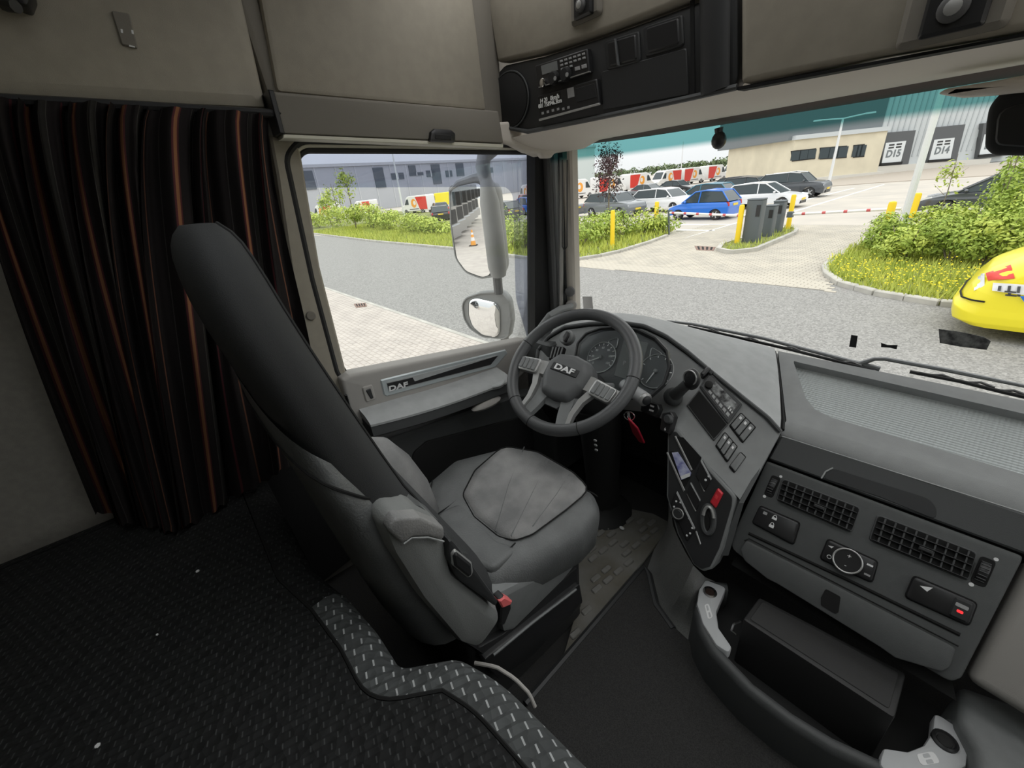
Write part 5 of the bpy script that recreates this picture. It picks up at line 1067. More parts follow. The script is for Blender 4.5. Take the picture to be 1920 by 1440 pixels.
# kerbed verges
def kerb_run(name, pts, label, step=1.0, w=.15, h=.11, lift0=-.05):
    kt = struct(thing(name, (pts[0][0], pts[0][1], G), label, 'kerb')); del kt['category']; P = [Vec(p) for p in pts]; acc = []
    for a, b in zip(P, P[1:]):
        n_ = max(1, round((b - a).length / step))
        for i in range(n_): acc.append((a.lerp(b, i / n_), a.lerp(b, (i + 1) / n_)))
    for a, b in acc:
        d = (b - a).normalized(); q = Vec((-d.y, d.x)); a2 = a + d * .008; b2 = b - d * .008
        MB().plate(FGd, [tuple(a2 - q * w / 2), tuple(b2 - q * w / 2), tuple(b2 + q * w / 2), tuple(a2 + q * w / 2)], lift0, h, .02).build('kerb_stone', 'kerb_stone', kt)
    return kt
Lk = [(-75, 15.2), (-48.8, 13.4), (-29, 12.0), (-18.6, 11.75), (-11.7, 11.1)] + [tuple(og(*q)[:2]) for q in [(1080, 489), (1125, 482), (1160, 474), (1215, 457), (1250, 444)]]
kerb_run('kerb', Lk[1:5], 'low kerb along the grass verge beyond the road', 1.6); kerb_run('kerb', Lk[4:], 'curved kerb at the corner of grass verge and drive', .7)
Rk = [tuple(og(*q)[:2]) for q in [(1610, 460), (1585, 476), (1560, 490), (1545, 505), (1550, 518), (1575, 535), (1640, 553), (1760, 573), (1925, 583)]]
kerb_run('kerb', Rk, 'curved kerb round the flowery verge on the right', .6)
MB().plate(FGd, Lk + [(-11.0, 18.6), (-16, 21.0), (-30, 22.5), (-75, 40)], -.05, .06).build('verge_ground', 'soil', kind='structure')
MB().plate(FGd, Rk + [(14, 11.2), (14, 26), (-2.3, 24)], -.05, .06).build('verge_ground', 'soil', kind='structure')
# ------------------------------------------------------------------ grass, flowers
mat('grass_green', (.52, .55, .11), .9, col2=(.39, .47, .08), vscale=1.5)
mat('leaf_light', (.50, .56, .10), .75, col2=(.32, .43, .07), vscale=3)
mat('leaf_mid', (.40, .49, .085), .8, col2=(.25, .36, .06), vscale=3)
mat('leaf_dark', (.10, .15, .06), .85, col2=(.16, .20, .10), vscale=.2)
mat('leaf_plum', (.11, .055, .060), .8, col2=(.05, .030, .035), vscale=3)
mat('flower_yellow', (.80, .66, .03), .8)
mat('bark', (.20, .17, .13), .9)
def blades(name, poly, n_, h0, h1, w, m_, label, seed, zf=None):
    r_ = random.Random(seed); xs = [p[0] for p in poly]; ys = [p[1] for p in poly]; vs = []; fs = []; tries = 0
    while len(fs) < n_ and tries < n_ * 8:
        tries += 1; x = r_.uniform(min(xs), max(xs)); y = r_.uniform(min(ys), max(ys))
        if not inside((x, y), poly): continue
        a = r_.uniform(0, 6.28); h_ = r_.uniform(h0, h1); k = len(vs); dx, dy = math.cos(a) * w, math.sin(a) * w; tx, ty = r_.uniform(-.5, .5) * h_, r_.uniform(-.5, .5) * h_
        vs += [(x - dx, y - dy, G + .055), (x + dx, y + dy, G + .055), (x + tx, y + ty, G + .06 + h_)]; fs.append((k, k + 1, k + 2))
    o = MB().add(vs, fs).build(name, m_, None, 0, fixn=False); o['kind'] = 'stuff'; o['label'] = label; o['category'] = 'grass'; return o
gl = Lk[1:] + [(-10.9, 19.5), (-19, 15.5), (-29, 16.5), (-49, 20)]
blades('grass', gl, 16000, .08, .30, .035, 'grass_green', 'bright green grass on the verge beyond the road', 1)
gr_ = Rk + [(6, 11.2), (6, 15), (-2.4, 17)]
blades('grass', gr_, 16000, .06, .24, .018, 'grass_green', 'green grass on the corner verge at the right', 2)
r_ = random.Random(8); vs = []; fs = []
while len(fs) < 800:
    x, y = r_.uniform(-3.2, 3), r_.uniform(10.6, 15)
    if not inside((x, y), gr_) or y > 12.4 + r_.random() * 1.5: continue
    z = G + r_.uniform(.18, .36); s = r_.uniform(.008, .016); k = len(vs); vs += [(x - s, y - s * .4, z), (x + s, y - s * .4, z), (x + s, y + s * .4, z + s), (x - s, y + s * .4, z + s)]; fs.append((k, k + 1, k + 2, k + 3))
o = MB().add(vs, fs).build('buttercups', 'flower_yellow', None, 0, fixn=False); o['kind'] = 'stuff'; o['label'] = 'yellow buttercups scattered over the right verge'; o['category'] = 'flowers'
def leaves(c, rx, ry, rz, n_, s, seed, fill=.55, droop=0.0):
    r_ = random.Random(seed); vs = []; fs = []
    lobes = [(Vec((r_.uniform(-.5, .5) * rx, r_.uniform(-.5, .5) * ry, r_.uniform(-.35, .5) * rz)), r_.uniform(.40, .65)) for _ in range(9)]
    for _ in range(n_):
        lc, lr = lobes[r_.randrange(9)]; d = Vec((r_.gauss(0, 1), r_.gauss(0, 1), r_.gauss(0, 1))).normalized(); q = r_.uniform(fill, 1) * lr
        p = Vec(c) + lc + Vec((d.x * rx * q, d.y * ry * q, d.z * rz * q))
        if p.z < G + .05: p.z = G + .05 + r_.random() * .2
        nrm = (d + Vec((r_.gauss(0, .5), r_.gauss(0, .5), r_.gauss(0, .5) + .6))).normalized(); u = nrm.orthogonal().normalized(); u = (u * math.cos(q * 40) + nrm.cross(u) * math.sin(q * 40)); w = nrm.cross(u); sz = s * r_.uniform(.6, 1.3); k = len(vs)
        vs += [p - u * sz, p + w * sz * .45, p + u * sz, p - w * sz * .45]; fs.append((k, k + 1, k + 2, k + 3))
    return MB().add(vs, fs)
def shrub(x, y, rx, ry, h, n_, s, m_, label, group, seed, name='shrub', cat='shrub'):
    t = thing(name, (x, y, G + .05), label, cat, group); r_ = random.Random(seed)
    for k in range(4):
        a = r_.uniform(0, 6.28); MB().tube([Vec((x, y, G + .05)), Vec((x + math.cos(a) * rx * .3, y + math.sin(a) * ry * .3, G + h * .5)), Vec((x + math.cos(a) * rx * .5, y + math.sin(a) * ry * .5, G + h * .85))], [.02, .014, .006], 5).build('stem', 'bark', t)
    leaves((x, y, G + h * .5), rx, ry, h * .5, n_, s, seed).build('foliage', m_, t, 0, fixn=False); return t
# shrubs in the driver's window view (along the far verge)
sp_ = [(572, 428, 1.7), (600, 428, 1.8), (632, 430, 2.3), (668, 432, 2.6), (700, 432, 2.3), (730, 434, 1.8), (775, 438, 1.5), (800, 440, 1.2), (832, 440, 1.0)]
nmz = ['pale bush at the left edge of driver window view', 'second bush from left edge in driver window view', 'third bush from left edge in driver window view', 'tallest leafy bush in driver window hedge', 'bush just past tallest one in driver window hedge', 'bush left of thin pole foot in driver window', 'low bush right of thin pole in driver window', 'small bush between thin pole and mirror', 'smallest bush beside the large mirror edge']
for k, (px, py, h_) in enumerate(sp_):
    p = og(px, py); shrub(p.x, p.y, 2.6 * (abs(p.x) / 45 + .2), 1.3, h_ * 1.05, 1200, .13 if k < 6 else .10, 'leaf_light', nmz[k], 'shrubs on the verge beyond the road', 20 + k)
for k, (px, py, h_, rx) in enumerate([(960, 465, 1.9, 1.6), (985, 470, 1.6, 1.2), (1095, 462, 1.5, 1.4), (1125, 455, 1.35, 1.3), (1165, 448, 1.35, 1.3), (1205, 442, 1.3, 1.3), (1235, 437, .9, .8)]):
    p = og(px, py); shrub(p.x, p.y, rx, 1.1, h_, 900, .075, 'leaf_light' if k % 2 else 'leaf_mid', ['bush seen through dark strip of driver window', 'bush right at driver window front edge', 'bush beside windscreen pillar behind grass', 'bush left of the first yellow bollard', 'bush right behind the first yellow bollard', 'long grassed bush near black barrier post', 'low tuft at end of verge by barrier post'][k], 'shrubs on the drive corner verge', 40 + k)
# big leafy mass at the right
big = [(-2.3, 15.6, .75, 1.15), (-1.75, 14.3, .8, 1.05), (-1.55, 16.2, .8, 1.2), (-.95, 14.2, .8, 1.15), (-1.0, 16.6, .9, 1.35), (-.35, 14.0, .85, 1.4), (-.30, 16.4, .9, 1.75), (.35, 14.2, .9, 1.7), (.45, 15.8, .9, 2.35), (-.42, 15.0, .5, 3.0), (1.2, 14.6, .9, 2.2)]
bl = ['low leafy bush at foot of near yellow bollard', 'small bush at left tip of roadside hedge', 'bush beneath leaning lamp post', 'bush in front row right of yellow bollards', 'bush hiding lower flank of dark parked car', 'front bush in middle of right hedge', 'tall bush behind middle of right hedge', 'front bush above yellow vehicle nose', 'tall pale bush behind hedge at right edge', 'tallest slim bush below black mirror housing', 'bush at far right end of hedge']
for k, (x, y, r0, h_) in enumerate(big): shrub(x, y, r0, .8, h_, 2600, .050, 'leaf_light' if k % 3 else 'leaf_mid', bl[k], 'hedge shrubs right of the drive', 60 + k)
# young tree with plum leaves and a slim light sapling
def tree(x, y, h_, rx, n_, s, m_, label, seed, name='tree', tr=.05, z0=.35):
    t = thing(name, (x, y, G), label, 'tree'); MB().tube([Vec((x, y, G)), Vec((x + .05, y, G + h_ * .5)), Vec((x, y, G + h_ * .95))], [tr, tr * .7, tr * .25], 7).build('trunk', 'bark', t)
    r_ = random.Random(seed)
    for k in range(5):
        a = r_.uniform(0, 6.28); z = G + h_ * r_.uniform(z0, .8); MB().tube([Vec((x, y, z)), Vec((x + math.cos(a) * rx * .8, y + math.sin(a) * rx * .8, z + h_ * .14))], [tr * .4, tr * .12], 5).build('branch', 'bark', t)
    leaves((x, y, G + h_ * (z0 + 1) / 2), rx, rx, h_ * (1 - z0) / 2, n_, s, seed, .2).build('foliage', m_, t, 0, fixn=False)
p = og(1140, 432); tree(p.x, p.y, 4.4, .80, 1500, .072, 'leaf_plum', 'young tree with dark plum leaves behind windscreen pillar', 5, z0=.25)
tree(-1.95, 19.8, 2.4, .42, 160, .06, 'leaf_light', 'slim pale sapling beside leaning lamp post', 6, tr=.02)
for k, (px, h_) in enumerate([(622, 5.5), (640, 6.5), (668, 8.5)]):
    p = og(px, 424); tree(p.x, p.y, h_ * .75, 1.3, 350, .16, 'leaf_light', ['thin young tree at left in driver window', 'second young tree in driver window', 'taller young tree right of two others in driver window'][k], 70 + k, tr=.07)
# ------------------------------------------------------------------ lot markings
lm = struct(thing('lot_marking', (-9, 20, G - .03), 'white lines painted on the car park', 'marking')); del lm['category']
mk = [[(1283, 447), (1288, 446), (1390, 417), (1384, 417)], [(1470, 400), (1478, 400), (1660, 345), (1656, 345)], [(1268, 431), (1340, 432), (1340, 434), (1268, 433)], [(1262, 419), (1380, 419), (1380, 421), (1262, 421)], [(1500, 375), (1600, 352), (1604, 352), (1506, 376)]]
for q in mk: MB().plate(FGd, [(p.x, p.y) for p in [og(*w) for w in q]], -.032, -.022 if q[0][1] < 430 else .022).build('line', 'line_white', lm)
# ------------------------------------------------------------------ bollards, barrier, island
mat('yellow', (.86, .60, .015), .5); mat('yellow_truck', (.84, .72, .02), .35, coat=.4); mat('barrier_grey', (.10, .115, .125), .5); mat('galv', (.72, .73, .73), .5, metal=.1); mat('arm_white', (.78, .77, .75), .5); mat('arm_red', (.55, .10, .10), .5)
def bollard(px, py, tpy, r, label):
    p = og(px, py); d = ray(px, tpy); h_ = d.z * (p.y / d.y) - G; t = thing('bollard', p, label, 'bollard', 'yellow bollards at the barrier')
    MB().lathe(p, (0, 0, 1), [(r, .0), (r, h_ - .06), (r * .85, h_ - .015), (r * .4, h_)], 16).build('post', 'yellow', t); MB().lathe(p, (0, 0, 1), [(r * 1.25, -.01), (r * 1.2, .03), (r * 1.02, .04)], 16).build('foot_ring', 'barrier_grey', t)
bollard(1148, 468, 394, .085, 'yellow bollard standing in grass nearest windscreen pillar'); bollard(1381, 461, 384, .085, 'yellow bollard at near end of barrier island'); bollard(1476, 434, 365, .085, 'yellow bollard at far end of barrier island'); bollard(1655, 447, 378, .105, 'yellow bollard at left edge of right hedge'); bollard(1708, 410, 362, .11, 'yellow bollard right of leaning lamp post'); bollard(1230, 412, 378, .12, 'short yellow bollard beside white estate car')
isl = [tuple(og(*q)[:2]) for q in [(1342, 472), (1350, 462), (1385, 452), (1480, 428), (1497, 434), (1492, 441), (1420, 472), (1370, 478)]]
it = struct(thing('kerb', (isl[0][0], isl[0][1], G), 'long kerbed island carrying the barrier boxes', 'kerb')); del it['category']
ip = rnd(isl, .25, 4); ip = ip if area2(ip) > 0 else ip[::-1]
MB().plate(FGd, ip, -.05, .13, .02, holes=[inset(ip, .14)]).build('kerb_ring', 'kerb_stone', it); MB().plate(FGd, inset(ip, .13), -.05, .10).build('island_soil', 'soil', it)
blades('grass', inset(ip, .12), 500, .06, .25, .02, 'grass_green', 'weeds growing on the barrier island', 9)
def cabinet(px, py, w, d, h_, label, name='barrier_box', screen=True):
    p = og(px, py); t = thing(name, (p.x, p.y, G + .05), label, 'barrier'); z = G + .10
    MB().box(p.x - w / 2, p.x + w / 2, p.y - d / 2, p.y + d / 2, z, z + h_, .03, .05).build('cabinet', 'barrier_grey', t); MB().box(p.x - w / 2 - .01, p.x + w / 2 + .01, p.y - d / 2 - .01, p.y + d / 2 + .01, z + h_ - .01, z + h_ + .03, .015, .05).build('lid', 'barrier_grey', t)
    if screen: MB().box(p.x + w / 2 - .16, p.x + w / 2 - .03, p.y - d / 2 - .012, p.y - d / 2 + .01, z + h_ * .62, z + h_ * .88).build('screen', 'black_plastic', t)
    return t, Vec((p.x, p.y, z + h_ * .82))
cabinet(1407, 459, .50, .40, 1.38, 'tall dark grey ticket terminal on barrier island'); t1, a1 = cabinet(1437, 448, .34, .40, 1.05, 'lower grey barrier box behind ticket terminal'); t2, a2 = cabinet(1453, 440, .36, .40, 1.10, 'dark grey barrier box at far end of island')
def arm(t, a, b, n_):
    a = Vec(a); b = Vec(b); MB().tube([a, b], .045, 8).build('arm', 'arm_white', t)
    for k in range(n_):
        s = (k + .6) / n_; MB().tube([a.lerp(b, s), a.lerp(b, s + .035)], .0465, 8).build('arm_stripe', 'arm_red', t)
    MB().box(a.x - .09, a.x + .09, a.y - .1, a.y + .1, a.z - .1, a.z + .1, .02).build('arm_pivot', 'barrier_grey', t)
ay = a1.y; arm(t1, on(1405, 405, 1, ay), on(1256, 399, 1, ay), 6); arm(t2, on(1482, 402, 1, a2.y), on(1690, 391, 1, a2.y), 5)
p = og(1254, 440); t = thing('barrier_post', p, 'short black rest post for the barrier arm', 'post'); q = on(1254, 394, 1, p.y); MB().tube([p, q], .045, 8).build('post', 'barrier_grey', t); MB().box(p.x - .07, p.x + .07, p.y - .04, p.y + .04, q.z - .06, q.z, .01).build('fork', 'barrier_grey', t)
# ------------------------------------------------------------------ poles
def pole(px, py, tx, ty, r0, label, heads=0, h_=None):
    p = og(px, py); d = ray(tx, ty); top = d.z * (p.y / d.y) - G if h_ is None else h_; t = thing('lamp_post', p, label, 'lamp post')
    MB().tube([p, p + Vec((0, 0, top * .5)), p + Vec((0, 0, top))], [r0, r0 * .8, r0 * .6], 10).build('pole', 'galv', t); MB().lathe(p, (0, 0, 1), [(r0 * 1.5, 0), (r0 * 1.4, .25), (r0, .3)], 10).build('foot', 'galv', t)
    for k in range(heads):
        s = -1 if k % 2 else 1; a = p + Vec((0, 0, top)); b = a + Vec((s * 1.4, 0, .12)); MB().tube([a, b], r0 * .4, 6).build('bracket', 'galv', t); MB().box(min(b.x, b.x + s * .6), max(b.x, b.x + s * .6), b.y - .12, b.y + .12, b.z - .05, b.z + .05, .02).build('lamp_head', 'galv', t)
    return t
pole(1688, 432, 1760, 190, .11, 'thick pale lamp post rising from right hedge', 2, 9.0); pole(1552, 352, 1563, 225, .12, 'double armed lamp post before cream office', 2)
pole(760, 415, 735, 270, .10, 'thin pale lamp post in driver window', 0, 9.5); pole(1275, 345, 1285, 265, .10, 'thin lamp post above the row of vans', 0); pole(1428, 330, 1432, 255, .12, 'distant mast right of hanging knob', 0)
# ------------------------------------------------------------------ cars
mat('tyre', (.022, .022, .023), .8); mat('alloy', (.55, .56, .57), .3, metal=.7); mat('car_glass', (.045, .060, .066), .06, spec=.35); mat('lamp_red', (.45, .02, .02), .3); mat('lamp_clear', (.75, .77, .80), .15); mat('plate_yellow', (.80, .58, .05), .5)
def paint(nm, c, metal=.0): return mat(nm, c, .28, metal=metal, coat=.7)
paint('p_blue', (.012, .15, .62)); paint('p_teal', (.03, .17, .25)); paint('p_white', (.80, .81, .82)); paint('p_dark', (.055, .062, .072)); paint('p_grey', (.15, .165, .18)); paint('p_black', (.022, .023, .026)); paint('p_red', (.55, .03, .035)); paint('p_midblue', (.06, .24, .42)); paint('p_silver', (.40, .42, .44))
SIDE = {  # side outlines (fraction of length from nose, fraction of height): lower body top edge, cabin
 'hatch': dict(hood=[(0, .36), (.03, .46), (.14, .54), (.26, .60)], belt=.60, cab=[(.24, .60), (.44, .965), (.60, 1.0), (.86, .96), (.985, .62)], tail=[(.985, .60), (1.0, .45), (.995, .24)]),
 'suv': dict(hood=[(0, .38), (.02, .52), (.06, .58), (.25, .64)], belt=.63, cab=[(.23, .63), (.36, .95), (.50, 1.0), (.86, .97), (.985, .64)], tail=[(.99, .62), (1.0, .40), (.99, .24)]),
 'sedan': dict(hood=[(0, .40), (.03, .50), (.28, .62)], belt=.62, cab=[(.27, .62), (.42, .96), (.56, 1.0), (.70, .97), (.86, .66)], tail=[(.985, .64), (1.0, .48), (.99, .26)])}
def car(loc, ang, L_, W_, H_, kind, pm, label, group=None, wheel=.31, rail=False):
    """nose points to -x before turning by ang; built round its own base, then placed"""
    sd = SIDE[kind]; t = thing('car', (0, 0, -H), label, 'car', group)
    P = lambda f_, g_: ((f_ - .5) * L_, g_ * H_)
    xf, xr = (-.5 + .19) * L_, (-.5 + .81) * L_; rw = wheel; low = .12 * H_ + .05
    FSd = Frame((0, 0, 0), (1, 0, 0), (0, 0, 1)); FSd.O = Vec((0, 0, -H)); FSd.U, FSd.V, FSd.N = Vec((1, 0, 0)), Vec((0, 0, 1)), Vec((0, -1, 0))
    up = [P(*q) for q in sd['hood']] + [P(f_, g_) for f_, g_ in [(.5, sd['belt'])]] + [P(*q) for q in sd['tail']]
    def arch(x): return [(x + (rw + .06) * math.cos(a), rw + (rw + .05) * math.sin(a)) for a in [math.pi * i / 8 for i in range(9)] if rw + (rw + .05) * math.sin(a) > low - .02]
    lowr = [(.495 * L_, low)] + arch(xr) + arch(xf) + [(-.49 * L_, low)]
    uv = list(rnd(up + lowr, [.06] + [.14] * (len(up) - 1) + [0] * len(lowr), 3)); w = W_ / 2
    lv = [(-w + .0, .10), (-w + .02, .05), (-w + .08, .015), (-w + .16, 0), (w - .16, 0), (w - .08, .015), (w - .02, .05), (w, .10)]
    if area2(uv) < 0: uv = uv[::-1]
    L2 = []
    for h_, d in lv:
        L2.append([FSd.pt(a * (1 - d * .25), b - (d * .35 if b > .3 * H_ else -d * .05), h_) for a, b in uv])
    b_ = MB().loops(L2, False, False); k = len(uv)
    tri = tessellate_polygon([[Vec((a, b, 0)) for a, b in uv]]); n0 = 0; nl = (len(lv) - 1) * k
    b_.f += [tuple(i + n0 for i in q) for q in tri] + [tuple(i + nl for i in q) for q in tri]
    b_.build('body', pm, t, 40)
    cab = [P(*q) for q in sd['cab']]; cb_ = list(rnd(cab, [0, .22, .4, .22, 0], 3)); bz_ = sd['belt'] * H_
    L2 = []
    def cl(y, sh): return [FSd.pt(a, b, math.copysign(abs(y) - sh * max(0, min(1, (b - bz_) / (H_ - bz_))), y)) for j, (a, b) in enumerate(cb_)]
    g = MB().loops([cl(-w + .07, .14), cl(w - .07, .14)], False, False); n_ = len(cb_); g.f += [tuple(range(n_)), tuple(range(n_, 2 * n_))]; g.build('windows', 'car_glass', t, 20)
    # roof skin and pillars
    rt = cab[1:-1]; MB().loops([[FSd.pt(a, b + .012, y) for a, b in rt] + [FSd.pt(a, b - .03, y * 1.03) for a, b in rt[::-1]] for y in (-w + .20, 0, w - .20)]).build('roof', pm, t)
    for s in (-1, 1):
        yb, yt = s * (w - .055), s * (w - .195)
        for a, b in ((cab[0], cab[1]), (cab[-1], cab[-2])): MB().tube([FSd.pt(a[0], a[1], yb), FSd.pt(b[0], b[1], yt)], .035, 6).build('pillar', pm, t)
        mx_ = (.52 - .5) * L_; MB().tube([FSd.pt(mx_, sd['belt'] * H_, yb), FSd.pt(mx_ + .03, H_ * .97, yt)], .032, 6).build('pillar', pm, t)
        ed_ = [FSd.pt(a, b, s * (w - .20)) for a, b in rt]; MB().tube(ed_, .03, 6).build('roof_rail', pm if not rail else 'galv', t)
        q = FSd.pt(cab[0][0] + .25, sd['belt'] * H_ + .06, s * (w + .05)); MB().ell(q, .07, .09, .06, 8, 6).build('door_mirror', pm, t)
        for x in (xf, xr):
            wh = MB().lathe(FSd.pt(x, rw, s * (w - .02)), Vec((0, -s, 0)), [(rw * .6, -.20), (rw * .97, -.19), (rw, -.15), (rw, -.05), (rw * .96, 0), (rw * .70, .005)], 22).build('wheel', 'tyre', t)
            MB().lathe(FSd.pt(x, rw, s * (w - .02)), Vec((0, -s, 0)), [(rw * .70, -.03), (rw * .70, .0), (rw * .64, .006), (rw * .60, -.01), (rw * .2, -.02)], 22).build('rim', 'alloy', wh)
            for k in range(5):
                a = 2 * math.pi * k / 5; c_ = FSd.pt(x, rw, s * (w - .015)); e_ = c_ + Vec((math.cos(a), 0, math.sin(a))) * rw * .66; MB().tube([c_, e_], [rw * .16, rw * .10], 6).build('spoke', 'alloy', wh)
        MB().plate(FSd, rnd([P(.012, .47), P(.09, .52), P(.10, .455), P(.02, .42)], .02, 2), min(s * (w - .10), s * (w - .012)), max(s * (w - .10), s * (w - .012))).build('headlamp', 'lamp_clear', t)
        MB().plate(FSd, rnd([P(.955, .60), P(.988, .60), P(1.0, .46), P(.97, .46)], .02, 2), min(s * (w - .16), s * (w - .015)), max(s * (w - .16), s * (w - .015))).build('tail_lamp', 'lamp_red', t)
        MB().tube([FSd.pt(*P(.24, .40), s * (w + .002)), FSd.pt(*P(.80, .42), s * (w + .002))], .008, 5).build('side_crease', pm, t)
    x0 = -.5 * L_; MB().box(x0 - .015, x0 + .03, -.26, .26, -H + .28 * H_, -H + .28 * H_ + .11).build('number_plate', 'plate_yellow', t); MB().box(-x0 - .03, -x0 + .012, -.26, .26, -H + .45 * H_, -H + .45 * H_ + .11).build('number_plate', 'plate_yellow', t)
    MB().box(x0 - .008, x0 + .06, -.45, .45, -H + .16 * H_, -H + .26 * H_, .01).build('grille', 'black_plastic', t)
    t.location = (loc[0], loc[1], -.03 if True else 0); t.rotation_euler[2] = ang; return t
PI = math.pi
def gx(px, py): p = og(px, py); return (p.x, p.y)
car((-12.0, 24.3), 0, 3.45, 1.62, 1.47, 'hatch', 'p_blue', 'bright blue small hatchback behind barrier arm', wheel=.28)
car((-10.9, 29.6), PI, 4.30, 1.78, 1.44, 'hatch', 'p_white', 'white hatchback facing right beside grey barrier boxes', wheel=.32)
car((-11.7, 36.6), PI, 4.45, 1.82, 1.68, 'suv', 'p_dark', 'dark grey off-roader with alloy wheels facing right', wheel=.35, rail=True)
car((-15.8, 31.8), 0, 4.3, 1.75, 1.50, 'hatch', 'p_teal', 'dark teal hatchback directly behind blue car', wheel=.31)
car((-17.2, 28.9), PI * .97, 4.6, 1.82, 1.50, 'suv', 'p_white', 'white estate car with red tail lamps behind hedge', wheel=.32)
car((-19.4, 26.1), PI * .96, 4.4, 1.82, 1.58, 'suv', 'p_grey', 'slate grey crossover with yellow number plate', wheel=.33)
car((-24.3, 25.2), 0.1, 4.5, 1.80, 1.45, 'sedan', 'p_grey', 'grey saloon next to windscreen pillar behind hedge', wheel=.31)
car((-26.5, 47.0), PI, 4.5, 1.8, 1.45, 'sedan', 'p_black', 'black saloon parked before the van row', wheel=.32)
car((-26.5, 41.5), PI, 4.5, 1.8, 1.45, 'sedan', 'p_grey', 'grey saloon half hidden behind white estate roof', wheel=.32)
car((-17.2, 41.5), PI, 4.6, 1.8, 1.50, 'suv', 'p_black', 'black estate behind white hatchback roof', wheel=.32)
car((-15.2, 38.2), PI, 4.5, 1.8, 1.52, 'suv', 'p_black', 'black car directly left of dark off-roader', wheel=.32)
car((-.9, 25.2), 0, 4.5, 1.80, 1.45, 'hatch', 'p_dark', 'dark grey car half hidden by right hedge', wheel=.31)
car((-39.5, 24.0), -.5, 4.3, 1.8, 1.45, 'hatch', 'p_black', 'black car beside large mirror in driver window', wheel=.31)
car((-50, 30.5), -.4, 4.3, 1.8, 1.45, 'hatch', 'p_dark', 'dark car behind thin pole in driver window', wheel=.31)
car((-56, 37.5), -.5, 4.3, 1.8, 1.5, 'hatch', 'p_midblue', 'light blue car in middle of driver window', wheel=.31)
car((-31.5, 28.8), -.3, 4.0, 1.75, 1.5, 'hatch', 'p_blue', 'blue car right of large mirror in driver window', wheel=.31)
car((-29.5, 23.6), .1, 4.5, 1.8, 1.5, 'suv', 'p_dark', 'dark car seen through tinted strip of driver window', wheel=.33)
car((-40.0, 36.5), -.6, 4.2, 1.8, 1.5, 'hatch', 'p_red', 'red car behind large mirror arm', wheel=.31)
# ------------------------------------------------------------------ delivery vans
mat('van_white', (.78, .77, .75), .4); mat('van_red', (.66, .045, .03), .4); mat('van_orange', (.85, .36, .05), .4)
def van(loc, ang, label, group='red and white delivery vans', pm='van_white', L_=5.3, H_=2.5, box=True):
    t = thing('delivery_van', (0, 0, -H), label, 'van', group); W_ = 1.95; w = W_ / 2
    FSd = Frame((0, 0, 0), (1, 0, 0), (0, 0, 1)); FSd.O = Vec((0, 0, -H)); FSd.U, FSd.V, FSd.N = Vec((1, 0, 0)), Vec((0, 0, 1)), Vec((0, -1, 0))
    uv = rnd([(-.5 * L_, .35), (-.5 * L_, .85), (-.44 * L_, 1.10), (-.36 * L_, 1.28), (-.24 * L_, 2.25), (-.16 * L_, H_ - .05), (.46 * L_, H_), (.5 * L_, H_ - .12), (.5 * L_, .35)], .12, 3)
    if area2(uv) < 0: uv = uv[::-1]
    L2 = [[FSd.pt(a, b, h_) for a, b in inset(uv, d)] for h_, d in ((-w, .08), (-w + .06, .0), (w - .06, 0), (w, .08))]
    MB().loops(L2).build('body', pm, t)
    for s in (-1, 1):
        y0, y1 = sorted((s * (w - .01), s * (w + .012)))
        MB().plate(FSd, rnd([(.22 * L_, .55), (.49 * L_, .55), (.49 * L_, H_ - .22), (.10 * L_, H_ - .22)], .05, 2), y0, y1).build('red_panel', 'van_red', t)
        MB().plate(FSd, circ(.02 * L_, 1.45, .52, 20, .60), y0, y1 - 0).build('emblem', 'van_orange', t); y0, y1 = sorted((s * (w - .01), s * (w + .018)))
        MB().plate(FSd, circ(.05 * L_, 1.50, .26, 14, .30), y0, y1).build('emblem_core', 'van_white', t)
        MB().plate(FSd, rnd([(-.33 * L_, 1.30), (-.17 * L_, 1.30), (-.17 * L_, 2.05), (-.235 * L_, 2.05)], .04, 2), y0, y1).build('side_window', 'car_glass', t)
        MB().plate(FSd, [(-.16 * L_, .62), (.18 * L_, .62), (.18 * L_, .70), (-.16 * L_, .70)], y0, y1).build('side_strip', 'black_matt', t)
        for x in (-.31 * L_, .30 * L_):
            wh = MB().lathe(FSd.pt(x, .34, s * (w - .01)), Vec((0, -s, 0)), [(.2, -.2), (.33, -.19), (.34, -.05), (.32, .02), (.22, .025)], 18).build('wheel', 'tyre', t); MB().lathe(FSd.pt(x, .34, s * (w - .01)), Vec((0, -s, 0)), [(.21, .0), (.20, .03), (.06, .02)], 16).build('rim', 'alloy', wh)
    MB().loops([[Vec((a, y, -H + b)) for a, b, y in ((-.362 * L_, 1.30, -w + .14), (-.362 * L_, 1.30, w - .14), (-.245 * L_, 2.22, w - .22), (-.245 * L_, 2.22, -w + .22))], [Vec((a - .03, y, -H + b + .02)) for a, b, y in ((-.362 * L_, 1.30, -w + .14), (-.362 * L_, 1.30, w - .14), (-.245 * L_, 2.22, w - .22), (-.245 * L_, 2.22, -w + .22))]]).build('windscreen', 'car_glass', t)
    MB().box(-.5 * L_ - .02, -.5 * L_ + .05, -w + .1, w - .1, -H + .35, -H + .55, .02).build('bumper', 'black_matt', t)
    for s in (-1, 1): MB().box(-.5 * L_ - .01, -.5 * L_ + .1, s * .70 - .16, s * .70 + .16, -H + .78, -H + .95, .02).build('headlamp', 'lamp_clear', t)
    t.location = (loc[0], loc[1], -.03); t.rotation_euler[2] = ang; return t
vA = Vec((-42.5, 48.5)); vB = Vec((-33.5, 102)); dv = (vB - vA); ang = math.atan2(dv.y, dv.x) ; nv = 10
v0 = van(tuple(vA), ang + PI, 'delivery van nearest windscreen pillar in the van row'); names = ['second', 'third', 'fourth', 'fifth', 'sixth', 'seventh', 'eighth', 'ninth', 'last']
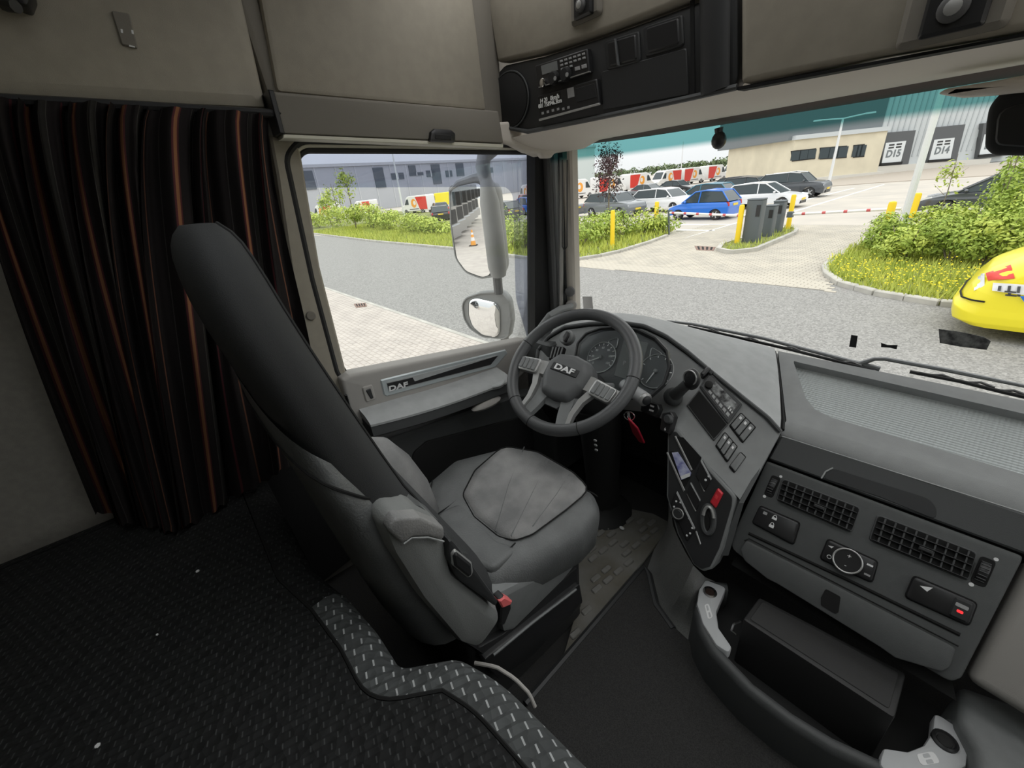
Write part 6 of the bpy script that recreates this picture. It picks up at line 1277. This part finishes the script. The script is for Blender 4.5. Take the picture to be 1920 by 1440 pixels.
for k in range(1, nv):
    p = vA.lerp(vB, k / (nv - 1)); o = copy_tree(v0, None, (p.x, p.y, -.03), ang + PI * (1 if k % 3 else 0)); o['label'] = f'{names[k - 1]} delivery van of the row counted from windscreen pillar'
o = copy_tree(v0, None, (-61, 33.5, -.03), .35); o['label'] = 'white van with red rear beside thin pole in driver window'
o = copy_tree(v0, None, (-74, 24.0, -.03), .3); o['label'] = 'delivery van at far left of driver window view'
o = copy_tree(v0, None, (-80, 33.0, -.03), .3); o['label'] = 'delivery van behind young trees in driver window'
o = copy_tree(v0, None, (-48, 45, -.03), -.3); o['label'] = 'delivery van behind the tinted strip of driver window'
yv = van((-74, 46), .3, 'yellow van among cars in driver window', None, 'yellow_truck')
for ch in list(yv.children):
    if ch.name.split('.')[0] in ('red_panel', 'emblem', 'emblem_core'): bpy.data.objects.remove(ch)
# ------------------------------------------------------------------ dock building ahead
mat('cladding', (.52, .55, .56), .6); mat('cladding_rib', (.44, .47, .48), .6); mat('office_cream', (.66, .60, .46), .8, var=.08, vscale=.5); mat('fascia_dark', (.16, .18, .19), .6); mat('dock_door', (.66, .69, .70), .5); mat('dock_seal', (.10, .105, .11), .8); mat('plinth', (.60, .58, .53), .9); mat('apron', (.42, .37, .31), .95)
A_ = og(1480, 343); B_ = og(1840, 306); A_ = Vec((A_.x, A_.y, G)); B_ = Vec((B_.x, B_.y, G)); FB = Frame(A_, B_, A_ + Vec((0, 0, 1)))
db = thing('dock_building', (A_.lerp(B_, .5).x, A_.lerp(B_, .5).y, G), 'pale ribbed warehouse with loading docks and cream office ahead', 'building')
def bq(q, h0, h1, m_, nm, par=db, ch=0): return MB().plate(FB, [FB.uv(*w) for w in q], h0, h1, ch).build(nm, m_, par)
u1 = FB.uv(1632, 300)[0]; uR = FB.uv(1845, 260)[0] + 40
MB().plate(FB, rect(u1, uR, 0, 12), -20, 0).build('wall', 'cladding', db)
for k in range(60): 
    u = u1 + .3 + k * .62
    if u < uR - .3: MB().plate(FB, rect(u, u + .16, 1.4, 12), -.01, .06, .02).build('cladding_rib', 'cladding_rib', db)
uo = FB.uv(1480, 300)[0]; zo = FB.uv(1560, 255)[1]
MB().plate(FB, rect(uo - .3, u1 + .4, 0, zo), -12, .8).build('office', 'office_cream', db); MB().plate(FB, rect(uo - .8, u1, zo, zo + 9), -14, .4).build('dark_facade', 'fascia_dark', db); MB().plate(FB, rect(uo - .4, u1 + .5, zo - .05, zo + .35), -12, 1.0).build('parapet', 'cladding', db)
fo2 = Frame(FB.pt(0, 0, .8), FB.pt(1, 0, .8), FB.pt(0, 1, .8))
for q in ([(1483, 283), (1530, 278), (1528, 298), (1485, 303)], [(1537, 277), (1588, 273), (1587, 296), (1537, 299)], [(1600, 272), (1621, 270), (1620, 294), (1599, 296)]):
    wq = [fo2.uv(*w) for w in q]; wn_ = MB().plate(fo2, wq, -.05, .05).build('window', 'black_matt', db)
    for k in range(3):
        a = bil(q, k / 3 + .02, .08); b = bil(q, (k + 1) / 3 - .02, .92); ua, va = fo2.uv(*a); ub, vb = fo2.uv(*b); MB().plate(fo2, rect(min(ua, ub), max(ua, ub), min(va, vb), max(va, vb)), .04, .07).build('pane', 'car_glass', wn_)
def dock(q, dq, txt, tp):
    d = bq(q, -.02, .45, 'dock_seal', 'dock_shelter', db); fd_ = Frame(FB.pt(0, 0, .46), FB.pt(1, 0, .46), FB.pt(0, 1, .46))
    MB().plate(fd_, [fd_.uv(*w) for w in dq], -.02, .02).build('dock_door', 'dock_door', d)
    for t_ in (.14, .28): MB().plate(fd_, cell(dq, .18, .45, t_ - .05, t_ + .03, fd_), .01, .03).build('door_window', 'black_plastic', d); MB().plate(fd_, cell(dq, .55, .82, t_ - .05, t_ + .03, fd_), .01, .03).build('door_window', 'black_plastic', d)
    if txt: a = fd_.uv(*bil(dq, .5, .58)); MB().text(fd_, txt, a[0], a[1], .95, .01, .04, 0, 1.0, .035).build('lettering', 'fascia_dark', d)
    MB().plate(fd_, cell(dq, -.05, 1.05, 1.0, 1.12, fd_), -.02, .12).build('dock_leveller', 'black_matt', d)
dock([(1650, 250), (1710, 245), (1696, 308), (1646, 313)], [(1661, 268), (1699, 264), (1689, 303), (1653, 306)], 'D15', 0)
dock([(1742, 240), (1802, 234), (1785, 302), (1732, 305)], [(1752, 262), (1790, 258), (1782, 297), (1742, 300)], 'D14', 0)
dock([(1836, 232), (1896, 226), (1880, 292), (1826, 297)], [(1846, 252), (1884, 248), (1876, 287), (1836, 290)], 'D13', 0)
bq([(1630, 313), (1850, 297), (1845, 309), (1630, 327)], -.3, .5, 'plinth', 'dock_plinth'); bq([(1480, 337), (1640, 322), (1640, 330), (1480, 345)], -.1, 1.2, 'plinth', 'office_plinth')
# sloping apron before the docks
MB().plate(FGd, [tuple(og(*q)[:2]) for q in [(1520, 352), (1640, 343), (1845, 330), (1990, 318), (1990, 300), (1640, 322), (1560, 338)]], -.05, .02).build('dock_apron', 'apron', kind='structure')
# ------------------------------------------------------------------ grey warehouse in the driver's window
mat('wh_grey', (.42, .43, .46), .7); mat('wh_panel', (.50, .51, .53), .7); mat('wh_dark', (.095, .11, .13), .5)
Wl = at(520, 389, 105); Wr = at(1075, 333, 190); Wl.z = G; Wr.z = G; FW = Frame(Wl, Wr, Wl + Vec((0, 0, 1)))
wh = thing('warehouse', (Wl.lerp(Wr, .5).x, Wl.lerp(Wr, .5).y, G), 'long grey warehouse with dark window strips beyond driver window', 'building')
hw = FW.uv(700, 310)[1]; uR = (Wr - Wl).length
MB().plate(FW, rect(-30, uR, 0, hw), -30, 0).build('wall', 'wh_grey', wh); MB().plate(FW, rect(-31, uR + 1, hw, hw + .6), -31, .3).build('parapet', 'wh_panel', wh)
for k, (a, b, t0, t1) in enumerate([(571, 590, 320, 356), (703, 722, 314, 352), (812, 828, 308, 345), (770, 783, 310, 324), (858, 872, 306, 330)]):
    u0_, u1_ = FW.uv(a, 340)[0], FW.uv(b, 340)[0]; w_ = MB().plate(FW, rect(u0_, u1_, max(.5, FW.uv((a + b) / 2, t1)[1]), FW.uv((a + b) / 2, t0)[1]), 0, .15).build('window_strip', 'wh_dark', wh)
for a, b, t0, t1 in [(733, 757, 325, 337), (800, 816, 320, 332), (836, 848, 320, 332), (768, 794, 324, 330), (905, 925, 315, 325)]:
    u0_, u1_ = FW.uv(a, 330)[0], FW.uv(b, 330)[0]; w_ = MB().plate(FW, rect(u0_, u1_, FW.uv(a, t1)[1], FW.uv(a, t0)[1]), 0, .15).build('window', 'wh_dark', wh); um = (u0_ + u1_) / 2; MB().plate(FW, rect(um - .15, um + .15, FW.uv(a, t1)[1], FW.uv(a, t0)[1]), .1, .25).build('window_post', 'wh_panel', w_)
for k in range(24): MB().plate(FW, rect(k * uR / 24, k * uR / 24 + .25, 0, hw), -.01, .1).build('panel_joint', 'wh_panel', wh)
# pale block at the windscreen edge and distant tree belt
t = thing('distant_hall', og(1100, 345), 'pale distant hall beside the plum tree', 'building')
q0 = at(1062, 335, 150); q1 = at(1117, 329, 150); fq = Frame(Vec((q0.x, q0.y, G)), Vec((q1.x, q1.y, G)), Vec((q0.x, q0.y, G + 1))); hh = fq.uv(1090, 278)[1]
MB().plate(fq, rect(0, fq.uv(1115, 300)[0], 0, hh), -10, 0).build('wall', mat('hall_pale', (.52, .57, .56), .8), t); MB().plate(fq, rect(-.5, fq.uv(1115, 300)[0] + .5, hh, hh + .5), -10.5, .4).build('parapet', 'cladding', t)
vs = []; 
fol = MB(); r_ = random.Random(11)
for k in range(36):
    px = lerp(1110, 1480, k / 35); d = ray(px, 345 - .1 * (px - 960) - 34); d = d * (230 / d.y); x, y = d.x + r_.uniform(-3, 3), 225 + r_.uniform(-8, 8)
    q = leaves((x, y, G + 2.5), 6.5, 3, r_.uniform(1.8, 3.4), 90, .9, 200 + k, .3); fol.add(q.v, q.f)
o = fol.build('treeline', 'leaf_dark', None, 0, fixn=False); o['kind'] = 'stuff'; o['label'] = 'dark distant tree belt on the horizon'; o['category'] = 'trees'
t = thing('red_building', og(1440, 325), 'dark distant shed with red end block behind the vans', 'building')
q0 = at(1420, 302, 112); q1 = at(1478, 296, 112); fq = Frame(Vec((q0.x, q0.y, G)), Vec((q1.x, q1.y, G)), Vec((q0.x, q0.y, G + 1))); MB().plate(fq, rect(0, fq.uv(1458, 300)[0], 0, fq.uv(1440, 284)[1]), -8, 0).build('shed_wall', 'wh_dark', t); MB().plate(fq, rect(fq.uv(1456, 300)[0], fq.uv(1476, 300)[0], 0, fq.uv(1465, 281)[1]), -8, .2).build('red_block', 'van_red', t)
# ------------------------------------------------------------------ yellow vehicle passing on the road
yt = thing('yellow_vehicle', (2.0, 9.8, G), 'bright yellow van with red stripe entering at right edge', 'van')
FSd = Frame((0, 0, 0), (1, 0, 0), (0, 0, 1)); FSd.O = Vec((.10, 9.75, G)); FSd.U, FSd.V, FSd.N = Vec((1, 0, 0)), Vec((0, 0, 1)), Vec((0, -1, 0))
uv = rnd([(-.36, .20), (-.50, .26), (-.53, .46), (-.46, .56), (-.40, .74), (-.28, .96), (.02, 1.14), (.9, 1.28), (1.6, 2.1), (1.9, 2.2), (4.8, 2.2), (4.8, .24), (1.3, .20)], [.03, .04, .05, .02, .1, .12, .15, .1, .1, .1, .1, .05, .05], 4)
if area2(uv) < 0: uv = uv[::-1]
lv = ((-.95, .30), (-.90, .16), (-.76, .05), (-.4, 0), (.4, 0), (.76, .05), (.90, .16), (.95, .30))
yb = MB().loops([[FSd.pt(a + d * max(0, 1 - (a + .46) / 1.5), b - d * .3 * (b > .3), h_) for a, b in uv] for h_, d in lv], False, False); k = len(uv); tri = tessellate_polygon([[Vec((a, b, 0)) for a, b in uv]]); yb.f += [tuple(i for i in q) for q in tri] + [tuple(i + 7 * k for i in q) for q in tri]
yb.build('body', 'yellow_truck', yt, 50)
MB().tube([FSd.pt(-.475 + d * 1.0, .57, h_) for h_, d in lv], .012, 6).build('bumper_seam', 'gap', yt)
for h0, h1 in ((.90, .98), (-.98, -.90)):
    MB().plate(FSd, rnd([(1.05, 1.0), (1.12, 1.2), (1.6, 1.95), (2.3, 1.95), (2.3, 1.0)], .05, 2), h0, h1).build('side_window', 'car_glass', yt); MB().plate(FSd, [(.5, .62), (4.6, .62), (4.6, .86), (.5, .86)], h0 - .02, h1).build('side_stripe', 'van_red', yt)
    wq = MB().lathe(FSd.pt(.72, .33, (h0 + h1) / 2 + (.02 if h0 > 0 else -.02)), Vec((0, -1 if h0 > 0 else 1, 0)), [(.2, -.2), (.32, -.19), (.33, -.05), (.31, .02), (.22, .025)], 20).build('wheel', 'tyre', yt); MB().lathe(FSd.pt(.72, .33, (h0 + h1) / 2), Vec((0, -1 if h0 > 0 else 1, 0)), [(.21, .0), (.20, .03), (.06, .02)], 16).build('rim', 'alloy', wq)
# bonnet stripe, lamps and lettered strip, laid on the nose
def nose(px, py, off=.0):
    d = ray(px, py); best = None
    for k in range(400):
        s = 7.5 + k * .01; p = d * (s / d.y) if False else d.normalized() * (8.4 + k * .008)
        x, h_, z = p.x - .10, -(p.y - 9.75), p.z - G
        if abs(h_) < .95:
            dd = interp([(0, 0), (.4, 0), (.72, .04), (.86, .14), (.95, .28)], abs(h_))[0]
            top = interp([(-.46, .5), (-.40, .72), (-.28, .96), (.02, 1.14), (.55, 1.24), (1.3, 2.1)], x - dd)[0] - dd * .3
            if x - dd > -.47 and z < top: return p - d.normalized() * (.05 + off)
    return None
def decal(pts, m_, nm, off=0.0, n_=6):
    P = [nose(x, y, off) for x, y in pts]
    if None in P: return
    g = MB(); L2 = []
    for i in range(n_ + 1):
        row = []
        for j in range(n_ + 1):
            q = nose(*bil(pts, i / n_, j / n_), off); row.append(q)
        L2.append(row)
    if any(q is None for r in L2 for q in r): return
    vs = [q for r in L2 for q in r]; fs = [(i * (n_ + 1) + j, i * (n_ + 1) + j + 1, (i + 1) * (n_ + 1) + j + 1, (i + 1) * (n_ + 1) + j) for i in range(n_) for j in range(n_)]
    vs2 = [q + Vec((0.02, .06, -.06)) for q in vs]; k = len(vs); m2 = MB().add(vs + vs2, fs + [tuple(i + k for i in f_[::-1]) for f_ in fs]); m2.build(nm, m_, yt)
decal([(1848, 512), (1895, 496), (1903, 522), (1852, 526)], 'van_red', 'bonnet_stripe')
decal([(1828, 515), (1846, 512), (1846, 536), (1826, 545)], 'lamp_clear', 'headlamp')
decal([(1862, 530), (1925, 534), (1925, 554), (1860, 545)], 'white_print', 'lettered_strip')
decal([(1872, 536), (1878, 536), (1876, 546), (1870, 545)], 'dash_dark', 'letter_mark', .02, 2); decal([(1884, 545), (1906, 547), (1905, 550), (1883, 548)], 'dash_dark', 'letter_mark', .02, 2); decal([(1890, 536), (1896, 536), (1894, 549), (1888, 548)], 'dash_dark', 'letter_mark', .02, 2); decal([(1908, 537), (1914, 537), (1912, 550), (1906, 549)], 'dash_dark', 'letter_mark', .02, 2)
decal([(1912, 555), (1930, 555), (1930, 570), (1920, 566)], 'p_blue', 'blue_mark')
# ------------------------------------------------------------------ wipers
mat('wiper_grey', (.20, .205, .21), .45)
def wiper(pts, blade, label):
    y = 1.735; t = thing('windscreen_wiper', on(*pts[0], 1, y), label, 'wiper'); MB().tube([on(*q, 1, y) for q in pts], [.009] + [.007] * (len(pts) - 2) + [.005], 8).build('arm', 'wiper_grey', t); bl_ = MB().tube([on(*q, 1, y - .02) for q in blade], .006, 6, flat=.6).build('blade', 'black_plastic', t)
    n_ = len(blade)
    for k in range(4): s = (k + .5) / 4; q = pl([on(*w, 1, y - .012) for w in blade], s); MB().tube([q, q + Vec((.03, .004, .008)), q + Vec((.06, 0, .002))], .004, 6).build('blade_bracket', 'mirror_dark', bl_)
wiper([(1650, 692), (1560, 668), (1430, 634), (1300, 608), (1252, 602)], [(1290, 612), (1380, 632), (1480, 655), (1640, 695)], 'near wiper lying along foot of windscreen by driver'); wiper([(1612, 682), (1640, 673), (1660, 673), (1780, 695), (1960, 732)], [(1706, 697), (1800, 715), (1880, 735), (1990, 760)], 'second wiper lying at foot of windscreen on passenger side')
# ------------------------------------------------------------------ exterior mirrors
def mirror(outline, frame, house, t, convex=0.0, rim_m='mirror_housing'):
    pass; hu = rnd([frame.uv(*q) for q in house], .09, 6); hu = hu if area2(hu) > 0 else hu[::-1]; L2 = [[frame.pt(a, b, h_) for a, b in inset(hu, d)] for h_, d in ((-.11, .07), (-.09, .03), (-.05, .004), (-.01, 0), (.004, .006), (.004, .012), (-.004, .014))]
    hb = MB().loops(L2, True, True).build('housing', rim_m, t, 50); gu = rnd([frame.uv(*q) for q in outline], .07, 6); gu = gu if area2(gu) > 0 else gu[::-1]
    if not convex: MB().plate(frame, gu, -.004, .006).build('mirror_glass', 'mirror', hb, 0)
    else:
        cu = sum(a for a, b in gu) / len(gu); cv = sum(b for a, b in gu) / len(gu); L2 = [[frame.pt(cu + (a - cu) * s, cv + (b - cv) * s, .006 + convex * (1 - s * s)) for a, b in gu] for s in (1, .9, .8, .7, .6, .5, .4, .3, .2, .1, .02)]; MB().loops([[frame.pt(a, b, -.004) for a, b in gu]] + L2).build('mirror_glass', 'mirror', hb, 80)
    return t
mc = Vec((-1.83, 1.35, -.12)); nM = Vec((.36, -.93, -.02)).normalized(); FM = Frame(mc, mc + Vec((nM.y, -nM.x, 0)), mc + Vec((0, 0, 1)))
t = thing('door_mirror', (-1.6, 1.38, -.85), 'pair of grey door mirrors on one outer arm outside driver window', 'mirror')
mirror([(845, 352), (895, 342), (905, 350), (921, 515), (905, 519), (875, 508), (858, 485), (848, 420)], FM, [(840, 350), (852, 342), (905, 334), (932, 345), (948, 500), (940, 518), (900, 524), (872, 513), (852, 485), (843, 420)], t)
MB().tube([FM.p3(912, 338, .02), FM.p3(918, 380, .03), FM.p3(926, 440, .03), FM.p3(933, 500, .03), FM.p3(935, 516, .02)], [.03, .048, .05, .05, .04], 14).build('side_spine', 'mirror_housing', t, 60)
MB().tube([FM.p3(925, 282, -.05), FM.p3(908, 292, 0), FM.p3(905, 312, .015), FM.p3(912, 345, .02)], [.028, .036, .036, .03], 12).build('upper_arm', 'mirror_housing', t); MB().tube([FM.p3(845, 356, 0), FM.p3(860, 342, .01), FM.p3(890, 332, .015), FM.p3(912, 330, .02)], [.008, .014, .018, .026], 8).build('top_brace', 'mirror_housing', t)
nM2 = Vec((.37, -.92, .04)).normalized(); mc2 = Vec((-1.88, 1.35, -.68)); FM2 = Frame(mc2, mc2 + Vec((nM2.y, -nM2.x, 0)), mc2 + Vec((0, 0, 1)))
mirror([(879, 563), (895, 559), (930, 567), (937, 580), (938, 622), (930, 632), (905, 628), (886, 612), (879, 590)], FM2, [(864, 570), (872, 556), (900, 547), (940, 545), (955, 562), (960, 600), (955, 632), (945, 638), (905, 634), (880, 618), (868, 598)], t, .012)
MB().tube([FM2.p3(932, 515, .01), FM2.p3(935, 550, .0)], .026, 10).build('link_arm', 'mirror_dark', t); MB().tube([FM2.p3(946, 630, -.03), FM2.p3(947, 650, -.03)], .025, 10).build('lower_arm', 'mirror_dark', t); q = FM2.p3(947, 648, -.03); MB().tube([q, q + Vec((.1, .02, -.04)), Vec((-1.47, 1.40, q.z - .06))], [.025, .028, .03], 10).build('lower_arm', 'mirror_dark', t); q = FM.p3(925, 282, -.05); MB().tube([q, q + Vec((.12, .02, .06)), Vec((-1.46, 1.40, q.z + .10))], [.028, .03, .03], 10).build('upper_arm', 'mirror_housing', t)
# ------------------------------------------------------------------ trucks and a cone behind, seen only in the mirrors
def truck(loc, ang, label):
    t = thing('parked_truck', (0, 0, -H), label, 'truck', 'trucks reflected in the door mirrors'); z = -H
    MB().box(-1.0, 1.3, -1.24, 1.24, z + .9, z + 3.6, .12, .18).build('cab', 'p_black', t); MB().box(-1.03, -.95, -1.05, 1.05, z + 1.9, z + 2.9, .02).build('windscreen', 'car_glass', t); MB().box(-1.08, -.9, -1.22, 1.22, z + .35, z + 1.0, .05).build('bumper', 'p_dark', t); MB().box(-1.04, -.95, -.8, .8, z + 1.05, z + 1.75, .02).build('grille', 'black_matt', t)
    MB().box(-.9, 4.5, -.5, .5, z + .6, z + .95).build('chassis', 'black_matt', t); MB().box(-1.2, -.9, -1.1, 1.1, z + 2.95, z + 3.1, .02).build('sun_visor', 'p_black', t)
    for s in (-1, 1):
        MB().box(-1.07, -1.0, s * .9 - .2, s * .9 + .2, z + .6, z + .85, .02).build('headlamp', 'lamp_clear', t); MB().box(-1.25, -1.0, s * 1.42 - .12, s * 1.42 + .12, z + 1.9, z + 2.6, .03).build('mirror', 'black_matt', t)
        for x in (-.1, 3.6): wh = MB().lathe((x, s * 1.2, z + .5), (0, s, 0), [(.3, -.3), (.5, -.28), (.5, -.03), (.45, .0), (.28, .0)], 20).build('wheel', 'tyre', t); MB().lathe((x, s * 1.2, z + .5), (0, s, 0), [(.28, -.05), (.27, .0), (.1, .05)], 16).build('rim', 'alloy', wh)
    t.location = (*loc, 0); t.rotation_euler[2] = ang; return t
k0 = truck((-8.5, -19.5), PI, 'first black truck of the row mirrored in door mirror')
for k in range(1, 6): o = copy_tree(k0, None, (-8.5 - .45 * k, -19.5 - 3.5 * k, 0), PI); o['label'] = ['second', 'third', 'fourth', 'fifth', 'sixth'][k - 1] + ' black truck of the row mirrored in door mirror'
t = thing('traffic_cone', (-6.3, -18.4, G), 'orange and white traffic cone mirrored in door mirror', 'cone'); MB().box(-6.5, -6.1, -18.6, -18.2, G, G + .04, .01).build('cone_base', 'black_matt', t)
for h0, h1, m_ in ((.03, .25, 'van_orange'), (.25, .42, 'white_print'), (.42, .55, 'van_orange'), (.55, .65, 'white_print'), (.65, .78, 'van_orange')): MB().lathe((-6.3, -18.4, G), (0, 0, 1), [(.15 - h0 * .15, h0), (.15 - h1 * .15, h1)], 16).build('cone_band', m_, t)

for o in bpy.data.objects:
    if '_b' in o: del o['_b']
